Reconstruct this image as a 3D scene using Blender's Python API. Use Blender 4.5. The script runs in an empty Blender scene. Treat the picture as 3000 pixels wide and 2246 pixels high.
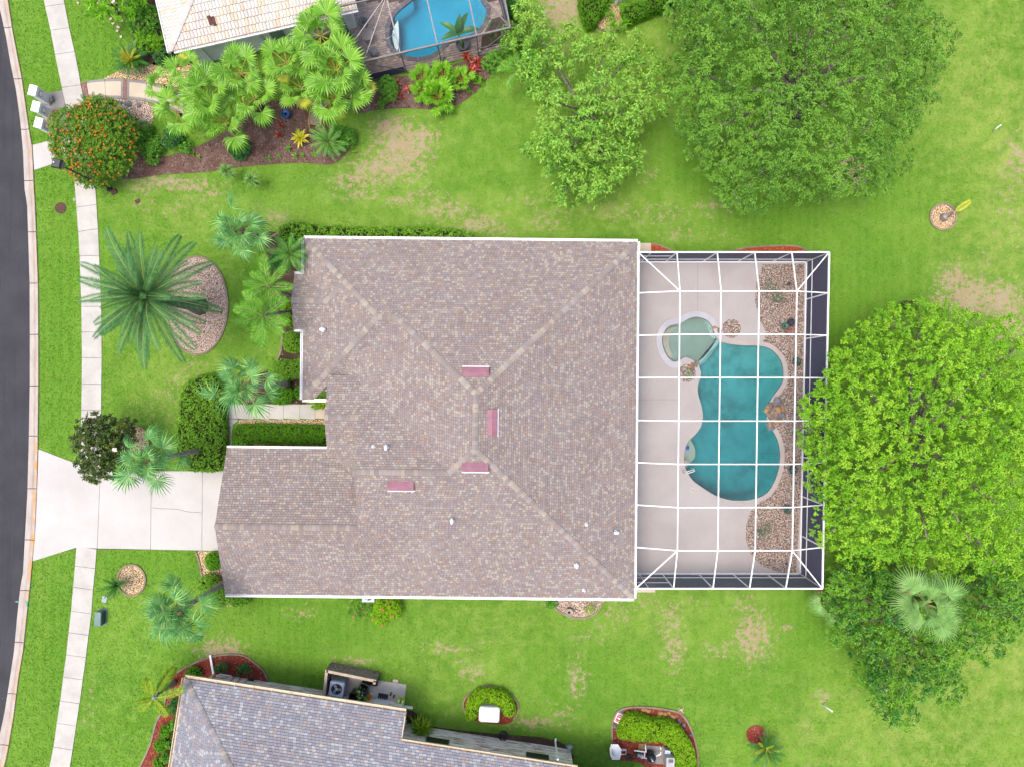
import bpy, math, random
import numpy as np
from mathutils import Vector, Matrix
from mathutils.geometry import delaunay_2d_cdt, tessellate_polygon

SC = bpy.context.scene
COL = SC.collection
R = math.radians
rng = np.random.default_rng(11)
random.seed(5)

# ------------------------------------------------------------------ camera, sky, sun, exposure
H, FPX = 45.0, 2000.0            # camera height in metres; focal length in photo pixels (3000 px wide = 36 mm)
cam_d = bpy.data.cameras.new("camera"); cam_d.lens = 24.0; cam_d.sensor_width = 36.0
cam_d.clip_start = 0.5; cam_d.clip_end = 2500
cam = bpy.data.objects.new("camera", cam_d); COL.objects.link(cam)
cam.location = (0, 0, H); cam.rotation_euler = (0, 0, 0)
SC.camera = cam

SUN_EL, SUN_AZ = R(74), R(250)   # azimuth measured clockwise from +Y (image up)
world = bpy.data.worlds.new("World"); SC.world = world; world.use_nodes = True
wn = world.node_tree
bg = wn.nodes["Background"]; bg.inputs["Strength"].default_value = 0.15
sky = wn.nodes.new("ShaderNodeTexSky"); sky.sky_type = 'NISHITA'; sky.sun_disc = False
sky.sun_elevation = SUN_EL; sky.sun_rotation = SUN_AZ
sky.air_density = 1.0; sky.dust_density = 5.0; sky.ozone_density = 1.0
wn.links.new(sky.outputs[0], bg.inputs[0])
sun_d = bpy.data.lights.new("sun", 'SUN'); sun_d.energy = 1.1; sun_d.angle = R(28); sun_d.color = (1.0, 0.95, 0.86)
sun = bpy.data.objects.new("sun", sun_d); COL.objects.link(sun)
sdir = Vector((math.sin(SUN_AZ) * math.cos(SUN_EL), math.cos(SUN_AZ) * math.cos(SUN_EL), math.sin(SUN_EL)))
sun.rotation_euler = sdir.to_track_quat('Z', 'Y').to_euler(); sun.location = (0, 0, 60)
SC.view_settings.view_transform = 'Standard'; SC.view_settings.look = 'None'
SC.view_settings.exposure = 1.0; SC.view_settings.gamma = 1.0
try: SC.view_settings.use_curve_mapping = False
except Exception: pass
SC.cycles.max_bounces = 8; SC.cycles.transparent_max_bounces = 16
SC.cycles.diffuse_bounces = 3; SC.cycles.glossy_bounces = 2; SC.cycles.transmission_bounces = 4
SC.cycles.volume_bounces = 0
SC.cycles.caustics_reflective = False; SC.cycles.caustics_refractive = False

# ------------------------------------------------------------------ helpers
def P(px, py, z=0.0):
    k = (H - z) / FPX
    return ((px - 1500) * k, -(py - 1123) * k, z)
def PL(pts, z=0.0): return [P(x, y, z) for x, y in pts]
def XY(pts, z=0.0): return [P(x, y, z)[:2] for x, y in pts]

def spline(pts, closed=False, n=6):
    pts = [np.array(p, float) for p in pts]; m = len(pts); out = []
    for i in range(m if closed else m - 1):
        g = (lambda j: pts[j % m]) if closed else (lambda j: pts[min(max(j, 0), m - 1)])
        p0, p1, p2, p3 = g(i - 1), g(i), g(i + 1), g(i + 2)
        for k in range(n):
            t = k / n
            out.append(0.5 * ((2 * p1) + (-p0 + p2) * t + (2 * p0 - 5 * p1 + 4 * p2 - p3) * t * t + (-p0 + 3 * p1 - 3 * p2 + p3) * t ** 3))
    if not closed: out.append(pts[-1])
    return [tuple(p) for p in out]

def area2(p): return sum(p[i][0] * p[(i + 1) % len(p)][1] - p[(i + 1) % len(p)][0] * p[i][1] for i in range(len(p)))
def ccw(p): return list(p) if area2(p) > 0 else list(reversed(p))

def inside(poly, x, y):
    x = np.asarray(x); y = np.asarray(y); c = np.zeros(x.shape, bool); n = len(poly)
    for i in range(n):
        x0, y0 = poly[i][:2]; x1, y1 = poly[(i + 1) % n][:2]
        if y0 == y1: continue
        c ^= ((y0 > y) != (y1 > y)) & (x < (x1 - x0) * (y - y0) / (y1 - y0) + x0)
    return c
def edge_dist(poly, x, y):
    x = np.asarray(x, float); y = np.asarray(y, float); d = np.full(x.shape, 1e9); n = len(poly)
    for i in range(n):
        ax, ay = poly[i][:2]; bx, by = poly[(i + 1) % n][:2]
        L2 = (bx - ax) ** 2 + (by - ay) ** 2 + 1e-12
        t = np.clip(((x - ax) * (bx - ax) + (y - ay) * (by - ay)) / L2, 0, 1)
        d = np.minimum(d, np.hypot(x - ax - t * (bx - ax), y - ay - t * (by - ay)))
    return d

def mesh_of(name, v, f, mats=None, smooth=False, midx=None, fattr=None, vattr=None):
    me = bpy.data.meshes.new(name)
    v = np.asarray(v, np.float32).reshape(-1, 3)
    if isinstance(f, np.ndarray):
        tot = np.full(len(f), f.shape[1]); loops = f.ravel()
    else:
        tot = np.array([len(q) for q in f]); loops = np.array([i for q in f for i in q])
    me.vertices.add(len(v)); me.vertices.foreach_set("co", v.ravel())
    me.loops.add(len(loops)); me.loops.foreach_set("vertex_index", loops.astype(np.int32))
    me.polygons.add(len(tot)); me.polygons.foreach_set("loop_start", np.concatenate([[0], np.cumsum(tot)[:-1]]).astype(np.int32))
    if midx is not None: me.polygons.foreach_set("material_index", np.asarray(midx, np.int32))
    me.polygons.foreach_set("use_smooth", np.full(len(tot), smooth))
    me.update(calc_edges=True)
    for m in (mats if isinstance(mats, (list, tuple)) else [mats] if mats else []): me.materials.append(m)
    for k, a in (fattr or {}).items():
        me.attributes.new(k, 'FLOAT', 'FACE').data.foreach_set("value", np.asarray(a, np.float32))
    for k, a in (vattr or {}).items():
        me.attributes.new(k, 'FLOAT', 'POINT').data.foreach_set("value", np.asarray(a, np.float32))
    return me

WM = {}
def link(o, parent=None, world=None):
    COL.objects.link(o); w = world or Matrix.Identity(4)
    if parent is not None:
        o.parent = parent; o.matrix_parent_inverse = WM[parent.name].inverted()
    o.matrix_basis = w; WM[o.name] = w.copy()
    return o
def tag(o, label=None, cat=None, group=None, kind=None):
    if label: o["label"] = label
    if cat: o["category"] = cat
    if group: o["group"] = group
    if kind: o["kind"] = kind
    return o
def thing(name, label, cat, loc, group=None):
    o = bpy.data.objects.new(name, None); o.empty_display_size = .3
    link(o, None, Matrix.Translation(Vector(loc)))
    return tag(o, label, cat, group)
def part(name, me, parent, world=None, kind=None, label=None):
    return tag(link(bpy.data.objects.new(name, me), parent, world), label, None, None, kind)
def solo(name, me, label=None, cat=None, group=None, kind=None, loc=None):
    """one top-level mesh; the origin goes to the middle of its base"""
    n = len(me.vertices); co = np.empty(n * 3, np.float32); me.vertices.foreach_get("co", co); co = co.reshape(-1, 3)
    if loc is None: loc = np.array([(co[:, 0].min() + co[:, 0].max()) / 2, (co[:, 1].min() + co[:, 1].max()) / 2, co[:, 2].min()])
    loc = np.array(loc, np.float32); me.vertices.foreach_set("co", (co - loc).ravel()); me.update()
    o = link(bpy.data.objects.new(name, me), None, Matrix.Translation(Vector([float(q) for q in loc])))
    return tag(o, label, cat, group, kind)

class MB:
    def __init__(s): s.v = []; s.f = []; s.m = []; s.mi = 0
    def add(s, v, f):
        o = len(s.v); s.v += [tuple(map(float, p)) for p in v]; s.f += [[i + o for i in q] for q in f]; s.m += [s.mi] * len(f); return s
    def box(s, c, size, rot=0.0, top=1.0):
        hx, hy, hz = size[0] / 2, size[1] / 2, size[2] / 2; ca, sa = math.cos(rot), math.sin(rot); v = []
        for sz in (-1, 1):
            k = top if sz > 0 else 1
            for sx, sy in ((-1, -1), (1, -1), (1, 1), (-1, 1)):
                x, y = sx * hx * k, sy * hy * k
                v.append((c[0] + x * ca - y * sa, c[1] + x * sa + y * ca, c[2] + sz * hz))
        return s.add(v, [(3, 2, 1, 0), (4, 5, 6, 7), (0, 1, 5, 4), (1, 2, 6, 5), (2, 3, 7, 6), (3, 0, 4, 7)])
    def rbox(s, c, size, rot=0.0, r=.06, n=3, top=1.0, dome=0.0):
        """box with rounded vertical edges and a chamfered top"""
        pts = []
        for cx, cy, a0 in ((1, 1, 0), (-1, 1, 90), (-1, -1, 180), (1, -1, 270)):
            for k in range(n + 1):
                a = R(a0 + 90 * k / n); pts.append((cx * (size[0] / 2 - r) + r * math.cos(a), cy * (size[1] / 2 - r) + r * math.sin(a)))
        ca, sa = math.cos(rot), math.sin(rot); m = len(pts); v = []; h = size[2]
        for z, k in ((-h / 2, 1), (h / 2 - r * .6, top), (h / 2, top * .93), (h / 2 + dome, top * .55)):
            for x, y in pts: v.append((c[0] + (x * ca - y * sa) * k, c[1] + (x * sa + y * ca) * k, c[2] + z))
        f = []
        for L in range(3): f += [(L * m + i, L * m + (i + 1) % m, (L + 1) * m + (i + 1) % m, (L + 1) * m + i) for i in range(m)]
        f += [tuple(range(3 * m, 4 * m)), tuple(reversed(range(m)))]
        return s.add(v, f)
    def bar(s, p, q, w, h=None):
        h = h or w; p = Vector(p); q = Vector(q); d = (q - p).normalized()
        up = Vector((0, 0, 1)) if abs(d.z) < .95 else Vector((0, 1, 0))
        x = d.cross(up).normalized() * (w / 2); y = x.cross(d).normalized() * (h / 2)
        v = [e + a * x + b * y for e in (p, q) for a, b in ((-1, -1), (1, -1), (1, 1), (-1, 1))]
        return s.add(v, [(0, 1, 2, 3), (7, 6, 5, 4), (0, 4, 5, 1), (1, 5, 6, 2), (2, 6, 7, 3), (3, 7, 4, 0)])
    def tube(s, pts, r, n=8, cap=True):
        pts = [Vector(p) for p in pts]; m = len(pts); rs = r if isinstance(r, (list, tuple)) else [r] * m; v = []
        for i, p in enumerate(pts):
            d = (pts[min(i + 1, m - 1)] - pts[max(i - 1, 0)]).normalized()
            up = Vector((0, 0, 1)) if abs(d.z) < .95 else Vector((1, 0, 0))
            x = d.cross(up).normalized(); y = x.cross(d)
            v += [p + rs[i] * (math.cos(2 * math.pi * k / n) * x + math.sin(2 * math.pi * k / n) * y) for k in range(n)]
        f = [(i * n + k, i * n + (k + 1) % n, (i + 1) * n + (k + 1) % n, (i + 1) * n + k) for i in range(m - 1) for k in range(n)]
        if cap: f += [tuple(reversed(range(n))), tuple(range((m - 1) * n, m * n))]
        return s.add(v, f)
    def lathe(s, c, prof, n=16, rot=0):
        v = [(c[0] + r * math.cos(2 * math.pi * k / n + rot), c[1] + r * math.sin(2 * math.pi * k / n + rot), c[2] + z) for r, z in prof for k in range(n)]
        m = len(prof)
        f = [(i * n + k, i * n + (k + 1) % n, (i + 1) * n + (k + 1) % n, (i + 1) * n + k) for i in range(m - 1) for k in range(n)]
        f += [tuple(reversed(range(n))), tuple(range((m - 1) * n, m * n))]
        return s.add(v, f)
    def prism(s, poly, z0, z1, bev=0.0):
        p = ccw([q[:2] for q in poly]); n = len(p)
        if n <= 4: cap = [tuple(range(n))]
        else:
            cap = []
            for t in tessellate_polygon([[Vector((x, y, 0)) for x, y in p]]):
                a = [p[i] for i in t]; cap.append(tuple(t) if area2(a) > 0 else tuple(reversed(t)))
        v = [(x, y, z0) for x, y in p] + [(x, y, z1) for x, y in p]
        f = [tuple(i + n for i in t) for t in cap] + [tuple(reversed(t)) for t in cap]
        f += [(i, (i + 1) % n, n + (i + 1) % n, n + i) for i in range(n)]
        return s.add(v, f)
    def ribbon(s, pts, w, z0, z1, closed=False):
        pts = [np.array(p[:2], float) for p in pts]; m = len(pts); L = []; Rr = []
        for i in range(m):
            a = pts[(i - 1) % m] if closed or i > 0 else pts[i]; b = pts[(i + 1) % m] if closed or i < m - 1 else pts[i]
            d = b - a; d = d / (np.linalg.norm(d) + 1e-9); nrm = np.array([-d[1], d[0]])
            L.append(pts[i] + nrm * w / 2); Rr.append(pts[i] - nrm * w / 2)
        v = []
        for i in range(m): v += [(*L[i], z0), (*Rr[i], z0), (*Rr[i], z1), (*L[i], z1)]
        f = []
        for i in range(m if closed else m - 1):
            a = i * 4; b = ((i + 1) % m) * 4
            f += [(a + 3, a + 2, b + 2, b + 3), (a, a + 3, b + 3, b), (a + 2, a + 1, b + 1, b + 2), (a + 1, a, b, b + 1)]
        if not closed: f += [(0, 1, 2, 3), tuple((m - 1) * 4 + k for k in (3, 2, 1, 0))]
        return s.add(v, f)
    def me(s, name, mats, smooth=False): return mesh_of(name, s.v, s.f, mats, smooth, s.m)

def holed(outer, holes, z):
    """flat sheet with holes"""
    vs = []; fs = []; es = []
    for loop in [ccw(outer)] + [list(reversed(ccw(h))) for h in holes]:
        o = len(vs); n = len(loop); vs += [Vector(p[:2]) for p in loop]; es += [(o + i, o + (i + 1) % n) for i in range(n)]
    r = delaunay_2d_cdt(vs, es, [], 0, 1e-5); c = np.array([[sum(r[0][i].x for i in f) / len(f), sum(r[0][i].y for i in f) / len(f)] for f in r[2]])
    ok = inside(outer, c[:, 0], c[:, 1])
    for h in holes: ok &= ~inside(h, c[:, 0], c[:, 1])
    fs = [list(f) for f, k in zip(r[2], ok) if k]
    return [(p.x, p.y, z) for p in r[0]], [f if area2([(r[0][i].x, r[0][i].y) for i in f]) > 0 else f[::-1] for f in fs]

# ------------------------------------------------------------------ materials
def S(r, g, b, k=1.75):
    def l(c):
        c /= 255.0
        return (c / 12.92 if c <= .04045 else ((c + .055) / 1.055) ** 2.4) / k
    return (l(r), l(g), l(b), 1.0)
class NT:
    def __init__(s, name):
        s.m = bpy.data.materials.new(name); s.m.use_nodes = True; s.t = s.m.node_tree
        s.b = s.t.nodes["Principled BSDF"]; s.out = s.t.nodes["Material Output"]; s._co = None
    def n(s, typ, ins=None, **kw):
        nd = s.t.nodes.new("ShaderNode" + typ)
        for k, v in kw.items(): setattr(nd, k, v)
        for k, v in (ins or {}).items(): s.set(nd, k, v)
        return nd
    def set(s, nd, k, v):
        if hasattr(v, "is_output"): s.t.links.new(v, nd.inputs[k])
        else: nd.inputs[k].default_value = v
    def co(s):
        if s._co is None: s._co = s.n("NewGeometry").outputs["Position"]
        return s._co
    def noise(s, scale, detail=3, rough=.55, vec=None, out=0):
        return s.n("TexNoise", {"Vector": vec or s.co(), "Scale": scale, "Detail": detail, "Roughness": rough}).outputs[out]
    def scaled(s, x, y, z): return s.n("Mapping", {"Vector": s.co(), "Scale": (x, y, z)}).outputs[0]
    def math(s, op, a, b=0.0, c=0.0, clamp=False):
        return s.n("Math", {0: a, 1: b, 2: c}, operation=op, use_clamp=clamp).outputs[0]
    def mix(s, f, a, b, bt='MIX'):
        nd = s.n("Mix", data_type='RGBA', blend_type=bt)
        s.set(nd, 0, f); s.set(nd, 6, a); s.set(nd, 7, b); return nd.outputs[2]
    def step(s, x, lo, hi):
        return s.n("MapRange", {0: x, 1: lo, 2: hi}, interpolation_type='SMOOTHSTEP').outputs[0]
    def ramp(s, x, stops, const=False):
        nd = s.n("ValToRGB"); e = nd.color_ramp
        e.interpolation = 'CONSTANT' if const else 'LINEAR'
        while len(e.elements) < len(stops): e.elements.new(.5)
        for el, (p, c) in zip(e.elements, stops): el.position = p; el.color = c
        s.set(nd, 0, x); return nd.outputs[0]
    def attr(s, name): return s.n("Attribute", attribute_name=name).outputs["Fac"]
    def bump(s, h, strength=.4, dist=.02):
        s.set(s.b, "Normal", s.n("Bump", {"Height": h, "Strength": strength, "Distance": dist}).outputs[0])
    def done(s, col=None, rough=.75, spec=.3, metal=0.0):
        if col is not None: s.set(s.b, "Base Color", col)
        s.set(s.b, "Roughness", rough); s.set(s.b, "Specular IOR Level", spec); s.set(s.b, "Metallic", metal)
        return s.m

def plain(name, c1, c2=None, scale=3.0, rough=.7, spec=.3, bump=0.0, bscale=60, metal=0.0, dirt=None):
    t = NT(name); c2 = c2 or tuple(x * .82 for x in c1[:3]) + (1,)
    col = t.mix(t.step(t.noise(scale, 5), .3, .7), c1, c2)
    if dirt: col = t.mix(t.math('MULTIPLY', t.step(t.noise(scale * .5, 6, .7), .5, .75), .7), col, dirt)
    if bump: t.bump(t.noise(bscale, 3), bump, .01)
    return t.done(col, rough, spec, metal)

def leafmat(name, cols, trans=.25, rough=.5, big=None, spec=.25, tuft=None):
    """per-leaf colour variation (each leaf is an island), diffuse + translucent"""
    t = NT(name)
    r = t.math('FRACT', t.math('ADD', t.n("NewGeometry").outputs["Random Per Island"], t.n("ObjectInfo").outputs["Random"]))
    col = t.ramp(r, [(i / max(1, len(cols) - 1), c) for i, c in enumerate(cols)])
    if tuft: col = t.mix(t.math('MULTIPLY', t.step(t.attr("growth"), .25, .95), .6), col, tuft)
    if big: col = t.mix(t.math('MULTIPLY', t.step(t.noise(big[1], 2), .42, .66), .75), col, big[0])
    t.done(col, rough, spec)
    tr = t.n("BsdfTranslucent", {"Color": col}); mx = t.n("MixShader", {0: trans, 1: t.b.outputs[0], 2: tr.outputs[0]})
    t.t.links.new(mx.outputs[0], t.out.inputs[0]); return t.m

def concrete(name, c1, c2, joint=None, scale=.8):
    t = NT(name)
    col = t.mix(t.step(t.noise(scale, 6, .65), .3, .72), c1, c2)
    col = t.mix(t.math('MULTIPLY', t.step(t.noise(14, 4, .7), .45, .8), .25), col, tuple(x * .72 for x in c2[:3]) + (1,))
    col = t.mix(t.math('MULTIPLY', t.n("ObjectInfo").outputs["Random"], .16), col, tuple(x * .82 for x in c1[:3]) + (1,))
    t.bump(t.noise(90, 3), .25, .01)
    return t.done(col, .85, .2)

def gravel(name, cols, scale=17, dark=S(60, 45, 35)):
    t = NT(name)
    vo = t.n("TexVoronoi", {"Vector": t.co(), "Scale": scale, "Randomness": 1.0}, feature='F1')
    rv = t.n("SeparateColor", {0: vo.outputs["Color"]}).outputs[0]
    col = t.ramp(rv, [(i / len(cols), c) for i, c in enumerate(cols)], True)
    col = t.mix(t.step(vo.outputs["Distance"], .42, .75), col, dark)
    col = t.mix(t.math('MULTIPLY', t.step(t.noise(1.2, 4), .4, .75), .35), col, tuple(x * .7 for x in cols[0][:3]) + (1,))
    h = t.math('SUBTRACT', 1.0, vo.outputs["Distance"]); t.bump(h, .9, .05)
    return t.done(col, .7, .3)

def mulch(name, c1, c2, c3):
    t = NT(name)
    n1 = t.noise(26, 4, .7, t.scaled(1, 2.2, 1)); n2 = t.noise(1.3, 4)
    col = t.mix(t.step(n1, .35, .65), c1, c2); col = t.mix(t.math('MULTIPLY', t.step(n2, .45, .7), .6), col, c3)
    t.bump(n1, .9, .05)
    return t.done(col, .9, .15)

M = {}
M['white'] = plain("white_paint", (.80, .80, .80, 1), (.72, .73, .75, 1), 2, .45, .4)
M['white_plastic'] = plain("white_plastic", (.78, .78, .77, 1), (.70, .70, .70, 1), 4, .4, .4)
M['stucco_white'] = plain("mailbox_stucco", (.66, .66, .66, 1), (.58, .58, .58, 1), 2, .9, .2, .5, 40)
M['cream_trim'] = plain("cream_gutter", S(246, 228, 202), S(232, 205, 172), 3, .5, .3)
M['concrete'] = concrete("sidewalk_concrete", S(236, 232, 224, 1.9), S(212, 207, 199, 1.9))
M['concrete_cool'] = concrete("driveway_concrete", S(236, 232, 228, 1.9), S(222, 218, 214, 1.9), scale=.4)
M['concrete_warm'] = concrete("cream_concrete", S(238, 222, 200), S(222, 204, 184))
M['concrete_grey'] = concrete("grey_concrete", S(176, 172, 170), S(150, 146, 146))
M['deck'] = concrete("pool_deck_concrete", S(216, 208, 205), S(201, 191, 187), scale=.35)
M['coping'] = concrete("coping_concrete", S(217, 205, 199), S(202, 188, 183))
M['coping_white'] = concrete("white_coping", S(225, 224, 230), S(205, 205, 214))
M['joint'] = plain("joint_soil", S(120, 98, 80), S(90, 72, 58), 6, .95, .1)
M['edging'] = concrete("edging_concrete", S(178, 160, 140), S(140, 124, 108), scale=2)
M['dark'] = plain("dark_plastic", (.018, .018, .022, 1), (.03, .03, .036, 1), 6, .45, .4)
M['black_metal'] = plain("black_metal", (.015, .016, .02, 1), (.03, .03, .035, 1), 6, .4, .5)
M['bronze'] = plain("bronze_aluminium", (.20, .175, .17, 1), (.14, .12, .12, 1), 3, .4, .5, metal=.2)
M['bark'] = plain("tree_bark", S(140, 132, 120, 1.0), S(96, 88, 78, 1.0), 5, .9, .15, .6, 25)
M['palm_bark'] = plain("palm_bark", S(170, 156, 152, 1.0), S(124, 112, 110, 1.0), 4, .9, .15, .8, 18)
M['palm_bark_dark'] = plain("dark_palm_bark", S(128, 116, 112, 1.0), S(84, 74, 70, 1.0), 6, .9, .15, .9, 14)
M['twig'] = plain("dead_twig", S(156, 148, 138, 1.7), S(116, 108, 98, 1.7), 5, .9, .15)
M['screen_roof'] = None
# ------------------------------------------------------------------ ground
DRY = [  # x, y, rx, ry, strength : bare and dry places in the lawn
 (1185,430,95,75,1),(1135,490,130,55,.9),(1050,530,100,38,.8),(1140,375,60,38,1),(1240,400,50,40,.9),(480,532,150,18,.9),(430,550,50,18,.8),(560,548,110,20,.8),
 (810,640,50,30,.75),(760,600,70,30,.45),(1050,575,80,22,.7),(1180,590,80,25,.7),(1300,612,120,42,.72),(1400,655,90,36,.8),(1460,685,60,22,.7),(1240,570,90,30,.6),(1000,545,60,30,.6),
 (1600,645,90,45,.62),(1800,620,90,45,.6),(1560,590,110,45,.5),(1950,630,150,60,.55),(2080,610,70,40,.6),(1900,510,60,40,.55),(1880,470,40,60,.5),(2100,690,120,30,.5),(1990,690,90,25,.6),
 (1650,25,75,60,1),(1640,125,40,45,.8),(1600,30,40,30,.8),(1940,45,50,20,.5),
 (2790,815,60,45,.9),(2840,870,90,70,1),(2930,880,80,60,1),(2760,880,50,60,.75),(2960,960,50,60,.9),(2960,640,90,150,.5),(2985,470,60,90,.75),(2940,560,60,60,.5),(2620,955,75,22,.75),(2520,1000,60,25,.55),(2900,760,90,50,.5),
 (420,600,60,26,.55),(530,610,100,30,.55),(600,572,110,22,.6),(390,680,60,40,.35),(520,1115,60,50,.55),(480,1165,80,60,.5),(560,1070,60,40,.55),(540,690,60,40,.4),
 (650,1905,75,42,.95),(610,1880,40,30,.6),(885,1795,60,28,.62),(1300,1898,80,25,.7),(1380,1962,50,40,.7),(1375,1905,70,30,.5),(1450,1860,60,50,.4),
 (1810,1800,70,50,.62),(1890,1760,70,40,.6),(1960,1810,50,60,.75),(1975,1900,40,70,.78),(1985,1940,30,40,.6),(1760,1850,50,40,.55),(1700,1870,60,50,.45),(1690,1990,38,80,.72),(1700,1900,40,40,.5),
 (2205,1860,60,90,.9),(2190,1770,60,60,.6),(2100,1900,70,40,.62),(2220,1920,60,50,.6),(2020,1760,120,25,.45),(1650,2095,60,40,.62),(1560,2115,90,18,.85),(1590,2050,40,60,.4),
 (265,2050,22,90,.55),(260,2120,40,40,.5),(480,2100,30,30,.5),(1035,1936,70,12,.9),(2300,1840,25,18,.8),(2410,2040,30,40,.7),(2360,2140,40,90,.5),(1000,1900,90,30,.3),(645,1775,40,40,.3),(1610,1770,60,40,.45),
 (2800,1900,200,150,.25),(2700,2150,250,100,.3),(2950,2000,100,200,.3),(330,2060,20,70,.3)]
YEL = [(2850,250,180,260,.7),(2960,450,140,260,.9),(2900,700,160,150,.8),(2850,1950,260,200,.75),(2650,2150,350,150,.6),(1700,100,120,100,.5),(1900,200,100,120,.4),(500,1140,120,110,.6),(1200,480,220,130,.4),
       (1350,620,300,70,.45),(1800,600,300,80,.4),(520,620,160,60,.5),(1980,1850,140,140,.4),(2200,1850,100,130,.4),(1550,1850,300,100,.3),(1400,1950,160,80,.35),(150,700,14,300,.5),(185,900,10,400,.4),(120,1800,20,300,.5)]
LUSH_SHADE = [(160,300,60,400,1),(170,950,50,500,1),(130,1950,70,350,.8),(300,120,120,180,.9),(900,1830,200,60,.8),(820,1900,150,60,.7),(400,1640,160,60,.8),(950,1980,160,50,.7),(2550,850,260,200,.6),(2450,1000,90,160,1),  # lush grass, plus shade beside the trees painted as deeper green
        (2250,620,200,90,.8),(2400,1830,150,120,.8),(2600,600,200,150,.5),(1750,1950,180,120,.6),(1900,1990,250,80,.5),(2150,2000,160,160,.5),(900,400,140,70,.7),(700,540,120,30,.6),(1350,450,130,120,.4),(2050,480,150,90,.9),(1900,730,300,20,.6),
        (620,1850,60,60,.5),(300,1250,40,60,.6),(400,1100,120,160,.3),(400,800,120,250,.3),(800,1760,150,30,.9),(1000,1840,150,60,.7),(1500,2170,300,30,.7),(560,2000,80,60,.5)]
def blobs(L, x, y):
    o = np.zeros(x.shape)
    for bx, by, rx, ry, s in L:
        d2 = ((x - bx) / rx) ** 2 + ((y - by) / ry) ** 2
        o = np.maximum(o, s * np.exp(-d2 * .6))
    return o
def lawn_material():
    t = NT("lawn"); dry, lush_shade, yel = t.attr("dry"), t.attr("lush"), t.attr("yellow")
    wob = t.n("Mix", data_type='VECTOR'); 
    nA, nB, nC = t.noise(.16, 5, .6), t.noise(1.1, 5, .62), t.noise(7.0, 4, .7)
    fine = t.noise(24, 3, .75); fine2 = t.noise(55, 2, .7)
    rnd = t.n("NewGeometry").outputs["Random Per Island"]
    g = t.mix(t.step(nA, .34, .66), S(98, 160, 34), S(130, 182, 58))
    g = t.mix(t.math('MULTIPLY', t.step(nB, .44, .68), .5), g, S(162, 202, 92))
    g = t.mix(t.math('MULTIPLY', t.step(t.noise(.5, 5, .65), .48, .68), .55), g, S(74, 142, 38))
    g = t.mix(t.math('MULTIPLY', yel, t.step(nB, .25, .75)), g, S(190, 204, 104))
    lf = t.math('MULTIPLY', lush_shade, t.math('ADD', .55, t.math('MULTIPLY', nB, .6)), clamp=True)
    stripe = t.step(t.n("TexWave", {"Vector": t.scaled(1, .02, 1), "Scale": .55, "Distortion": 2.5, "Detail": 2.0}).outputs["Fac"], .2, .8)
    g = t.mix(lf, g, t.mix(stripe, S(90, 154, 26), S(102, 164, 34)))  # deeper green for lush growth and for the painted tree shade
    g = t.mix(t.math('MULTIPLY', t.step(nC, .46, .72), .22), g, S(84, 142, 34))
    g = t.mix(t.math('MULTIPLY', t.step(fine, .48, .8), .42), g, S(74, 132, 28))
    g = t.mix(t.math('MULTIPLY', t.step(fine2, .52, .8), .4), g, S(172, 206, 100))
    g = t.mix(t.math('MULTIPLY', t.step(rnd, .1, 1.0), .28), g, S(172, 204, 98))
    # dead grass: the mask is broken up by noise so that it frays into the lawn
    dm = t.math('ADD', t.math('MULTIPLY', dry, .86), t.math('MULTIPLY', t.math('SUBTRACT', nC, .5), 1.1))
    dm = t.math('ADD', dm, t.math('MULTIPLY', t.math('SUBTRACT', t.noise(2.6, 6, .75), .5), 2.5))
    dm = t.math('ADD', dm, t.math('MULTIPLY', t.math('SUBTRACT', fine, .5), .55))
    dmask = t.step(dm, .44, .82)
    straw = t.mix(t.step(fine, .3, .7), S(222, 198, 164), S(186, 158, 128))
    straw = t.mix(t.math('MULTIPLY', t.step(nB, .5, .7), .5), straw, S(204, 190, 176))
    col = t.mix(t.math('MULTIPLY', dmask, .9), g, straw)
    # scattered small dry flecks everywhere
    col = t.mix(t.math('MULTIPLY', t.step(t.noise(3.2, 6, .75), .56, .74), .55), col, S(192, 186, 122))
    t.bump(t.math('ADD', fine, t.math('MULTIPLY', fine2, .6)), .8, .05)
    return t.done(col, .9, .1)
M['lawn'] = lawn_material()

CAGE = [(7.70, 8.0), (19.37, 8.0), (18.95, -12.5), (7.55, -12.5)]      # NW NE SE SW of the big pool enclosure
NO = np.array([-8.97, 20.03]); NE_ = np.array([.974, .225]); NN = np.array([-.225, .974])   # neighbour's enclosure frame
def NC(s, n): return tuple(NO + NE_ * s + NN * n)
NCAGE = [NC(-.9, .02), NC(9.1, .02), NC(9.1, 9), NC(-.9, 9)]

def axis(lo, hi, step, far):
    a = np.arange(lo, hi + 1e-6, step); out = [far * q for q in (1, .5, .25, .14)]
    return np.concatenate([[-q for q in out], a, out[::-1]])
gx, gy = axis(-36, 36, .3, 520.0), axis(-28, 28, .3, 520.0)
X, Y = np.meshgrid(gx, gy, indexing='ij')
v = np.stack([X.ravel(), Y.ravel(), np.zeros(X.size)], 1)
nx, ny = len(gx), len(gy)
I, J = np.meshgrid(np.arange(nx - 1), np.arange(ny - 1), indexing='ij')
a = (I * ny + J).ravel(); quads = np.stack([a, a + ny, a + ny + 1, a + 1], 1)
hole = np.zeros(len(v), bool)
for c in (CAGE, NCAGE):
    hole |= inside(c, v[:, 0], v[:, 1]) & (edge_dist(c, v[:, 0], v[:, 1]) > .05)
quads = quads[~hole[quads].all(1)]
px = v[:, 0] * FPX / H + 1500; py = 1123 - v[:, 1] * FPX / H
me = mesh_of("ground", v, quads, M['lawn'], vattr={"dry": blobs(DRY, px, py), "lush": blobs(LUSH_SHADE, px, py), "yellow": blobs(YEL, px, py)})
tag(link(bpy.data.objects.new("ground", me)), "green lawn with dry straw coloured patches", None, None, "structure")

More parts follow.
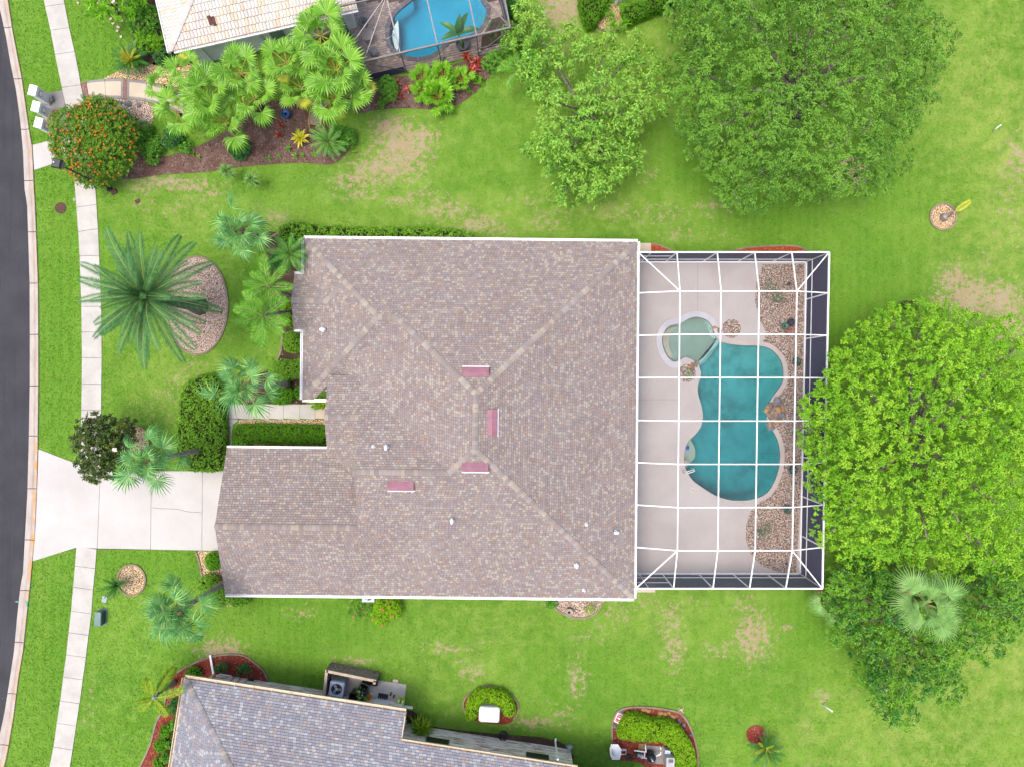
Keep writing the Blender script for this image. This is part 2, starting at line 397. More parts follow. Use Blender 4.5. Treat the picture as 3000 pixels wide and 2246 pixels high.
# ------------------------------------------------------------------ road, kerb, sidewalk, driveway
ROADE = [(-40,-120),(-14,-50),(0,27),(17,102),(32,190),(47.5,264),(59,346),(68,441),(73,560),(80,594),(85,750),(87.5,831),(88,1000),(88,1120),(85,1290),(81,1442),(73,1584),(68,1680),(61,1713),(51,1805),(42,1903),(30.5,1981),(13.6,2089),(0,2150),(-22,2260),(-48,2370)]
KERBE = [(-10,-120),(8,-50),(25,0),(37,81),(52.6,163),(66,230),(76,305),(90,400),(96.6,434),(101.7,559),(103.4,577),(108.5,696),(113.6,831),(114.6,1000),(114.6,1120),(112.6,1310),(110,1425),(103.4,1578),(96.6,1642),(93,1680),(91.5,1700),(81,1794),(69.5,1906),(57.6,1974),(40.7,2103),(25.4,2194),(13.6,2246),(-20,2370)]
def at_y(line, y):
    ys = [p[1] for p in line]; return float(np.interp(y, ys, [p[0] for p in line]))
t = NT("asphalt")
n1, n2, n3 = t.noise(.5, 5, .6), t.noise(38, 2, .6), t.noise(1.0, 3, .6, t.scaled(3.0, .12, 1))
col = t.mix(t.step(n1, .3, .7), S(70, 70, 76), S(82, 81, 86)); col = t.mix(t.math('MULTIPLY', t.step(n2, .5, .8), .5), col, S(116, 114, 118))
col = t.mix(t.math('MULTIPLY', t.step(n3, .52, .68), .35), col, S(58, 59, 68))
col = t.mix(t.step(t.noise(2.4, 2, .5), .76, .79), col, S(170, 170, 172))
t.bump(n2, .5, .02); M['asphalt'] = t.done(col, .9, .15)
yy = np.arange(-110, 2361, 30)
road = [(at_y(ROADE, y), y) for y in yy]
mb = MB(); rp = XY(road); mb.prism(rp + [(-60, rp[-1][1]), (-60, rp[0][1])], -.05, .006)
tag(link(bpy.data.objects.new("road", mb.me("road", M['asphalt']))), "dark asphalt road with faint tyre tracks", None, None, "structure")

t = NT("kerb_concrete"); st, ru = t.attr("stain"), t.attr("rust")
nk = t.noise(1.4, 5, .7, t.scaled(1.6, .5, 1)); col = t.mix(t.step(nk, .3, .7), S(226, 216, 208), S(206, 194, 184))
col = t.mix(t.math('MULTIPLY', st, t.math('ADD', .15, t.math('MULTIPLY', nk, .8)), clamp=True), col, S(158, 142, 132))
col = t.mix(t.math('MULTIPLY', ru, t.step(t.noise(1.1, 5, .7, t.scaled(1.5, 1, 1)), .38, .62)), col, S(226, 172, 104))
t.bump(t.noise(60), .3, .01); M['kerb'] = t.done(col, .85, .2)
kb = MB(); kb.prism(XY([(at_y(ROADE, y) + 1, y) for y in yy] + [(at_y(KERBE, y) - 1, y) for y in yy[::-1]]), -.06, .004)
kerb = tag(link(bpy.data.objects.new("kerb", kb.me("kerb", M['joint']))), "pale concrete kerb and gutter along the road", None, None, "structure")
kj = [-110, -20, 82, 232, 380, 530, 680, 830, 980, 1130, 1276, 1430, 1580, 1728, 1880, 2030, 2180, 2360]
for y0, y1 in zip(kj[:-1], kj[1:]):
    vs, fs, sa, ra = [], [], [], []; ys = np.linspace(y0 + 1.2, y1 - 1.2, 7)
    prof = [(0, -.04, .1), (0, .022, .15), (.38, .014, .25), (.56, .009, 1.), (.68, .034, .75), (.84, .085, .3), (.97, .09, .35), (1.0, .08, .4), (1.0, -.04, .4)]
    for y in ys:
        xa, xb = at_y(ROADE, y), at_y(KERBE, y)
        for u, z, s_ in prof:
            q = P(xa + (xb - xa) * u, y); vs.append((q[0], q[1], z)); sa.append(s_)
            ra.append((1.0 if 1300 < y < 1690 else .45 if y > 1690 or y < 560 else .25) * (1.0 if u > .6 else 0))
    m = len(prof)
    for i in range(len(ys) - 1): fs += [(i * m + k, (i + 1) * m + k, (i + 1) * m + k + 1, i * m + k + 1) for k in range(m - 1)]
    fs += [tuple(range(m)), tuple(reversed(range((len(ys) - 1) * m, len(ys) * m)))]
    part("kerb_segment", mesh_of("kerb_segment", vs, fs, M['kerb'], vattr={"stain": sa, "rust": ra}), kerb)

SWL = [(110,-110),(130,0),(151,93),(167,180),(182,250),(200,340),(213,450),(222,560),(230.5,675),(234.6,750),(240,900),(240.7,975),(241.4,1048),(240.7,1125),(239.7,1200),(238.5,1290),(238,1362),(235,1450),(229,1530),(225.5,1603),(221,1660),(215.3,1725),(210,1790),(202.5,1855),(195.6,1920),(186.5,1985),(178,2055),(168,2120),(158,2190),(147,2246),(120,2370)]
SWR = [(168,-110),(187,0),(205,93),(225,180),(237,250),(256,340),(271,450),(281,560),(288,675),(291.6,750),(297.5,900),(298.5,975),(299,1048),(297.7,1125),(297.4,1200),(296.5,1290),(296,1362),(293,1450),(288,1530),(284,1603),(279.8,1660),(273,1725),(269,1790),(260.4,1855),(252.6,1920),(243.5,1985),(234,2055),(224,2120),(213.6,2190),(205,2246),(180,2370)]
sb = MB()
for y0, y1 in ((-100, 1364), (1600, 2360)):
    ys = np.arange(y0, y1, 24)
    sb.prism(XY([(at_y(SWL, y) + 1, y) for y in ys] + [(at_y(SWR, y) - 1, y) for y in ys[::-1]]), -.06, .010)
walk = tag(link(bpy.data.objects.new("sidewalk", sb.me("sidewalk", M['joint']))), "curving pale concrete sidewalk beside the road", None, None, "structure")
sj = [-100, -55, 17, 87, 157, 254, 330, 402, 470, 536, 604, 675, 750, 824, 898, 973, 1048, 1125, 1201, 1280, 1362, None, 1603, 1660, 1722, 1792, 1855, 1920, 1985, 2055, 2120, 2190, 2262, 2350]
for y0, y1 in zip(sj[:-1], sj[1:]):
    if y0 is None or y1 is None: continue
    g = .55; ys = (y0 + g, (y0 + y1) / 2, y1 - g); tilt = -.02
    pl = [(at_y(SWL, y), y + 0) for y in ys] + [(at_y(SWR, y), y - 7 * (0.5 if y < 1300 else -.9)) for y in ys[::-1]]
    pl = [(at_y(SWL, y), y + (4 if y < 700 else 0 if y < 1400 else -4)) for y in ys] + [(at_y(SWR, y), y - (4 if y < 700 else 0 if y < 1400 else -4)) for y in ys[::-1]]
    if y1 == 1362: pl = [(239, 1281), (238, 1360), (296, 1378), (297, 1281)]
    part("sidewalk_slab", MB().prism(XY(pl), -.05, .05 + random.uniform(-.004, .004)).me("sidewalk_slab", M['concrete']), walk)

dv = MB(); dv.prism(XY([(116, 1318), (236, 1364), (297, 1380), (700, 1381), (706, 1612), (284, 1608), (226, 1604), (99, 1640)]), -.06, .014)
drive = tag(link(bpy.data.objects.new("driveway", dv.me("driveway", M['joint']))), "wide white concrete driveway leading to the garage", None, None, "structure")
for pl in ([(114.5, 1315), (237.5, 1362), (294.6, 1379), (285.8, 1604.5), (225.5, 1602), (97.5, 1642), (106, 1540), (111, 1420)],
           [(295.6, 1379), (444.6, 1379), (441.6, 1607.5), (286.8, 1604.8)], [(445.6, 1379), (593.6, 1379), (592, 1610.5), (442.6, 1607.8)],
           [(594.6, 1379), (712, 1379), (712, 1612.5), (593, 1610.8)]):
    part("driveway_slab", MB().prism(XY(pl), -.05, .055).me("driveway_slab", M['concrete_cool']), drive)
ck = [(447.6,1485.5),(470,1488),(498,1489),(520,1490),(540,1495),(556,1498),(575,1499),(592,1501)]
part("crack", MB().ribbon(XY(spline(ck, n=3)), .022, .054, .0575).me("crack", M['joint']), drive)

# front walk
fw = MB(); fw.prism(XY([(656, 1185), (700, 1184), (980, 1184), (980, 1227), (698, 1227), (679, 1240), (677, 1378), (653.5, 1378)]), -.06, .012)
fwalk = tag(link(bpy.data.objects.new("front_walk", fw.me("front_walk", M['joint']))), "pale concrete walk from driveway to front door", None, None, "structure")
xs = [656, 698, 744, 789, 831, 879, 923.6, 985]
for x0, x1 in zip(xs[:-1], xs[1:]):
    part("walk_slab", MB().prism(XY([(x0 + .4, 1184), (x1 - .4, 1183.5), (x1 - .4, 1228), (x0 + .4, 1225)]), -.05, .045).me("walk_slab", M['concrete'] if x0 < 900 else M['concrete_warm']), fwalk)
for pl in ([(655, 1225.5), (698, 1225.5), (698, 1231), (683, 1243), (679, 1277), (654, 1277)], [(654, 1278), (679, 1278), (678, 1326), (653.5, 1326)], [(653.5, 1327), (678, 1327), (676, 1378.4), (653, 1378.4)]):
    part("walk_slab", MB().prism(XY(pl), -.05, .045).me("walk_slab", M['concrete']), fwalk)

# neighbour's curved entrance walk: cream panels, grey borders, brick bands
M['brick_red'] = plain("walk_brick", S(186, 142, 132), S(150, 112, 106), 9, .85, .2)
top = spline([(238,243),(270,237),(305,233),(350,232),(400,236),(437,242),(500,262),(560,292)], n=5); bot = spline([(246,283),(272,285),(300,288),(370,291),(425,297),(490,315),(545,345)], n=6)
def lerp_line(line, u):
    d = np.array(line); s = np.concatenate([[0], np.cumsum(np.hypot(*np.diff(d, axis=0).T))]); q = u * s[-1]
    return (float(np.interp(q, s, d[:, 0])), float(np.interp(q, s, d[:, 1])))
def cross_quad(u0, u1, a, b, n=4):
    A, B = [], []
    for k in range(n + 1):
        u = u0 + (u1 - u0) * k / n; t0, b0 = lerp_line(top, u), lerp_line(bot, u)
        A.append((t0[0] + (b0[0] - t0[0]) * a, t0[1] + (b0[1] - t0[1]) * a)); B.append((t0[0] + (b0[0] - t0[0]) * b, t0[1] + (b0[1] - t0[1]) * b))
    return A + B[::-1]
ew = tag(link(bpy.data.objects.new("entrance_walk", MB().prism(XY(cross_quad(0, 1, .01, .99, 12)), -.06, .012).me("entrance_walk", M['joint']))), "curved cream entrance walk with grey borders and brick bands", None, None, "structure")
for u0, u1 in ((.05, .21), (.213, .355), (.43, .58), (.583, .76), (.763, 1.0)):
    part("walk_panel", MB().prism(XY(cross_quad(u0, u1, .135, .865)), -.05, .05).me("walk_panel", M['concrete_warm']), ew)
    for a, b in ((0, .13), (.87, 1)):
        part("walk_border", MB().prism(XY(cross_quad(u0, u1, a, b)), -.05, .052).me("walk_border", M['concrete_grey']), ew)
for u0, u1 in ((.357, .375), (.41, .428)):
    part("walk_border", MB().prism(XY(cross_quad(u0, u1, 0, 1)), -.05, .05).me("walk_border", M['concrete_grey']), ew)
for u0, u1 in ((.003, .045), (.377, .408)):
    for k in range(10):
        for h0, h1 in ((0, .48), (.52, 1)):
            part("brick", MB().prism(XY(cross_quad(u0 + (u1 - u0) * h0, u0 + (u1 - u0) * h1, (k + .06) / 10, (k + .94) / 10, 1)), -.05, .05).me("brick", M['brick_red']), ew)

# pads by the kerb
for nm, lab, pl in (("crossing_pad", "white concrete pad crossing the verge beside the orange flowered bush", [(96.6, 426), (150, 412), (214, 394), (220, 462), (158, 480), (101.5, 499)]),
                    ("mailbox_pad", "grey concrete pad under the three mailbox pillars", [(122, 290), (144, 273), (184, 266), (205, 392), (150, 402), (134, 380)])):
    solo(nm, MB().prism(XY(pl), -.05, .04).me(nm, M['concrete_cool' if nm[0] == 'c' else 'concrete_grey']), lab, None, None, "structure")

# ------------------------------------------------------------------ planting beds
M['gravel_gold'] = gravel("golden_gravel", [S(236, 206, 150, 1.3), S(224, 176, 110, 1.3), S(244, 228, 196, 1.3), S(196, 140, 84, 1.3), S(232, 214, 178, 1.3), S(214, 190, 160, 1.3)], 15)
M['gravel_pink'] = gravel("pinkish_gravel", [S(222, 196, 178, 1.3), S(206, 168, 146, 1.3), S(236, 222, 208, 1.3), S(176, 140, 122, 1.3), S(214, 186, 150, 1.3), S(190, 172, 164, 1.3)], 15)
M['gravel_deck'] = gravel("river_gravel", [S(196, 170, 152, 1.3), S(166, 136, 118, 1.3), S(214, 196, 178, 1.3), S(132, 112, 104, 1.3), S(188, 150, 120, 1.3), S(176, 168, 164, 1.3)], 13)
M['mulch_brown'] = mulch("brown_mulch", S(128, 100, 92, 1.35), S(96, 70, 62, 1.35), S(150, 128, 120, 1.35))
M['mulch_red'] = mulch("red_mulch", S(176, 86, 66), S(138, 56, 44), S(168, 104, 86))
M['mulch_orange'] = mulch("orange_mulch", S(218, 108, 58), S(176, 76, 40), S(200, 120, 80))
M['mulch_dark'] = mulch("shaded_soil", S(110, 92, 74), S(74, 58, 46), S(126, 112, 96))  # dark brown soil colour, varied by noise
pebble = mesh_of("pebble", [(.5,0,.1),(0,.42,.08),(-.5,0,.1),(0,-.4,.12),(.05,.03,.42),(0,0,-.1)], [(0,1,4),(1,2,4),(2,3,4),(3,0,4),(1,0,5),(2,1,5),(3,2,5),(0,3,5)])
PV = np.array([v_.co[:] for v_ in pebble.vertices]); PF = np.array([p.vertices[:] for p in pebble.polygons])
def pebbles(poly, dens, size, z):
    xs_ = [p[0] for p in poly]; ys_ = [p[1] for p in poly]
    n = int((max(xs_) - min(xs_)) * (max(ys_) - min(ys_)) * dens)
    x = rng.uniform(min(xs_), max(xs_), n); y = rng.uniform(min(ys_), max(ys_), n); k = inside(poly, x, y) & (edge_dist(poly, x, y) > size * .6); x, y = x[k], y[k]; n = len(x)
    a = rng.uniform(0, 6.3, n); s_ = size * rng.uniform(.6, 1.4, n)
    vx = PV[None, :, 0] * np.cos(a)[:, None] - PV[None, :, 1] * np.sin(a)[:, None]; vy = PV[None, :, 0] * np.sin(a)[:, None] + PV[None, :, 1] * np.cos(a)[:, None]
    v_ = np.stack([vx * s_[:, None] + x[:, None], vy * s_[:, None] + y[:, None], PV[None, :, 2] * s_[:, None] + z + np.zeros((n, 1))], 2).reshape(-1, 3)
    return v_, (PF[None] + (np.arange(n) * len(PV))[:, None, None]).reshape(-1, 3)
def stonemat(name, cols):
    t = NT(name); r = t.math('FRACT', t.math('ADD', t.n("NewGeometry").outputs["Random Per Island"], t.n("ObjectInfo").outputs["Random"]))
    col = t.ramp(r, [(i / len(cols), c) for i, c in enumerate(cols)], True); col = t.mix(t.math('MULTIPLY', t.noise(20), .3), col, S(110, 96, 86))
    return t.done(col, .75, .3)
M['pebble_gold'] = stonemat("golden_pebbles", [S(240, 214, 164, 1.3), S(222, 170, 108, 1.3), S(248, 236, 210, 1.3), S(190, 136, 84, 1.3), S(230, 206, 166, 1.3)])
M['pebble_pink'] = stonemat("pink_pebbles", [S(226, 204, 188, 1.3), S(204, 170, 148, 1.3), S(240, 230, 218, 1.3), S(168, 136, 120, 1.3), S(190, 176, 170, 1.3)])
M['pebble_deck'] = stonemat("river_pebbles", [S(200, 178, 160, 1.3), S(166, 140, 122, 1.3), S(222, 206, 190, 1.3), S(130, 114, 106, 1.3), S(186, 150, 120, 1.3)])
EXCL = []
for nm_, cs_ in (('chip_red', ((176, 84, 62), (140, 58, 46), (196, 108, 84), (116, 50, 42), (186, 122, 104), (158, 72, 54))), ('chip_brown', ((140, 112, 102), (110, 84, 74), (166, 140, 128), (90, 68, 60), (150, 126, 116), (128, 98, 86))), ('chip_orange', ((222, 112, 62), (184, 82, 44), (232, 136, 84), (160, 72, 42)))):
    M[nm_] = stonemat("mulch_" + nm_, [S(*q, 1.45) for q in cs_])
def bed(name, label, pts, mat, edge=None, closed=True, sp=True, dens=0, peb=None, psize=.075, z=.03, ew_=.11):
    pl = XY(spline(pts, True, 5) if sp else pts); EXCL.append(pl)
    o = solo(name, MB().prism(pl, -.06, z).me(name, M[mat]), label, None, None, "structure")
    if dens:
        v_, f_ = pebbles(pl, dens, psize, z - .004); part("pebbles", mesh_of("pebbles", v_, f_, M[peb]), o, None, "stuff")
    if mat.startswith('mulch') and mat != 'mulch_dark':
        v_, f_ = pebbles(pl, 60, .12, z - .01); part("wood_chips", mesh_of("wood_chips", v_, f_, M['chip_' + mat[6:]]), o, None, "stuff")
    if edge is not None:
        e = XY(spline(edge, closed, 5)); part("garden_edging", MB().ribbon(e, ew_, -.04, .09, closed).me("garden_edging", M['edging']), o)
    return o
def ell(cx, cy, rx, ry, n=14, a0=0, a1=360): return [(cx + rx * math.cos(R(a0 + (a1 - a0) * k / n)), cy + ry * math.sin(R(a0 + (a1 - a0) * k / n))) for k in range(n if a1 - a0 == 360 else n + 1)]

bed("gravel_bed", "oval gravel bed with stone edging under the tall date palm", ell(578, 895, 90, 143, 20), 'gravel_pink', ell(578, 895, 90, 143, 20), dens=45, peb='pebble_pink')
bed("gravel_bed", "round golden gravel bed under the dark leaved magnolia", ell(397, 1290, 40, 42), 'gravel_gold', ell(397, 1290, 40, 42), dens=45, peb='pebble_gold')
bed("gravel_bed", "round golden gravel bed with a cycad south of the driveway", ell(386, 1698, 41, 45), 'gravel_gold', ell(386, 1698, 41, 45), dens=45, peb='pebble_gold')
bed("gravel_bed", "round golden gravel bed with the grey palm stump on the right lawn", ell(2762, 636, 38, 38), 'gravel_gold', ell(2762, 636, 38, 38), dens=45, peb='pebble_gold')
bed("gravel_bed", "round gravel ring half hidden under the big oak", ell(2493, 508, 48, 46), 'gravel_gold', ell(2493, 508, 48, 46), dens=30, peb='pebble_gold')
bed("gravel_bed", "golden gravel bed north of the cream entrance walk", [(306,231),(335,216),(370,196),(430,196),(470,170),(505,156),(548,170),(562,200),(520,255),(437,240),(350,230)], 'gravel_gold', dens=40, peb='pebble_gold')
bed("gravel_bed", "pink and gold gravel bed south of the cream entrance walk", [(304,290),(370,293),(425,299),(450,320),(440,372),(400,388),(340,360),(306,320)], 'gravel_pink', dens=40, peb='pebble_pink')
bed("gravel_strip", "narrow gravel strip between front walk and box hedge", [(699,1229),(985,1229),(985,1252),(700,1250)], 'gravel_gold', sp=False, dens=60, peb='pebble_gold')
bed("gravel_strip", "narrow gravel strip between box hedge and garage gutter", [(720,1296),(985,1298),(985,1345),(720,1345)], 'gravel_gold', sp=False, dens=40, peb='pebble_gold')
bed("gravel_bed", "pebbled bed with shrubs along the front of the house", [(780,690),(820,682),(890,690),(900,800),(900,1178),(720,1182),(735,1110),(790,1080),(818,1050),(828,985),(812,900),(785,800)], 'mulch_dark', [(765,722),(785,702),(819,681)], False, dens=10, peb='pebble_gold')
solo("garden_edging", MB().ribbon(XY(spline([(806,905),(820,930),(828,975),(823,1030),(806,1066),(790,1085)], n=5)), .13, -.03, .1).me("garden_edging", M['edging']), "curved stone edging of the front shrub bed", "edging")
bed("gravel_bed", "small gravel bed with round shrubs beside the garage corner", [(573,1613),(700,1616),(700,1775),(640,1775),(597,1700),(585,1650)], 'gravel_gold', [(574,1613),(580,1630),(587,1655),(592,1685),(600,1720)], False, sp=False, dens=30, peb='pebble_gold')
bed("gravel_bed", "half round gravel bed with a pot at the back wall", [(1612,1740),(1617,1768),(1640,1790),(1672,1804),(1710,1808),(1742,1797),(1764,1766),(1770,1740)], 'gravel_pink', [(1612,1760),(1620,1773),(1642,1791),(1672,1805),(1710,1809),(1742,1797),(1764,1766)], False, dens=45, peb='pebble_pink')
bed("mulch_bed", "brown mulch bed under the fan palms on the neighbour's side", [(360,524),(395,470),(400,420),(470,460),(600,420),(700,360),(780,300),(870,305),(900,330),(960,365),(1018,385),(1032,420),(1012,452),(970,482),(880,478),(770,484),(690,492),(600,505),(480,512)], 'mulch_brown')
bed("mulch_bed", "brown mulch bed along the neighbour's pool enclosure", [(1000,270),(1080,235),(1200,222),(1300,200),(1420,160),(1460,165),(1440,215),(1412,252),(1370,290),(1338,308),(1290,322),(1200,318),(1110,322),(1040,330)], 'mulch_brown')
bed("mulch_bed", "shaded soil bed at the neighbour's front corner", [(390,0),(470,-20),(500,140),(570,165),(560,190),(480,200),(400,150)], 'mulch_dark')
bed("mulch_bed", "red mulch bed wrapping the corner of the lower house", [(395,2290),(410,2246),(441,2178),(458,2116),(481,2069),(495,1991),(526,1964),(570,1940),(627,1920),(678,1915),(719,1920),(752,1944),(772,1962),(787,1992),(790,2030),(700,2030),(590,2030),(545,2300)], 'mulch_red', [(410,2246),(441,2178),(458,2116),(481,2069),(495,1991),(526,1964),(570,1940),(627,1920),(678,1915),(719,1920),(752,1944),(772,1962),(787,1992)], False)
bed("mulch_bed", "small red mulch bed round the white tank", [(1357,2059),(1375,2030),(1428,2006),(1480,2022),(1512,2050),(1518,2078),(1502,2110),(1470,2120),(1400,2112),(1362,2090)], 'mulch_red', [(1366,2095),(1357,2059),(1375,2030),(1428,2006),(1480,2022),(1512,2050),(1518,2078),(1504,2106)], False)
bed("mulch_bed", "red mulch bed with boulders round the pool equipment", [(1795,2195),(1793,2127),(1805,2086),(1839,2071),(1890,2069),(1951,2076),(1990,2087),(2022,2130),(2039,2181),(2046,2246),(2050,2300),(1930,2300),(1880,2236),(1800,2222)], 'mulch_red', [(1795,2195),(1793,2127),(1805,2086),(1839,2071),(1890,2069),(1951,2076),(1995,2089),(2022,2130),(2039,2181),(2046,2246),(2049,2290)], False)
bed("mulch_bed", "small red mulch circle beside the lone cycad", ell(2216, 2150, 30, 28), 'mulch_red')
bed("mulch_strip", "orange mulch strip left against the pool enclosure", [(1908,714),(1925,718),(1950,728),(1972,737),(1972,775),(1908,775)], 'mulch_orange', [(1908,713),(1925,717),(1950,727),(1975,738)], False, sp=False)
bed("mulch_strip", "long orange mulch strip right against the pool enclosure", [(2125,741),(2180,728),(2250,722),(2310,721),(2345,726),(2362,738),(2362,775),(2125,775)], 'mulch_orange', [(2125,741),(2180,728),(2250,722),(2310,721),(2345,726),(2364,740)], False, sp=False)
bed("mulch_strip", "dark red mulch strip along the east screen wall", [(2362,772),(2418,790),(2410,1690),(2342,1682)], 'mulch_red', sp=False)
bed("gravel_bed", "small gravel bed with spiky plants between clipped hedges", [(1741,70),(1771,92),(1798,93),(1827,80),(1834,66),(1810,20),(1780,20)], 'gravel_gold', [(1736,66),(1755,84),(1771,92),(1798,93),(1827,80)], False, dens=40, peb='pebble_gold')
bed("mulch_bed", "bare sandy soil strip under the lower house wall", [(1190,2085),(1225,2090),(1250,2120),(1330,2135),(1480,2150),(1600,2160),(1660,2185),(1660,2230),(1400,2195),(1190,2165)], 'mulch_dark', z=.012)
for lab, pl in (("cream concrete slab at the north screen door", [(1866,713),(1907,713),(1907,775),(1866,775)]), ("cream concrete slab at the south screen door", [(1860,1676),(1919,1676),(1919,1733),(1860,1733)])):
    solo("door_slab", MB().prism(XY(pl), -.05, .06).me("door_slab", M['concrete_warm']), lab, None, None, "structure")

# ------------------------------------------------------------------ grass: short tufts over the whole lawn
ys_ = np.arange(-110, 2361, 30)
EXCL += [XY([(-200, -110)] + [(at_y(KERBE, y) + 1, y) for y in ys_] + [(-200, 2361)]), XY([(at_y(SWL, y) - 1, y) for y in ys_] + [(at_y(SWR, y) + 1, y) for y in ys_[::-1]]),
         XY([(112, 1314), (237, 1361), (297, 1377), (720, 1377), (720, 1614), (284, 1608), (224, 1604), (95, 1644)]), XY([(652, 1182), (985, 1182), (985, 1380), (652, 1380)]), XY(cross_quad(0, 1, -.03, 1.03, 12)),
         XY([(94, 425), (150, 409), (216, 390), (224, 466), (158, 483), (99, 502)]), XY([(118, 288), (144, 270), (188, 263), (209, 394), (150, 405), (130, 382)]), XY([(952, 1962), (1110, 1987), (1194, 2000), (1185, 2082), (944, 2052)]), CAGE, NCAGE]
NT_ = 330000
gxy = np.stack([rng.uniform(-34.5, 34.5, NT_), rng.uniform(-26, 26, NT_)], 1)
ok = np.ones(NT_, bool)
for pl in EXCL:
    pa = np.array([p[:2] for p in pl]); lo, hi = pa.min(0), pa.max(0); i = np.where(ok & (gxy >= lo).all(1) & (gxy <= hi).all(1))[0]
    if len(i): ok[i[inside(pl, gxy[i, 0], gxy[i, 1])]] = False
GX = gxy[ok]
# ------------------------------------------------------------------ roofs laid piece by piece
def tonemat(name, cols, rough=.9, fine=None, dark=None):
    t = NT(name)
    r = t.math('FRACT', t.math('ADD', t.attr("tone"), t.n("ObjectInfo").outputs["Random"]))
    col = t.ramp(r, [(i / len(cols), c) for i, c in enumerate(cols)], True)
    col = t.mix(t.math('MULTIPLY', t.step(t.noise(50, 2, .7), .4, .8), .28), col, S(92, 84, 88))
    col = t.mix(t.math('MULTIPLY', t.step(t.noise(.35, 4), .45, .7), .16), col, S(142, 116, 106))
    t.bump(t.noise(120, 2), .3, .005)
    return t.done(col, rough, .15)
M['shingle'] = tonemat("brown_grey_shingle", [S(*[m + .58 * (q - n_) for q, m, n_ in zip(c, (162, 152, 148), (163, 154, 157))], 1.5) for c in [(168, 158, 164), (150, 140, 152), (194, 186, 178), (158, 144, 150), (170, 146, 140), (142, 132, 142), (184, 174, 170), (164, 154, 162), (178, 150, 138), (154, 146, 156), (202, 194, 182), (160, 148, 150), (148, 130, 130), (172, 164, 168)]])
M['cap'] = tonemat("ridge_shingle", [S(*c, 1.55) for c in [(180, 168, 156), (164, 154, 149), (187, 176, 162), (156, 146, 142), (174, 166, 163), (168, 157, 148), (160, 150, 147)]])
M['shingle_grey'] = tonemat("grey_shingle", [S(*[m + .7 * (q - m) for q, m in zip(c, (153, 153, 157))], 1.5) for c in [(158, 160, 172), (142, 144, 160), (176, 180, 188), (150, 146, 158), (168, 158, 158), (134, 136, 152), (184, 188, 194), (152, 154, 166), (172, 156, 150), (146, 150, 164), (194, 196, 200), (156, 152, 160)]])
M['cap_grey'] = tonemat("grey_ridge_shingle", [S(160, 160, 168), S(146, 144, 154), S(176, 172, 172), S(166, 158, 156), S(152, 154, 164), S(186, 178, 170)])
M['tile_cream'] = tonemat("cream_roof_tile", [S(240, 232, 222, 1.6), S(246, 236, 220, 1.6), S(232, 222, 214, 1.6), S(244, 226, 204, 1.6), S(238, 234, 230, 1.6), S(248, 240, 228, 1.6), S(240, 216, 192, 1.6), S(236, 228, 222, 1.6)], .6)
M['cap_cream'] = tonemat("cream_ridge_tile", [S(236, 230, 224), S(242, 236, 228), S(228, 222, 216)], .6)
M['underlay'] = plain("roof_underlay", S(84, 74, 78), S(66, 58, 62), 4, .95, .1)
M['underlay_tan'] = plain("tan_roof_underlay", S(222, 190, 164), S(200, 164, 138), 4, .95, .1)
M['house_wall'] = plain("house_stucco", S(206, 198, 186), S(186, 178, 168), 1.5, .9, .15, .4, 40)
M['grey_wall'] = plain("grey_stucco", S(232, 230, 226, 1.05), S(216, 214, 210, 1.05), 1.2, .9, .15, .4, 40)
t = NT("streaked_stucco")
n1 = t.noise(2.0, 4, .7, t.scaled(.4, .4, 4.0)); n2 = t.noise(1.0, 4)
col = t.mix(t.step(n1, .44, .56), S(248, 242, 236, 1.02), S(172, 142, 118, 1.02)); col = t.mix(t.step(n2, .35, .7), col, S(236, 222, 210, 1.02)); col = t.mix(t.step(n1, .6, .76), col, S(120, 94, 74, 1.02))
t.bump(n1, .8, .05); M['streaked'] = t.done(col, .9, .15)

class Frame:
    def __init__(s, o, deg): s.o = o; s.c = math.cos(R(deg)); s.s = math.sin(R(deg)); s.ang = R(deg)
    def w(s, a, b, z=0.0): return (s.o[0] + a * s.c - b * s.s, s.o[1] + a * s.s + b * s.c, z)
    def l(s, x, y): x -= s.o[0]; y -= s.o[1]; return (x * s.c + y * s.s, -x * s.s + y * s.c)
class Facet:
    def __init__(s, fr, poly, u, m, p, z0): s.fr, s.poly, s.u, s.m, s.p, s.z0 = fr, ccw(poly), u, m, p, z0
    def z(s, a, b): return s.z0 + s.m * ((a - s.p[0]) * s.u[0] + (b - s.p[1]) * s.u[1])
    def w(s, a, b, dz=0.0): return s.fr.w(a, b, s.z(a, b) + dz)
    def hit(s, px, py):
        z = s.z0 + 1
        for _ in range(12):
            x, y, _z = P(px, py, z); a, b = s.fr.l(x, y); z = s.z(a, b)
        return a, b
def clip(sub, clp):
    out = list(sub)
    for i in range(len(clp)):
        ax, ay = clp[i]; bx, by = clp[(i + 1) % len(clp)]; inp, out = out, []
        if not inp: return []
        f = lambda p: (bx - ax) * (p[1] - ay) - (by - ay) * (p[0] - ax)
        for j in range(len(inp)):
            p, q = inp[j], inp[(j + 1) % len(inp)]; fp, fq = f(p), f(q)
            if fp >= 0: out.append(p)
            if (fp >= 0) != (fq >= 0): k = fp / (fp - fq); out.append((p[0] + k * (q[0] - p[0]), p[1] + k * (q[1] - p[1])))
    return out
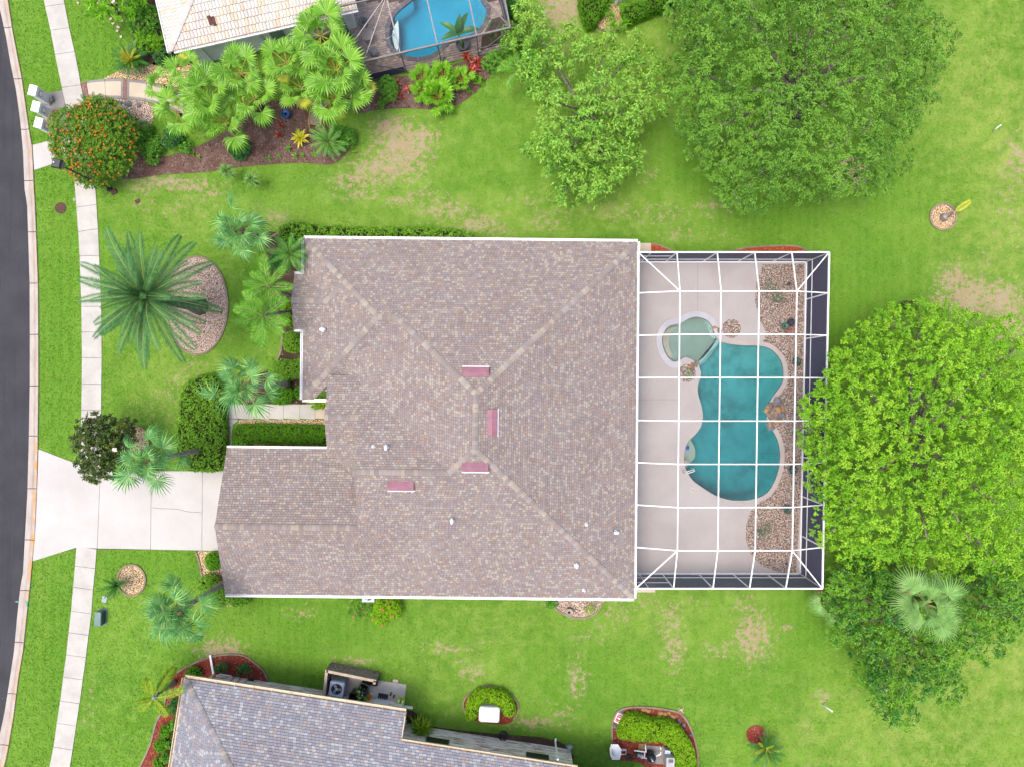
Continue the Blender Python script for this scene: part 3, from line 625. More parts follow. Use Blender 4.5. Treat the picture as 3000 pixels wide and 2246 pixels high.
def lay(facet, course, width, lift, gap=.012, barrel=0.0):
    """rows of roof pieces on a facet -> list of (is_whole, verts, faces, world centre, tone)"""
    u = facet.u; e = (u[1], -u[0]); st = [(a * e[0] + b * e[1], a * u[0] + b * u[1]) for a, b in facet.poly]; st = ccw(st)
    ss = [p[0] for p in st]; ts = [p[1] for p in st]; t0 = min(ts); out = []
    tris = [[st[i] for i in tr] for tr in tessellate_polygon([[Vector((*p, 0)) for p in st]])]; tris = [ccw(q) for q in tris]
    rows = int((max(ts) - t0) / course) + 1
    for i in range(rows):
        ta = t0 + i * course; off = rng.uniform(0, width) if not barrel else (width / 2 if i % 2 else 0); n = int((max(ss) - min(ss)) / width) + 2
        s0 = min(ss) - off + np.arange(n) * width
        c = np.stack([np.stack([s0 + gap / 2, np.full(n, ta + gap)], 1), np.stack([s0 + width - gap / 2, np.full(n, ta + gap)], 1), np.stack([s0 + width - gap / 2, np.full(n, ta + course)], 1), np.stack([s0 + gap / 2, np.full(n, ta + course)], 1)], 1)
        ins = inside(st, c[..., 0], c[..., 1]); cnt = ins.sum(1)
        for k in range(n):
            tone = rng.random()
            if cnt[k] == 4: pcs = [[tuple(p) for p in c[k]]]; whole = True
            elif cnt[k] == 0 and barrel == 0 and course < .2: continue
            else: pcs = [q for q in (clip([tuple(p) for p in c[k]], tr) for tr in tris) if len(q) >= 3 and abs(area2(q)) > 4e-4]; whole = False
            for q in pcs:
                vs = []
                if barrel and whole:
                    nb = 5
                    for tt, lf in ((ta + gap, lift), (ta + course, lift * .3)):
                        for j in range(nb + 1):
                            s_ = s0[k] + gap / 2 + (width - gap) * j / nb; vs.append((s_, tt, lf + barrel * math.sin(math.pi * j / nb)))
                    fs = [(j, j + 1, nb + 2 + j, nb + 1 + j) for j in range(nb)]
                    m0 = len(vs); vs += [(vs[j][0], vs[j][1], -.01) for j in range(nb + 1)]
                    fs += [(m0 + j, m0 + j + 1, j + 1, j) for j in range(nb)]
                else:
                    m0 = len(q)
                    for s_, tt in q: vs.append((s_, tt, lift * (1 - .8 * (tt - ta) / course) + (barrel * .5 if barrel else 0)))
                    for s_, tt in q: vs.append((s_, tt, -.01))
                    fs = [tuple(range(m0))] + [(m0 + j, m0 + (j + 1) % m0, (j + 1) % m0, j) for j in range(m0)]
                ww = []
                for s_, tt, h in vs:
                    a = s_ * e[0] + tt * u[0]; b = s_ * e[1] + tt * u[1]; ww.append(facet.w(a, b, h))
                out.append((whole, ww, fs, ww[0], tone))
    return out
def roof(house, name, facets, course, width, lift, piece, mat, under, maxparts=300, barrel=0.0, score=None, gap=.012):
    mb = MB()
    for f in facets: mb.add([f.w(a, b, -.012) for a, b in f.poly], [tuple(range(len(f.poly)))])
    rf = part("roof", mb.me("roof", M[under]), house)
    allp = []
    for f in facets: allp += lay(f, course, width, lift, gap, barrel)
    idx = [i for i, p in enumerate(allp) if p[0]]
    idx.sort(key=lambda i: -(score(allp[i][3]) if score else allp[i][3][2])); sel = set(idx[:maxparts])
    vs, fs, tn = [], [], []
    for i, (wh, v_, f_, c, tone) in enumerate(allp):
        if i in sel: part(piece, mesh_of(piece, v_, f_, M[mat], fattr={"tone": [tone] * len(f_)}), rf)
        else:
            o = len(vs); vs += v_; fs += [[q + o for q in g] for g in f_]; tn += [tone] * len(f_)
    part(piece + "s", mesh_of(piece + "s", vs, fs, M[mat], fattr={"tone": tn}), rf, None, "stuff")
    return rf
def caps(rf, name, A, B, w, d, exp, mat, start=0.0):
    """overlapping ridge pieces from the low end A to the high end B"""
    A, B = Vector(A), Vector(B); L = (B - A).length; X = (B - A).normalized(); Yv = Vector((0, 0, 1)).cross(X).normalized(); Z = X.cross(Yv)
    n = max(1, int(L / exp)); exp = L / n; cs = [(-1, -1), (-.55, -.42), (0, 0), (.55, -.42), (1, -1)]; vs = []
    for x, h in ((0, .055), (exp - .022, .014)):
        vs += [(x, w * c, d * k + h) for c, k in cs]
    vs += [(0, w * c, d * k - .03) for c, k in cs]
    fs = [(j, j + 5, j + 6, j + 1) for j in range(4)] + [(10 + j, j, j + 1, 11 + j) for j in range(4)]
    me = mesh_of(name, vs, fs, M[mat])
    for i in range(n):
        p = A + X * (exp * i); m = Matrix((( X.x, Yv.x, Z.x, p.x), (X.y, Yv.y, Z.y, p.y), (X.z, Yv.z, Z.z, p.z), (0, 0, 0, 1)))
        part(name, me, rf, m)
def gutter(house, fr, a0, b0, a1, b1, z, mat='white', step=1.15, depth=.13):
    """open channel along an eave; outward is to the right of (a0,b0)->(a1,b1)"""
    d = np.array([a1 - a0, b1 - b0], float); L = np.hypot(*d); d /= L; nrm = np.array([d[1], -d[0]]); mb = MB()
    def q(s, o, zz): p = np.array([a0, b0]) + d * s + nrm * o; return fr.w(p[0], p[1], zz)
    def slab(o0, o1, z0, z1, s0=0.0, s1=L):
        v_ = [q(s, o, zz) for s in (s0, s1) for o, zz in ((o0, z0), (o1, z0), (o1, z1), (o0, z1))]
        mb.add(v_, [(0, 1, 2, 3), (7, 6, 5, 4), (0, 4, 5, 1), (1, 5, 6, 2), (2, 6, 7, 3), (3, 7, 4, 0)])
    slab(-.02, depth, z - .12, z - .10); slab(depth - .035, depth + .012, z - .099, z + .012); slab(-.02, .0, z - .2, z - .121); slab(-.05, -.021, z - .2, z - .03)
    s = .3
    while s < L: slab(.001, depth - .036, z - .012, z + .004, s, s + .03); s += step
    for s in (0.0, L): slab(-.018, depth - .037, z - .098, z + .008, s + .001 if s == 0 else s - .016, s + .015 if s == 0 else s - .001)
    part("gutter", mb.me("gutter", M[mat]), house)

# ---- the main house
MF = Frame((0, 0), -.6)
sN, sE, sW = .358, .347, .33
zr = 6.36; ar = -2.04; bN, bS, aE = 8.79, -13.14, 7.64
rN, rS = bN - (zr - 3) / sN, bS + (zr - 3) / sN
bR = -5.157; zR = 3 + sN * (bR - bS); aR = ar - (zr - zR) / sW
zw = 3 + sN * 4.955; aw1 = -12.9 + 4.955; aw2 = ar - (zr - zw) / sW; bw = 3.835
aEV = ar - (zr - 3.87) / sW
FN = Facet(MF, [(-12.9, bN), (aw1, bw), (aw2, bw), (ar, rN), (aE, bN)], (0, -1), sN, (0, bN), 3)
FE = Facet(MF, [(aE, bN), (ar, rN), (ar, rS), (aE, bS)], (-1, 0), sE, (aE, 0), 3)
FS = Facet(MF, [(aE, bS), (ar, rS), (aR, bR), (-9.0, bR), (-9.0, -8.64), (-17.5, -8.64), (-17.5, bS)], (0, 1), sN, (0, bS), 3)
FW = Facet(MF, [(ar, rN), (aw2, bw), (-10.57, .38), (aEV, .38), (aR, bR), (ar, rS)], (1, 0), sW, (ar, 0), zr)
FR = Facet(MF, [(-11.05, .4), (aEV, .4), (aR, bR), (-9.0, bR), (-9.0, -2.1), (-11.05, -2.1)], (0, -1), sN, (0, bR), zR)
FEN = Facet(MF, [(-11.05, -2.1), (-9.0, -2.1), (-9.0, -4.6), (-11.05, -4.6)], (0, 1), sN, (0, -2.1), FR.z(0, -2.1))
FWW = Facet(MF, [(-12.9, bN), (aw1, bw), (-12.9, -1.12)], (1, 0), sN, (-12.9, 0), 3)
FWS = Facet(MF, [(-12.9, -1.12), (aw1, bw), (aw2, bw), (-12.2, -1.12)], (0, 1), sN, (0, -1.12), 3)
FJN = Facet(MF, [(-13.45, 6.58), (-13.45, 4.88), (-11.15, 4.88), (-12.9, 6.58)], (0, -1), sN, (0, 6.58), 3.02)
FJS = Facet(MF, [(-13.45, 3.18), (-13.45, 4.88), (-11.15, 4.88), (-12.9, 3.18)], (0, 1), sN, (0, 3.18), 3.02)
FG = Facet(MF, [(-17.5, -8.64), (-17.5, -4.14), (-9.0, -4.14), (-9.0, -8.64)], (0, -1), sN, (0, -4.14), 3)
main = thing("house", "single storey house with brown grey shingle hip roof in the middle", "house", MF.w(-3, -2, 0))
walls = MB(); walls.prism([MF.w(a, b)[:2] for a, b in [(-12.45, 8.35), (7.2, 8.35), (7.2, -12.7), (-17.1, -12.7), (-17.1, -4.6), (-11.9, -4.6), (-9.6, -4.6), (-9.6, -.6), (-12.45, -.6)]], 0, 2.93)
def gable(fr, a, pts, th=.1): 
    n = len(pts); v_ = [fr.w(a + k * th, b, z) for k in (0, 1) for b, z in pts]
    walls.add(v_, [tuple(range(n)), tuple(reversed(range(n, 2 * n)))] + [(i, (i + 1) % n, n + (i + 1) % n, n + i) for i in range(n)])
gable(MF, -17.3, [(-4.3, 2.9), (-8.64, 4.5), (-13.0, 2.9)]); gable(MF, -8.9, [(-2.1, 4.70), (bR, zR - .06), (-8.64, 4.56), (-6.0, 3.6), (-4.6, 3.6)])
gable(MF, -10.9, [(.3, 3.84), (-2.1, 4.70), (-4.5, 3.84), (-4.5, 2.9), (.3, 2.9)]); gable(MF, -13.3, [(6.45, 2.98), (4.88, 3.54), (3.3, 2.98), (3.3, 2.7), (6.45, 2.7)])
for b in (.34, -4.52): walls.box(MF.w(-10.0, b, 3.4), (2.0, .05, .88), MF.ang)
part("wall", walls.me("wall", M['house_wall']), main)
sA, sB, sC = (-11.3, -4.25, 3.06), (-9.0, -4.63, 3.88), (-9.0, -6.1, 3.76)
gy_ = (sC[2] - sB[2]) / (sC[1] - sB[1]); gx_ = (sB[2] - sA[2] - gy_ * (sB[1] - sA[1])) / (sB[0] - sA[0]); gl = math.hypot(gx_, gy_)
FSAD = Facet(MF, [sA[:2], sB[:2], sC[:2]], (gx_ / gl, gy_ / gl), gl, sA[:2], sA[2])
rf = roof(main, "roof", [FSAD, FN, FE, FS, FW, FR, FEN, FWW, FWS, FJN, FJS, FG], .134, .20, .016, "roof_shingle", 'shingle', 'underlay')
def hipcap(f, a0, b0, a1, b1, k=.7): caps(rf, "ridge_shingle", f.w(a0, b0, .01), f.w(a1, b1, .01), .17, .17 * .36 * k, .25, 'cap')
hipcap(FN, aE - .1, bN - .1, ar, rN); hipcap(FS, aE - .1, bS + .1, ar, rS); hipcap(FE, ar, rS, ar, rN, 1); hipcap(FN, aw2, bw, ar, rN); hipcap(FN, aw1, bw, aw2, bw, 1)
hipcap(FN, -12.75, bN - .15, aw1, bw); hipcap(FWS, -12.75, -.97, aw1, bw); hipcap(FS, aR, bR, ar, rS); hipcap(FR, -9.1, bR, aR, bR, 1); hipcap(FG, -17.5, -8.64, -9.0, -8.64, 1)
hipcap(FR, -11.05, -2.1, -9.0, -2.1, 1); hipcap(FJN, -13.45, 4.88, -11.2, 4.88, 1); hipcap(FWW, -11.25, 4.9, -10.3, 5.85, .5)
for g in ((aE, bN, -12.9, bN), (-17.5, bS, aE, bS), (aE, bS, aE, bN), (-12.9, bN, -12.9, 6.6), (-12.9, 3.16, -12.9, -1.12), (-12.9, -1.12, -11.1, -1.12), (-12.9, 6.58, -13.45, 6.58), (-13.45, 3.18, -12.9, 3.18), (-11.1, -4.14, -17.5, -4.14)):
    gutter(main, MF, *g, 3.0)
# roof vents and pipes
M['mauve'] = plain("mauve_metal", S(184, 132, 146), S(168, 116, 132), 3, .45, .4)
def slope_axes(f):
    u = np.array([f.u[0], f.u[1]]); e = np.array([u[1], -u[0]]); return e, u
def ridge_vent(f, px, py, label, L=1.5, W=.55):
    a, b = f.hit(px, py); e, u = slope_axes(f); mb = MB()
    def q(s, t_, h): return f.w(a + e[0] * s + u[0] * t_, b + e[1] * s + u[1] * t_, h)
    l, w = L / 2, W / 2
    v_ = [q(-l, -w, .0), q(l, -w, 0), q(l, w, 0), q(-l, w, 0), q(-l, -w, .20), q(l, -w, .20), q(l, w * .1, .23), q(-l, w * .1, .23), q(-l, w, .03), q(l, w, .03)]
    mb.add(v_, [(0, 1, 5, 4), (4, 5, 6, 7), (7, 6, 9, 8), (0, 4, 7, 8, 3), (1, 2, 9, 6, 5), (2, 3, 8, 9)])
    o = solo("roof_vent", mb.me("roof_vent", M['mauve']), label, "roof vent", "mauve roof vents")
    fl = MB(); fl.add([q(s, t_, h) for h in (.02, .05) for s, t_ in ((-l - .03, -w - .07), (l + .03, -w - .07), (l + .03, -w - .005), (-l - .03, -w - .005))], [(0, 3, 2, 1), (4, 5, 6, 7), (0, 1, 5, 4), (1, 2, 6, 5), (2, 3, 7, 6), (3, 0, 4, 7)])
    part("flange", fl.me("flange", M['white']), o)
ridge_vent(FN, 1394, 1089, "mauve metal roof vent on the north slope below the ridge")
ridge_vent(FE, 1443, 1237, "upright mauve metal roof vent on the east slope")
ridge_vent(FS, 1393, 1367, "mauve metal roof vent on the south slope just under the hip peak")
ridge_vent(FS, 1175, 1422, "mauve metal roof vent on the south slope nearest the garage")
M['vent_white'] = plain("vent_white", (.7, .72, .75, 1), (.6, .62, .66, 1), 4, .5, .3)
def goose(f, px, py, label, ang=0.0, L=.34):
    a, b = f.hit(px, py); x, y, z = f.w(a, b); mb = MB()
    mb.lathe((x, y, z - .03), [(.16, 0), (.15, .05), (.09, .07), (.09, .2)], 12)
    d = (math.cos(ang), math.sin(ang)); pts = [(x + d[0] * s * L * .5, y + d[1] * s * L * .5, z + .2 + h) for s, h in ((-.6, -.06), (-.45, .06), (0, .1), (.5, .08), (.75, -.02), (.8, -.1))]
    mb.tube(pts, [.08, .1, .105, .105, .1, .09], 10); solo("vent_hood", mb.me("vent_hood", M['vent_white'], True), label, "vent hood", "white vent hoods on the roof")
def pipe(f, px, py, label):
    a, b = f.hit(px, py); x, y, z = f.w(a, b); mb = MB(); mb.lathe((x, y, z - .04), [(.13, 0), (.11, .07), (.055, .09), (.055, .34), (.04, .34), (.04, .2)], 12)
    solo("vent_pipe", mb.me("vent_pipe", M['vent_white'], True), label, "vent pipe", "small vent pipes on the roof")
goose(FWW, 946.6, 966, "white vent hood on the front left wing of the roof", 0)
goose(FR, 1133, 1310, "white vent hood beside a small pipe on the entry side slope", R(90))
goose(FS, 1325, 1524, "white vent hood midway on the south slope", R(90))
goose(FE, 1803, 1557, "white vent hood near the screen enclosure edge", 0)
goose(FS, 1689, 1654, "white vent hood on the south slope close to the corner hip", R(90))
pipe(FR, 1094, 1307.5, "small vent pipe left of the hood on the entry side slope"); pipe(FE, 1717.6, 1535, "small vent pipe on the east slope"); pipe(FS, 1711, 1727, "small vent pipe above the south gutter")

# ---- the lower (south) house
SF = Frame((-20.12, -18.12), -8.7)
m_ = .36
G1 = Facet(SF, [(0, 0), (7.5, -7.5), (23, -7.5), (30.5, 0), (30.5, -1.53), (13.75, -1.53), (13.75, 0)][:4] and [(0, 0), (7.5, -7.5), (23, -7.5), (28.97, -1.53), (13.75, -1.53), (13.75, 0)], (0, -1), m_, (0, 0), 3)
G2 = Facet(SF, [(0, 0), (0, -15), (7.5, -7.5)], (1, 0), m_, (0, 0), 3)
G3 = Facet(SF, [(7.5, -7.5), (0, -15), (30.5, -15), (23, -7.5)], (0, 1), m_, (0, -15), 3)
low = thing("house", "house with grey shingle roof cut off by the bottom edge", "house", SF.w(10, -8, 0))
wl = MB(); wl.prism([SF.w(a, b)[:2] for a, b in [(.85, -.88), (13.3, -.88), (13.3, -2.26), (24.6, -2.26), (24.6, -14.4), (.85, -14.4)]], 0, 2.95)
part("wall", wl.me("wall", M['streaked']), low)
rf2 = roof(low, "roof", [G1, G2], .15, .235, .018, "roof_shingle", 'shingle_grey', 'underlay', score=lambda c: -abs(c[1] + 20.9) - .05 * abs(c[0] + 12))
part("roof_back", MB().add([G3.w(a, b) for a, b in G3.poly] + [SF.w(23, -7.5, 5.7), SF.w(30.5, -15, 3), SF.w(28.97, -1.53, 3.55)], [(0, 1, 2, 3), (4, 5, 6)]).me("roof_back", M['shingle_grey']), rf2)
caps(rf2, "ridge_shingle", G1.w(.12, -.12, .01), G1.w(7.5, -7.5, .01), .17, .045, .25, 'cap_grey'); caps(rf2, "ridge_shingle", G1.w(7.5, -7.5, .01), G1.w(9, -7.5, .01), .17, .06, .25, 'cap_grey')
gutter(low, SF, 13.75, 0, 0, 0, 3.0, 'cream_trim', 1.15, .2); gutter(low, SF, 0, 0, 0, -15, 3.0, 'cream_trim', 1.5, .18); gutter(low, SF, 24.6, -1.53, 13.75, -1.53, 3.55, 'cream_trim', .95, .16)
mb = MB(); mb.box(SF.w(13.78, -.76, 3.2), (.05, 1.5, .5), SF.ang); part("fascia", mb.me("fascia", M['cream_trim']), low)

# ---- the upper (north) house
UF = Frame((-21.1, 20.35), 12.8)
U1 = Facet(UF, [(0, 0), (11.9, 0), (11.9, 6), (6, 6)], (0, 1), .36, (0, 0), 3)
U2 = Facet(UF, [(0, 0), (6, 6), (0, 12)], (1, 0), .36, (0, 0), 3)
up = thing("house", "house with cream tiled roof and pale grey walls at the top edge", "house", UF.w(6, 5, 0))
wl = MB(); wl.prism([UF.w(a, b)[:2] for a, b in [(.9, .55), (11.3, .55), (11.3, 11.4), (.9, 11.4)]], 0, 2.95); part("wall", wl.me("wall", M['grey_wall']), up)
for a in (1.25, 3.1, 5.2, 7.6, 9.8):
    part("pilaster", MB().box(UF.w(a, .49, 1.47), (.42 if a > 2 else .7, .12, 2.94), UF.ang).me("pilaster", M['grey_wall']), up)
rf3 = roof(up, "roof", [U1, U2], .40, .215, .03, "roof_tile", 'tile_cream', 'underlay_tan', barrel=.034, gap=.016, score=lambda c: -c[1])
caps(rf3, "ridge_tile", U1.w(.1, .1, .05), U1.w(6, 6, .05), .2, .05, .4, 'cap_cream')
part("roof_back", MB().add([UF.w(6, 6, 5.16), UF.w(11.9, 6, 5.16), UF.w(11.9, 12, 3), UF.w(0, 12, 3), UF.w(11.9, 0, 3)], [(0, 1, 2, 3), (1, 4, 2)]).me("roof_back", M['tile_cream']), rf3)
a_, b_ = U1.hit(622, 62); bt = MB()
for k, (da, w_) in enumerate(((-.11, .2), (.1, .17))):
    bt.add([U1.w(a_ + da + s * w_ / 2, b_ + t_ - k * .08, h) for h in (.05, .12) for s, t_ in ((-1, -.22), (1, -.22), (1, .24), (-1, .24))], [(4, 5, 6, 7), (0, 1, 5, 4), (1, 2, 6, 5), (2, 3, 7, 6), (3, 0, 4, 7)])
part("broken_tile", bt.me("broken_tile", plain("broken_tile", S(132, 74, 62), S(80, 60, 66), 8, .8)), rf3)
gutter(up, UF, 0.3, 0, 11.9, 0, 3.0, 'white', 1.1); gutter(up, UF, 0, 12, 0, 0, 3.0, 'white', 1.5, .1)
M['pane'] = plain("window_glass", S(150, 168, 178), S(120, 140, 152), 2, .12, .6)
for a in (6.4, 8.7):
    f_ = part("window", MB().box(UF.w(a, .53, 1.5), (1.0, .06, 1.3), UF.ang).me("window", M['white']), up); part("pane", MB().box(UF.w(a, .49, 1.5), (.86, .03, 1.16), UF.ang).me("pane", M['pane']), f_)
lt = MB(); lt.box(UF.w(4.3, .44, 2.2), (.14, .18, .3), UF.ang); part("wall_lamp", lt.me("wall_lamp", M['dark']), up)
ds = MB(); ds.bar(UF.w(.75, .45, 2.9), UF.w(.75, .45, .15), .09); ds.bar(UF.w(.75, .45, .12), UF.w(.55, -.3, .06), .1); part("downspout", ds.me("downspout", M['white']), up)

# grass tufts, now that the house outlines are known
for fr_, pl in ((MF, [(-12.5, 8.4), (7.3, 8.4), (7.3, -12.75), (-17.2, -12.75), (-17.2, -4.5), (-12.5, -.5)]), (SF, [(.85, -.88), (13.3, -.88), (13.3, -2.26), (24.6, -2.26), (24.6, -14.4), (.85, -14.4)]), (UF, [(.8, .45), (11.4, .45), (11.4, 11.5), (.8, 11.5)])):
    GX = GX[~inside([fr_.w(a, b)[:2] for a, b in pl], GX[:, 0], GX[:, 1])]
n = len(GX); px = GX[:, 0] * FPX / H + 1500; py = 1123 - GX[:, 1] * FPX / H; dr_ = blobs(DRY, px, py); lu_ = blobs(LUSH_SHADE, px, py); ye_ = blobs(YEL, px, py)
hgt = rng.uniform(.018, .05, n) * (1 - .6 * dr_); a = rng.uniform(0, 6.283, n); w = rng.uniform(.025, .06, n); ca, sa = np.cos(a), np.sin(a); lx, ly = rng.normal(0, .07, n), rng.normal(0, .07, n)
tv = np.stack([np.stack([GX[:, 0] - ca * w, GX[:, 1] - sa * w, np.full(n, -.005)], 1), np.stack([GX[:, 0] + ca * w, GX[:, 1] + sa * w, np.full(n, -.005)], 1), np.stack([GX[:, 0] + lx + ca * w * .4, GX[:, 1] + ly + sa * w * .4, hgt], 1), np.stack([GX[:, 0] + lx - ca * w * .4, GX[:, 1] + ly - sa * w * .4, hgt * .9], 1)], 1).reshape(-1, 3)
me = mesh_of("grass", tv, np.arange(4 * n).reshape(-1, 4), M['lawn'], vattr={"dry": np.repeat(dr_, 4), "lush": np.repeat(lu_, 4), "yellow": np.repeat(ye_, 4)})
tag(link(bpy.data.objects.new("grass", me)), "short lawn grass, patchy and straw coloured in places", "grass", None, "stuff")
# ------------------------------------------------------------------ water and screen materials
def water(name, absorb, density, tint):
    t = NT(name); t.t.nodes.remove(t.b)
    tr = t.n("BsdfTransparent", {"Color": tint}); gl = t.n("BsdfGlossy", {"Color": (1, 1, 1, 1), "Roughness": .04})
    bmp = t.n("Bump", {"Height": t.noise(5, 3, .6), "Strength": .25, "Distance": .03})
    t.set(gl, "Normal", bmp.outputs[0])
    fr = t.n("Fresnel", {"IOR": 1.33}); t.set(fr, "Normal", bmp.outputs[0])
    mx = t.n("MixShader", {0: fr.outputs[0], 1: tr.outputs[0], 2: gl.outputs[0]})
    t.t.links.new(mx.outputs[0], t.out.inputs["Surface"])
    va = t.n("VolumeAbsorption", {"Color": absorb, "Density": density}); t.t.links.new(va.outputs[0], t.out.inputs["Volume"])
    return t.m
def screen(name, cover, col):
    t = NT(name); t.done(col, .7, .15)
    tr = t.n("BsdfTransparent"); mx = t.n("MixShader", {0: cover, 1: tr.outputs[0], 2: t.b.outputs[0]})
    t.t.links.new(mx.outputs[0], t.out.inputs["Surface"]); return t.m
M['screen_roof'] = screen("roof_screen_mesh", .10, (.16, .17, .20, 1))
M['screen_wall'] = screen("wall_screen_mesh", .955, (.042, .046, .088, 1))
M['screen_dark'] = screen("dark_screen_mesh", .30, (.03, .035, .045, 1))
M['plaster'] = plain("pool_plaster", S(158, 214, 210), S(134, 196, 192), .9, .8, .1, dirt=S(96, 150, 146))
M['plaster_sand'] = plain("shelf_plaster", S(240, 204, 184), S(222, 188, 168), .7, .8, .1)
M['plaster_blue'] = plain("blue_pool_plaster", S(100, 222, 240), S(80, 208, 232), .6, .8, .1)
M['tile_band'] = plain("waterline_tile", S(52, 84, 104), S(38, 66, 88), 12, .35, .4)
M['water'] = water("pool_water", (.0, .78, .84, 1), .8, (.90, .98, .98, 1))
M['water_blue'] = water("blue_pool_water", (.0, .80, .95, 1), .5, (.92, .98, 1, 1))
M['rock'] = plain("pool_rock", S(120, 116, 122), S(168, 134, 104), 4, .8, .2, .8, 12, dirt=S(70, 64, 66))
M['rock_tan'] = plain("tan_boulder", S(206, 164, 104), S(180, 136, 96), 5, .85, .2, .5, 14)
M['rock_grey'] = plain("grey_boulder", S(150, 150, 160), S(120, 118, 128), 5, .85, .2, .6, 14)
def rock_mesh(name, c, r, mat, seed=0, flat=.6):
    g = np.random.default_rng(seed); mb = MB(); n = 9; rings = [(-.25, .8), (.15, 1.0), (.5, .85), (.8, .5), (.95, .15)]; v_ = []
    ph = g.uniform(0, 6, 4); el = g.uniform(.75, 1.25)
    for z, k in rings:
        for j in range(n):
            a = 2 * math.pi * j / n; rr = r * k * (1 + .14 * math.sin(2 * a + ph[0]) + .1 * math.sin(3 * a + ph[1]) + g.uniform(-.07, .07))
            v_.append((c[0] + rr * math.cos(a) * el, c[1] + rr * math.sin(a) / el, c[2] + z * r * flat * 1.3))
    f = [(i * n + j, i * n + (j + 1) % n, (i + 1) * n + (j + 1) % n, (i + 1) * n + j) for i in range(len(rings) - 1) for j in range(n)] + [tuple(range((len(rings) - 1) * n, len(rings) * n))]
    return mb.add(v_, f).me(name, mat, False)

# ------------------------------------------------------------------ the big pool and its deck
ZD = .10
MAINP = [(2110,1001),(2137,1008),(2180,1012),(2222,1012.6),(2250,1020),(2270,1034),(2287,1058),(2294,1089),(2291,1120),(2280,1138),(2262,1163),(2250,1184),(2245,1210),(2247,1238),(2255,1252),(2267,1268),(2280,1300),(2284,1340),(2277,1384),(2262,1420),(2248,1440),(2229,1453),(2198,1462),(2161,1465),(2127,1461),(2093,1449),(2059,1428),(2030,1407),(2012,1381),(2003.5,1354),(2005,1320),(2015,1293),(2035.6,1272),(2052,1249),(2058,1222),(2054,1188),(2044,1154),(2044,1127),(2050,1108),(2053,1092),(2047,1072)]
SPAP = [(2100,992),(2090,977),(2080,950),(2063,935),(2039,929),(2015,935),(1992,949),(1961,955),(1946,972),(1939,994),(1943,1021),(1956,1046),(1972,1059),(1990,1055),(2004,1047),(2020,1050),(2040,1063)]
mp = XY(spline(MAINP[:-1], False, 3)) + XY([MAINP[-1]]); sp_ = XY(spline(SPAP, False, 3))
union = mp + sp_[::-1]
deck_v, deck_f = holed(CAGE, [union], ZD)
deck = tag(link(bpy.data.objects.new("pool_deck", mesh_of("pool_deck", deck_v, deck_f, M['deck']))), "pale concrete pool deck inside the white screen enclosure", None, None, "structure")
dk = MB(); dk.ribbon([CAGE[i] for i in range(4)], .12, -.1, ZD - .006, True); part("deck_edge", dk.me("deck_edge", M['deck']), deck)
for pl in ([(2043, 770), (2043, 925)], [(1866, 1170), (1985, 1170)], [(1866, 1480), (2010, 1482)]): part("control_joint", MB().ribbon(XY(pl), .018, ZD + .001, ZD + .004).me("control_joint", M['edging']), deck)
pool = tag(link(bpy.data.objects.new("swimming_pool", MB().add([(x, y, z) for z in (ZD, -1.82) for x, y in ccw(mp)], [(i, i + len(mp), (i + 1) % len(mp) + len(mp), (i + 1) % len(mp)) for i in range(len(mp))]).me("swimming_pool", M['plaster']))), "teal free form swimming pool with a shallow round shelf", None, None, "structure")
fl_v, fl_f = holed([mp[i] for i in range(len(mp))], [], -1.5)
gx2, gy2 = np.meshgrid(np.arange(10.5, 18.2, .35), np.arange(-8.2, 2.8, .35)); keep_ = inside(mp, gx2.ravel(), gy2.ravel()) & (edge_dist(mp, gx2.ravel(), gy2.ravel()) > .1)
vs2 = [Vector(q) for q in ccw(mp)]; n2 = len(vs2); vs2 += [Vector((x_, y_)) for x_, y_ in zip(gx2.ravel()[keep_], gy2.ravel()[keep_])]
r2 = delaunay_2d_cdt(vs2, [(i, (i + 1) % n2) for i in range(n2)], [], 1, 1e-5)
fl_v = [(p.x, p.y, -.75 - 1.0 * min(1, max(0, (2.4 - p.y) / 7.5)) ** .8) for p in r2[0]]; fl_f = [list(f) if area2([(r2[0][i].x, r2[0][i].y) for i in f]) > 0 else list(f)[::-1] for f in r2[2]]
part("pool_floor", mesh_of("pool_floor", fl_v, fl_f, M['plaster']), pool)
fl_v, fl_f = holed(sp_, [], -.42); part("shelf_floor", mesh_of("shelf_floor", fl_v, fl_f, M['plaster_sand']), pool)
wl = MB(); n = len(sp_); c_ = ccw(sp_); wl.add([(x, y, z) for z in (ZD, -.45) for x, y in c_], [(i, i + n, (i + 1) % n + n, (i + 1) % n) for i in range(n)]); part("shelf_wall", wl.me("shelf_wall", M['plaster_sand']), pool)
def inset_ring(poly, d):
    p = np.array(ccw(poly)); n = len(p); o = []
    for i in range(n):
        t_ = p[(i + 1) % n] - p[i - 1]; t_ /= np.linalg.norm(t_) + 1e-9; o.append(p[i] + np.array([-t_[1], t_[0]]) * d)
    return [tuple(q) for q in o]
rg = inset_ring(mp, .012); tb = MB(); n = len(rg)
tb.add([(x, y, z) for z in (.02, -.16) for x, y in rg], [(i, i + n, (i + 1) % n + n, (i + 1) % n) for i in range(n)]); part("waterline_tile", tb.me("waterline_tile", M['tile_band']), pool)
dam = [SPAP[0], (2076, 1031), (2060, 1050), SPAP[-1], MAINP[-1], (2062, 1062), (2083, 1037), (2104, 1003)]
dam = XY([(2102, 990), (2090, 1012), (2076, 1031), (2060, 1049), (2038, 1063), (2046, 1076), (2068, 1060), (2088, 1036), (2112, 1003)])
part("dam_wall", MB().prism(dam, -1.5, -.035).me("dam_wall", M['plaster']), pool)
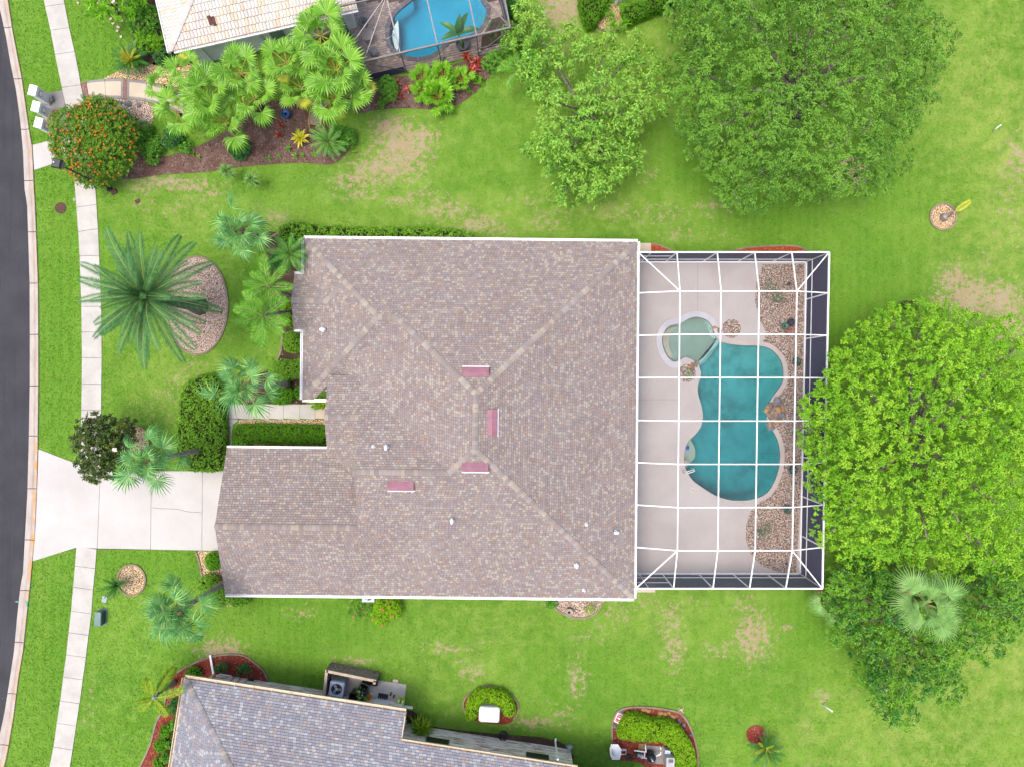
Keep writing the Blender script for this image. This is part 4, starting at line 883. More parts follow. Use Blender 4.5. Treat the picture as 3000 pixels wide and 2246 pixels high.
for ln in ([(2098, 992), (2089, 1011), (2075, 1030), (2059, 1048), (2041, 1061)], [(2110, 1003), (2087, 1035), (2067, 1059), (2048, 1074)]):
    part("dam_tile", MB().ribbon(XY(spline(ln, n=4)), .035, -.2, -.028).me("dam_tile", M['tile_band']), pool)
part("bench_seat", MB().prism(XY(spline([(2022, 1284), (2035, 1300), (2042, 1322), (2040, 1342), (2026, 1357), (2010, 1366), (2001, 1350), (2003, 1318)], True, 4)), -1.5, -.45).me("bench_seat", M['plaster_sand']), pool)
part("bench_step", MB().prism(XY(spline([(2006, 1348), (2018, 1350), (2020, 1360), (2010, 1372), (2004, 1366)], True, 4)), -.46, -.22).me("bench_step", M['plaster_sand']), pool)
for k, s_ in enumerate((.9, .8)): pass
part("shelf_step", MB().prism(XY(spline([(1948, 973), (1963, 962), (1985, 958), (1972, 972), (1962, 995), (1964, 1020), (1974, 1042), (1962, 1046), (1948, 1020), (1944, 996)], True, 4)), -.43, -.2).me("shelf_step", M['plaster_sand']), pool)
for nm, pl, zb in (("pool_water", inset_ring(mp, .016), -1.80), ("pool_water", inset_ring(sp_, .01), -.41)):
    solo(nm, MB().prism(pl, zb, -.02).me(nm, M['water']), "clear teal water filling the swimming pool" if zb < -1 else "clear shallow water over the pale pool shelf", None, None, "structure")
cop = spline([(2110,1001),(2137,1008),(2180,1012),(2222,1012.6),(2250,1020),(2270,1034),(2287,1058),(2294,1089),(2291,1120),(2280,1138),(2262,1163)], n=4)
def outset(line, d):
    p = np.array(line, float); o = []
    for i in range(len(p)):
        t_ = p[min(i + 1, len(p) - 1)] - p[max(i - 1, 0)]; t_ /= np.linalg.norm(t_) + 1e-9; o.append((p[i][0] + t_[1] * d, p[i][1] - t_[0] * d))
    return o
cop2 = spline([(2250,1243),(2256,1252),(2268,1268),(2280.5,1300),(2284,1340),(2277,1384),(2262,1420),(2248,1440),(2229,1453)], n=4)
for ln in (cop, cop2): part("coping", MB().ribbon(XY(outset(ln, 6.2)), .29, .0, ZD + .022).me("coping", M['coping']), deck)
spc = spline(SPAP[:-1], n=4)
part("white_coping", MB().ribbon(XY(outset(spline([(2094,985),(2082,952),(2064,936),(2039,929),(2015,934),(1992,948),(1961,954),(1945,971),(1938,994),(1942,1021),(1955,1048),(1972,1061),(1992,1056)], n=4), -8.5)), .37, .0, ZD + .06).me("white_coping", M['coping_white']), deck)

# gravel inside the enclosure
gb = [(2235,775),(2215,825),(2210,880),(2222,935),(2244,975),(2232,1006),(2254,1010),(2280,1026),(2299,1052),(2307,1089),(2303,1124),(2290,1145),(2273,1170),(2262,1186),(2257,1210),(2259,1236),(2280,1262),(2293,1298),(2297,1340),(2290,1388),(2274,1428),(2258,1449),(2225,1468),(2198,1496),(2185,1535),(2184,1580),(2200,1625),(2230,1655),(2290,1678),(2330,1678),(2344,1450),(2350,1225),(2352,1000),(2354,775)]
gp = XY(gb); gi = solo("gravel_bed", MB().prism(gp, ZD - .02, ZD + .012).me("gravel_bed", M['gravel_deck']), "long river gravel bed between pool and east screen wall", None, None, "structure")
v_, f_ = pebbles(gp, 34, .085, ZD + .01); part("pebbles", mesh_of("pebbles", v_, f_, M['pebble_deck']), gi, None, "stuff")
for cx, cy, r_, lb in ((2142, 963, 27, "small round gravel bed in the pool deck above the pool"), (2011, 1093, 26, "small round gravel planter between shelf and pool")):
    p_ = XY(ell(cx, cy, r_, r_ * 1.02, 24)); g_ = solo("gravel_bed", MB().prism(p_, ZD - .02, ZD + .012).me("gravel_bed", M['gravel_deck']), lb, None, None, "structure")
    v_, f_ = pebbles(p_, 60, .085, ZD + .01); part("pebbles", mesh_of("pebbles", v_, f_, M['pebble_deck']), g_, None, "stuff")
fall = thing("rock_waterfall", "stacked grey and brown rock waterfall at the pool edge", "waterfall", P(2270, 1210, ZD))
k = 0
for i in range(52):
    x_ = rng.normal(2268, 14); y_ = rng.normal(1212, 22)
    if not (2243 < x_ < 2303 and 1170 < y_ < 1262): continue
    h_ = max(0, 1 - abs(x_ - 2280) / 36 - abs(y_ - 1212) / 70) * .55; k += 1
    part("rock", rock_mesh("rock", P(x_, y_, ZD + h_), rng.uniform(.13, .24), [M['rock'], M['rock'], M['rock_grey'], M['rock_tan']][k % 4] if k % 9 else M['rock_tan'], 100 + i, .55), fall)
for (cx, cy), lb in (((2100, 969), "small rock cluster beside the round gravel bed at the shelf"), ((2034, 1069), "small rock cluster where shelf and planter meet")):
    o = thing("rock_cluster", lb, "rocks", P(cx, cy, ZD))
    for i in range(7): part("rock", rock_mesh("rock", P(cx + rng.normal(0, 6), cy + rng.normal(0, 7), ZD), rng.uniform(.09, .18), M['rock' if i % 3 else 'rock_tan'], 300 + i, .5), o)
hr = MB(); a0, a1 = Vector(P(1999, 1380, ZD)), Vector(P(2026, 1372, ZD))
for off in (-.06, .06):
    d = (a1 - a0).normalized(); nn = Vector((-d.y, d.x, 0)) * off
    hr.tube([a0 + nn, a0 + nn + Vector((0, 0, .75)), a0 + nn + d * .12 + Vector((0, 0, .86)), a1 + nn - d * .1 + Vector((0, 0, .8)), a1 + nn + Vector((0, 0, .66)), a1 + nn + Vector((0, 0, -.2))], .024, 8)
hr.bar(a1 + Vector((0, 0, .75)) - d * .02 + Vector((-d.y, d.x, 0)) * -.06, a1 + Vector((0, 0, .75)) - d * .02 + Vector((-d.y, d.x, 0)) * .06, .03)
solo("pool_handrail", hr.me("pool_handrail", M['white_plastic'], True), "white pool handrail over the deep end bench", "handrail")
fo = MB(); fo.lathe(P(2014, 1311, -.06), [(.06, 0), (.11, .03), (.11, .08), (.07, .13), (.03, .15)], 14); solo("chlorine_floater", fo.me("chlorine_floater", plain("blue_plastic", (.01, .05, .55, 1), None, 5, .4), True), "small blue floater drifting over the pool bench", "floater")
sk = MB(); sk.lathe(P(2029, 1434, ZD - .01), [(.15, 0), (.15, .02), (.11, .024)], 18); sk_o = solo("skimmer_lid", sk.me("skimmer_lid", plain("lid_cream", S(232, 226, 206), None, 5, .5)), "round cream skimmer lid in the deck", "lid")
sh = MB(); 
for dx, dy in ((-1.5, -2), (2, 1), (-1, 2)): sh.lathe(P(2029 + dx, 1434 + dy, ZD + .008), [(.022, 0), (.022, .008)], 8)
part("finger_hole", sh.me("finger_hole", M['dark']), sk_o)

# ------------------------------------------------------------------ the white screen enclosure
ZP, ZT = 3.3, 4.15
def cagepos(u, v_, z):
    a = np.array(CAGE[0]) * (1 - u) + np.array(CAGE[1]) * u; b = np.array(CAGE[3]) * (1 - u) + np.array(CAGE[2]) * u; p = a * (1 - v_) + b * v_; return (p[0], p[1], z)
US = [0, .203, .414, .610, .804, 1]; VS = [0] + [.1215 + .1259 * i for i in range(7)] + [1]
def zt(i, j): return ZT if 1 <= i <= 4 and 1 <= j <= 7 else ZP
def node(i, j): return cagepos(US[i], VS[j], zt(i, j))
cage = thing("pool_enclosure", "white framed screen enclosure over the teal pool", "screen enclosure", cagepos(.5, .5, 0))
def beam(nm, p, q, w=.058, h=.10, mat='white'): part(nm, MB().bar(p, q, w, h).me(nm, M[mat]), cage)
for i in range(1, 5):
    for j in range(8): beam("roof_beam", node(i, j), node(i, j + 1))
for j in range(1, 8):
    for i in range(5):
        beam("roof_beam", tuple(np.array(node(i, j)) + (0, 0, .002)), tuple(np.array(node(i + 1, j)) + (0, 0, .002)), .06, .085)
for c, d_ in (((0, 0), (1, 1)), ((5, 0), (4, 1)), ((5, 8), (4, 7)), ((0, 8), (1, 7))): beam("hip_beam", node(*c), node(*d_), .06, .085)
for a_, b_ in (((0, 0), (5, 0)), ((5, 0), (5, 8)), ((5, 8), (0, 8)), ((0, 8), (0, 0))): beam("eave_beam", tuple(np.array(node(*a_)) + (0, 0, .004)), tuple(np.array(node(*b_)) + (0, 0, .004)), .085, .10)
posts = [(i, 0) for i in range(6)] + [(5, j) for j in range(1, 9)] + [(i, 8) for i in range(5)]
for i, j in posts: beam("post", cagepos(US[i], VS[j], ZD), cagepos(US[i], VS[j], ZP - .06), .08, .08)
for i, j in ((.07, 0), (.07, 1)): beam("door_post", cagepos(i, j, ZD), cagepos(i, j, ZP - .06), .06, .06)
def wallrun(pts):
    for (ua, va), (ub, vb) in zip(pts[:-1], pts[1:]):
        for z, w in ((1.0, .06), (ZD + .06, .16)):
            beam("chair_rail" if z > .5 else "base_rail", cagepos(ua, va, z), cagepos(ub, vb, z), w, .06 if z > .5 else .12)
        v_ = [cagepos(ua, va, ZD), cagepos(ub, vb, ZD), cagepos(ub, vb, ZP), cagepos(ua, va, ZP)]
        part("screen_panel", mesh_of("screen_panel", v_, [(0, 1, 2, 3)], M['screen_wall']), cage)
wallrun([(US[i], 0) for i in range(6)]); wallrun([(1, VS[j]) for j in range(9)]); wallrun([(US[i], 1) for i in range(5, -1, -1)])
for z in (.55, 2.1):
    for v_ in (0, 1): beam("door_rail", cagepos(0, v_, z), cagepos(.07 if z < 1 else .203, v_, z), .05, .05)
for i in range(5):
    for j in range(8):
        c = [(i, j), (i + 1, j), (i + 1, j + 1), (i, j + 1)]
        if (i, j) in ((0, 0), (4, 7)): tr = [[c[0], c[1], c[2]], [c[0], c[2], c[3]]]
        elif (i, j) in ((4, 0), (0, 7)): tr = [[c[0], c[1], c[3]], [c[1], c[2], c[3]]]
        else: tr = [c]
        for q in tr: part("screen_panel", mesh_of("screen_panel", [node(*k) for k in q], [tuple(range(len(q)))], M['screen_roof']), cage)

# ------------------------------------------------------------------ the neighbour's pool enclosure
def NP(s, n, z=0.0): x, y = NC(s, n); return (x, y, z)
M['paver'] = tonemat("patio_paver", [S(*c, 1.3) for c in [(176, 160, 150), (158, 144, 138), (192, 176, 160), (166, 148, 144), (148, 138, 136), (184, 164, 146), (170, 158, 156)]], .9)
NPOOL = [(1212,-40),(1208,0),(1194,14),(1167,37),(1150,61),(1141.7,85),(1141.7,108.5),(1148,135.6),(1164,152.6),(1190,166),(1225,170),(1258,164),(1279,152.6),(1296,136),(1318,118),(1350,112),(1380,104),(1408,81),(1423,51),(1424,27),(1408,0),(1400,-40)]
npw = XY(spline(NPOOL, True, 3))
base_v, base_f = holed(NCAGE, [npw], .05)
pd = tag(link(bpy.data.objects.new("paver_patio", mesh_of("paver_patio", base_v, base_f, M['joint']))), "brown grey paver patio round the bright blue pool", None, None, "structure")
NF = Frame(tuple(NO), 13.0)
class Flat:
    def __init__(s): s.u = (0, 1); s.poly = ccw([NF.l(*p) for p in NCAGE])
    def w(s, a, b, h=0): return NF.w(a, b, .052 + h)
cope_out = inset_ring(npw, -.1)
vs, fs, tn, npc = [], [], [], 0
for wh, w_, f_, c, tone in lay(Flat(), .16, .24, .03, .008):
    q = np.array(w_)[:, :2]
    if inside(cope_out, q[:, 0], q[:, 1]).any() or q[:, 1].max() > 25.2: continue
    o = len(vs); vs += w_; fs += [[i + o for i in g] for g in f_]; tn += [tone] * len(f_)
part("pavers", mesh_of("pavers", vs, fs, M['paver'], fattr={"tone": tn}), pd, None, "stuff")
M['cope_brick'] = stonemat("grey_coping_brick", [S(132, 130, 140), S(118, 116, 128), S(146, 142, 148), S(124, 120, 130)])
rp_ = spline([NPOOL[i] for i in range(-1, len(NPOOL))], False, 6); L_ = np.concatenate([[0], np.cumsum(np.hypot(*np.diff(np.array(XY(rp_)), axis=0).T))]); w2 = np.array(XY(rp_))
s_ = 0.0
while s_ < L_[-1] - .1:
    p0 = np.array([np.interp(s_, L_, w2[:, 0]), np.interp(s_, L_, w2[:, 1])]); p1 = np.array([np.interp(s_ + .105, L_, w2[:, 0]), np.interp(s_ + .105, L_, w2[:, 1])]); s_ += .118
    d = p1 - p0; d /= np.linalg.norm(d) + 1e-9; n_ = np.array([d[1], -d[0]])
    if inside(npw, *(np.array((p0 + p1) / 2 + n_ * .1))[:, None])[0]: n_ = -n_
    if p0[1] > 25.4: continue
    part("coping_brick", MB().prism([p0 + n_ * -.01, p1 + n_ * -.01, p1 + n_ * .27 + d * .008, p0 + n_ * .27 - d * .008], -.05, .11).me("coping_brick", M['cope_brick']), pd)
npool = MB(); c_ = ccw(npw); n = len(c_); npool.add([(x, y, z) for z in (.05, -1.4) for x, y in c_], [(i, i + n, (i + 1) % n + n, (i + 1) % n) for i in range(n)])
po = tag(link(bpy.data.objects.new("swimming_pool", npool.me("swimming_pool", M['plaster_blue']))), "bright blue free form pool inside the neighbour's enclosure", None, None, "structure")
fl_v, fl_f = holed(npw, [], -1.35); part("pool_floor", mesh_of("pool_floor", fl_v, fl_f, M['plaster_blue']), po)
part("pool_step", MB().prism(XY([(1147, 90), (1154, 68), (1164, 52), (1167, 90), (1166, 128), (1162, 144), (1154, 134), (1148, 110)]), -1.3, -.3).me("pool_step", M['white_plastic']), po)
solo("pool_water", MB().prism(inset_ring(npw, .012), -1.34, -.06).me("pool_water", M['water_blue']), "bright blue water in the neighbour's pool", None, None, "structure")
cg2 = thing("pool_enclosure", "bronze framed screen enclosure over the neighbour's blue pool", "screen enclosure", NP(4.4, 3, 0))
def b2(nm, p, q, w=.07, h=.09): part(nm, MB().bar(p, q, w, h).me(nm, M['bronze']), cg2)
SS = [-.9, 2.08, 4.45, 6.95, 9.1]; ZE = 2.6
for s_ in SS[1:]:
    b2("post", NP(s_, 0, .05), NP(s_, 0, ZE - .05)); b2("roof_beam", NP(s_, 0, ZE), NP(s_, 3.0, 3.7)); b2("roof_beam", NP(s_, 3.02, 3.7), NP(s_, 9, 3.72))
b2("post", NP(-.88, 0, .05), NP(-.88, 0, ZE - .05)); b2("roof_beam", NP(-.88, 0, ZE), NP(-.88, 3, 3.7))
for a_, b_ in zip(SS[:-1], SS[1:]):
    b2("eave_beam", NP(a_, 0, ZE), NP(b_, 0, ZE), .1, .1); b2("purlin", NP(a_ + .04, 3.0, 3.71), NP(b_ - .04, 3.0, 3.71)); b2("chair_rail", NP(a_ + .04, 0, .9), NP(b_ - .04, 0, .9), .05, .05); b2("base_rail", NP(a_ + .04, 0, .08), NP(b_ - .04, 0, .08), .09, .06)
b2("brace", NP(9.1, 0, ZE), NP(6.99, 3.0, 3.69), .06, .06); b2("brace", NP(-.8, .9, 2.95), NP(2.04, 2.98, 3.69), .06, .06); b2("brace", NP(-.2, .05, ZE), NP(2.04, 2.9, 3.69), .045, .045)
b2("brace", NP(0.0, 0, ZE - .5), NP(2.05, 0, .3), .06, .06); b2("brace", NP(7.0, 0, .3), NP(9.0, 0, 2.3), .06, .06)
for n_ in (3.0, 6.0, 9.0): b2("post", NP(9.1, n_, .05), NP(9.1, n_, 2.55))
b2("eave_beam", NP(9.1, .06, ZE), NP(9.1, 9, ZE), .1, .1); b2("chair_rail", NP(9.1, .05, .9), NP(9.1, 9, .9), .05, .05)
for a_, b_ in zip(SS[:-1], SS[1:]):
    part("screen_panel", mesh_of("screen_panel", [NP(a_, 0, .05), NP(b_, 0, .05), NP(b_, 0, ZE), NP(a_, 0, ZE)], [(0, 1, 2, 3)], M['screen_dark']), cg2)
    for q in (((a_, 0, ZE), (b_, 0, ZE), (b_, 3, 3.7), (a_, 3, 3.7)), ((a_, 3, 3.7), (b_, 3, 3.7), (b_, 9, 3.72), (a_, 9, 3.72))): part("screen_panel", mesh_of("screen_panel", [NP(*k) for k in q], [(0, 1, 2, 3)], M['screen_roof']), cg2)
for a_, b_ in ((0, 3), (3, 6), (6, 9)): part("screen_panel", mesh_of("screen_panel", [NP(9.1, a_, .05), NP(9.1, b_, .05), NP(9.1, b_, ZE), NP(9.1, a_, ZE)], [(0, 1, 2, 3)], M['screen_wall']), cg2)
part("screen_panel", mesh_of("screen_panel", [NP(-.9, 0, .05), NP(-.9, 3, .05), NP(-.9, 3, ZE), NP(-.9, 0, ZE)], [(0, 1, 2, 3)], M['screen_wall']), cg2)
part("kick_panel", mesh_of("kick_panel", [NP(-.85, -.03, .1), NP(2.0, -.03, .1), NP(2.0, -.03, .88), NP(-.85, -.03, .88)], [(0, 1, 2, 3)], M['screen_wall']), cg2)
hr = MB(); a0, a1 = Vector(P(1131, 127, .05)), Vector(P(1158, 110, .05))
for off in (-.22, .22):
    d = (a1 - a0).normalized(); nn = Vector((-d.y, d.x, 0)) * off
    hr.tube([a0 + nn, a0 + nn + Vector((0, 0, .8)), a1 + nn + Vector((0, 0, .8)), a1 + nn + Vector((0, 0, -.3))], .022, 8)
solo("pool_handrail", hr.me("pool_handrail", plain("steel_rail", (.5, .52, .55, 1), None, 5, .3, .5, metal=.6), True), "steel handrail at the steps of the blue pool", "handrail")
part("planter_soil", MB().prism(XY([(1408, 150), (1412, 112), (1440, 60), (1486, 45), (1500, 120)]), .05, .1).me("planter_soil", M['mulch_dark']), pd)
# ------------------------------------------------------------------ leaves
def unit(v): return v / (np.linalg.norm(v, axis=-1, keepdims=True) + 1e-9)
def rosettes(pos, nrm, k, L, W, tilt=(.05, .8), droop=.2, jit=.25):
    """k leaves radiating from every point: a folded diamond each"""
    n = len(pos); p = np.repeat(pos, k, 0); nn = unit(np.repeat(nrm, k, 0))
    up = np.where(np.abs(nn[:, 2:3]) > .9, np.array([[1., 0, 0]]), np.array([[0., 0, 1]])); t = unit(np.cross(up, nn)); b = np.cross(nn, t)
    ph = (rng.uniform(0, 6.28, (n, 1)) + np.arange(k)[None] * 2.4 + rng.uniform(-.4, .4, (n, k))).reshape(-1, 1)
    ti = rng.uniform(*tilt, (n * k, 1)); d = np.cos(ti) * (np.cos(ph) * t + np.sin(ph) * b) + np.sin(ti) * nn
    s = unit(np.cross(d, nn)); l = L * rng.uniform(1 - jit, 1 + jit, (n * k, 1)); w = W * rng.uniform(.8, 1.2, (n * k, 1)); dn = np.array([[0, 0, -1.]])
    base = p; mid = p + d * l * .5; tip = p + d * l + dn * l * droop; lift = nn * w * .18
    v = np.stack([base, mid + s * w * .5 + lift, tip, mid - s * w * .5 + lift], 1).reshape(-1, 3)
    f = np.arange(n * k * 4).reshape(-1, 4)
    return v, f
def blob_points(clumps, dens, lo=.72, hi=1.04, zcut=-.25, keep=.7, up=.35):
    C = np.array([c[0] for c in clumps]); Rr = np.array([np.broadcast_to(c[1], 3) for c in clumps], float); P_, N_ = [], []
    for c, r in zip(C, Rr):
        n = max(4, int(dens * 4 * math.pi * (r[0] * r[1]) * .65)); d = unit(rng.normal(size=(n, 3))); d = d[d[:, 2] > zcut]
        q = c + d * r * rng.uniform(lo, hi, (len(d), 1)); P_.append(q); N_.append(unit(d / r))
    P_, N_ = np.concatenate(P_), np.concatenate(N_); ok = np.ones(len(P_), bool)
    for c, r in zip(C, Rr): ok &= ~((((P_ - c) / (r * keep)) ** 2).sum(1) < 1)
    P_, N_ = P_[ok], N_[ok]; N_ = unit(N_ * (1 - up) + np.array([0, 0, up]) + rng.normal(0, .22, N_.shape))
    return P_, N_
def foliage(name, clumps, dens, k, L, W, mat, parent=None, **kw):
    rk = {q: kw.pop(q) for q in ('tilt', 'droop', 'jit') if q in kw}
    p, n = blob_points(clumps, dens, **kw); v, f = rosettes(p, n, k, L, W, **rk)
    return mesh_of(name, v, f, mat)
def tufted(name, clumps, spacing, sub, k, L, W, mat, jz=.22, zcut=-.1, keep=.72, up=.5, dens=40, **rk):
    """a crown of separate leaf tufts standing on the clumps, with dark gaps between them"""
    p, n = blob_points(clumps, dens, .8, 1.12, zcut, keep, up); o = rng.permutation(len(p)); p, n = p[o], n[o]
    key = np.floor(p / spacing).astype(int); _, i = np.unique(key, axis=0, return_index=True); p, n = p[i], n[i]
    wv = rng.normal(size=(9, 3)); wv = unit(wv) * 2 * math.pi / rng.uniform(.9, 2.2, (9, 1)); nz = np.cos(p @ wv.T + rng.uniform(0, 6.28, 9)).sum(1) / 2.1
    kp = nz > rk.pop('gap', -.45); p, n, nz = p[kp], n[kp], nz[kp]; p = p + np.array([0, 0, .16]) * nz[:, None]
    p = p + n * rng.uniform(-jz, jz, (len(p), 1)); m = len(p); s_ = rng.uniform(.75, 1.3, (m, 1))
    c = np.repeat(p, k, 0); d = unit(np.repeat(n, k, 0) * .55 + rng.normal(0, .62, (m * k, 3))); q = c + d * sub * np.repeat(s_, k, 0) * rng.uniform(.35, 1, (m * k, 1))
    v, f = rosettes(q, unit(d * .6 + np.repeat(n, k, 0) * .5), 2, L, W, **rk); return mesh_of(name, v, f, mat, fattr={"growth": np.repeat(rng.random(m), 2 * k)})
def fill(polypx, z0, h, spacing, r, edge=60, zpar=None, jz=.25, pw=.6):
    """clump spheres filling a crown outline given in photo pixels; the crown domes up from z0 to z0+h"""
    xs = [p[0] for p in polypx]; ys = [p[1] for p in polypx]; pts = []; tries = 0
    while tries < 2500:
        tries += 1; x, y = rng.uniform(min(xs), max(xs)), rng.uniform(min(ys), max(ys))
        if not inside(polypx, np.array([x]), np.array([y]))[0]: continue
        if any((x - a) ** 2 + (y - b) ** 2 < spacing ** 2 for a, b in pts): continue
        pts.append((x, y))
    d = np.minimum(edge_dist(polypx, [p[0] for p in pts], [p[1] for p in pts]) / edge, 1); out = []
    for (x, y), q in zip(pts, d):
        z = z0 + h * (1 - (1 - q) ** 2) ** pw + rng.uniform(-jz, jz); rr = r * rng.uniform(.8, 1.2); out.append((np.array(P(x, y, z)), (rr, rr, rr * .85)))
    return out
def trunk_mesh(base, top, r0, r1, bend=.15, n=7):
    b, t_ = Vector(base), Vector(top); o = Vector((rng.normal(0, bend), rng.normal(0, bend), 0)); pts = []
    for i in range(n):
        u = i / (n - 1); pts.append(b.lerp(t_, u) + o * math.sin(u * math.pi) * (t_ - b).length * .3)
    return pts, [r0 * (1.35 if i == 0 else 1) + (r1 - r0) * i / (n - 1) for i in range(n)]
def tree(name, label, cat, base, clumps, dens, k, L, W, mat, r0=.25, bark='bark', twigs=0, limbs=9, fork=.45, group=None, twiglen=.8, **kw):
    """trunk > limbs, crown of leaf sprays; clumps are world spheres"""
    C = np.array([c[0] for c in clumps]); cz = C[:, 2].mean(); root = thing(name, label, cat, base, group)
    top = (base[0] * .7 + C[:, 0].mean() * .3, base[1] * .7 + C[:, 1].mean() * .3, max(.5, cz * fork))
    pts, rs = trunk_mesh(base, top, r0, r0 * .7); tb = MB(); tb.tube(pts, rs, 10); tk = part("trunk", tb.me("trunk", M[bark], True), root)
    for i in list(rng.permutation(len(C)))[:limbs]:
        m = MB(); a, b = Vector(pts[-1]), Vector(C[i]); mid = a.lerp(b, .5) + Vector((0, 0, -.1 * (b - a).length)) + Vector(rng.normal(0, .15, 3))
        m.tube([a, a.lerp(mid, .6), mid, mid.lerp(b, .6), b], [r0 * .5, r0 * .4, r0 * .3, r0 * .2, r0 * .1], 7); part("limb", m.me("limb", M[bark], True), tk)
    inner = kw.pop('inner', 9)
    if 'spacing' in kw:
        part("crown", tufted("crown", clumps, kw.pop('spacing'), kw.pop('sub'), k, L, W, M[mat], dens=dens, **kw), root)
        icl = [(c - np.array([0, 0, 1.0]), np.array(r_) * .9) for c, r_ in clumps]
        part("inner_foliage", foliage("inner_foliage", icl, inner, 6, L * 1.25, W * 1.5, M[mat], zcut=-.1, keep=.8), root)
    else: part("crown", foliage("crown", clumps, dens, k, L, W, M[mat], **kw), root)
    if twigs:
        p, n_ = blob_points(clumps, 2.0, .85, 1.1); m = MB()
        for i in rng.permutation(len(p))[:twigs]:
            a = Vector(p[i]) + Vector((0, 0, .06)); d = Vector(unit(n_[i] * np.array([1, 1, .35]) + rng.normal(0, .5, 3))); l = twiglen * rng.uniform(.4, 1.2); e = a + d * l * .5 + Vector(rng.normal(0, .06, 3)); g = a + d * l + Vector(rng.normal(0, .12, 3)); w = rng.uniform(.012, .026)
            m.tube([a - d * l * .3, a, e, g], [w * 1.3, w, w * .7, w * .3], 4, False)
            if rng.random() < .6: m.tube([e, e + Vector(rng.normal(0, .5, 3)) * l * .45], [w * .6, w * .2], 4, False)
        part("dead_twigs", m.me("dead_twigs", M['twig']), root, None, "stuff")
    return root
def shrub(name, label, px, py, r, h, mat, cat="shrub", dens=28, k=5, L=.14, W=.07, group=None, lumps=1, asp=1.0, rot=0.0, flowers=None, fcount=0, zc=None, stems=True, core=False, **kw):
    """r in photo pixels at the height of its middle"""
    zc = zc if zc is not None else h * .45; c = P(px, py, zc); rm = r * (H - zc) / FPX; cl = []
    if lumps == 1: cl = [(np.array(c), (rm, rm * asp, h * .55))]
    else:
        for i in range(lumps):
            a, q = rng.uniform(0, 6.28), rm * .55 * math.sqrt(rng.random()); x_, y_ = q * math.cos(a), q * math.sin(a) * asp
            cl.append((np.array([c[0] + x_ * math.cos(rot) - y_ * math.sin(rot), c[1] + x_ * math.sin(rot) + y_ * math.cos(rot), zc * rng.uniform(.75, 1.25)]), (rm * .5, rm * .5, h * .42)))
    root = thing(name, label, cat, (c[0], c[1], 0), group)
    part("foliage", foliage("foliage", cl, dens, k, L, W, M[mat], up=.4, **kw), root)
    if core: part("twig_core", MB().lathe((c[0], c[1], zc), [(rm * .3, -h * .4), (rm * .78, -h * .15), (rm * .8, h * .1), (rm * .55, h * .32), (rm * .1, h * .42)], 12).me("twig_core", M['hedge_core'], True), root, None if asp == 1 else Matrix.Translation(Vector((c[0], c[1], 0))) @ Matrix.Diagonal((1, asp, 1, 1)) @ Matrix.Translation(Vector((-c[0], -c[1], 0))))
    if stems:
        m = MB()
        for i in range(4):
            a = rng.uniform(0, 6.28); m.tube([(c[0] + .05 * math.cos(a), c[1] + .05 * math.sin(a), -.02), (c[0] + rm * .3 * math.cos(a), c[1] + rm * .3 * math.sin(a), zc)], [.025, .012], 5)
        part("stems", m.me("stems", M['bark']), root)
    if flowers:
        p, n_ = blob_points(cl, 10, 1.0, 1.1, .0); i = rng.permutation(len(p))[:fcount]; v, f = rosettes(p[i], n_[i], 5, flowers[1], flowers[1] * .7, tilt=(.1, .7), droop=.05)
        part("flowers", mesh_of("flowers", v, f, M[flowers[0]]), root, None, "stuff")
    return root
def hedge(name, label, polypx, h, mat, cat="hedge", dens=170, k=3, L=.09, W=.05, lump=.06, top_px=True, group=None):
    """clipped hedge: outline in pixels of its TOP; a dark twiggy core under a skin of leaves"""
    p = [np.array(q) for q in XY(polypx, h if top_px else 0)]; p = ccw([tuple(q) for q in p]); xs = [q[0] for q in p]; ys = [q[1] for q in p]
    root = thing(name, label, cat, (sum(xs) / len(xs), sum(ys) / len(ys), 0), group); core = inset_ring(p, .10)
    part("twig_core", MB().prism(core, 0, h - .10).me("twig_core", M['hedge_core']), root)
    n = int((max(xs) - min(xs)) * (max(ys) - min(ys)) * dens); x = rng.uniform(min(xs), max(xs), n); y = rng.uniform(min(ys), max(ys), n); ok = inside(p, x, y); x, y = x[ok], y[ok]
    ed = edge_dist(p, x, y); z = h + rng.normal(0, lump, len(x)) * 1.0 + lump * np.sin(x * 5.1) * np.cos(y * 4.3) - .16 * np.exp(-ed * 9) - .02
    pos = [np.stack([x, y, z], 1)]; nr = [np.tile([[0, 0, 1.]], (len(x), 1)) + rng.normal(0, .35, (len(x), 3))]
    for i in range(len(p)):
        a, b = np.array(p[i]), np.array(p[(i + 1) % len(p)]); L_ = np.linalg.norm(b - a); m = int(L_ * h * dens * .8)
        if m < 1: continue
        u = rng.random((m, 1)); zz = rng.uniform(.03, h, (m, 1)); t_ = (b - a) / (L_ + 1e-9); o = np.array([t_[1], -t_[0]])
        pos.append(np.concatenate([a + (b - a) * u + o * rng.normal(0, .035, (m, 1)), zz], 1)); nr.append(np.tile([[o[0], o[1], .4]], (m, 1)) + rng.normal(0, .3, (m, 3)))
    v, f = rosettes(np.concatenate(pos), unit(np.concatenate(nr)), k, L, W, tilt=(.0, .6)); part("foliage", mesh_of("foliage", v, f, M[mat]), root)
    return root
M['hedge_core'] = plain("hedge_twigs", S(58, 66, 30), S(40, 44, 22), 12, .95, .1)
lf = lambda *c: [S(*q, 1.15) for q in c]
M['leaf_oak'] = leafmat("oak_leaf", lf((86,136,44), (66,112,36), (104,156,56), (78,128,48), (128,174,66), (56,100,34), (96,146,46)), .14, .45, (S(126,176,62,1.15), .35), .25, S(128, 176, 60, 1.2))
M['leaf_loose'] = leafmat("strap_leaf", lf((112,172,52), (86,144,44), (146,198,70), (74,130,48), (172,216,86), (98,158,54), (58,110,44)), .16, .45, (S(150,190,76,1.3), .4), .25, S(150, 200, 72, 1.25))
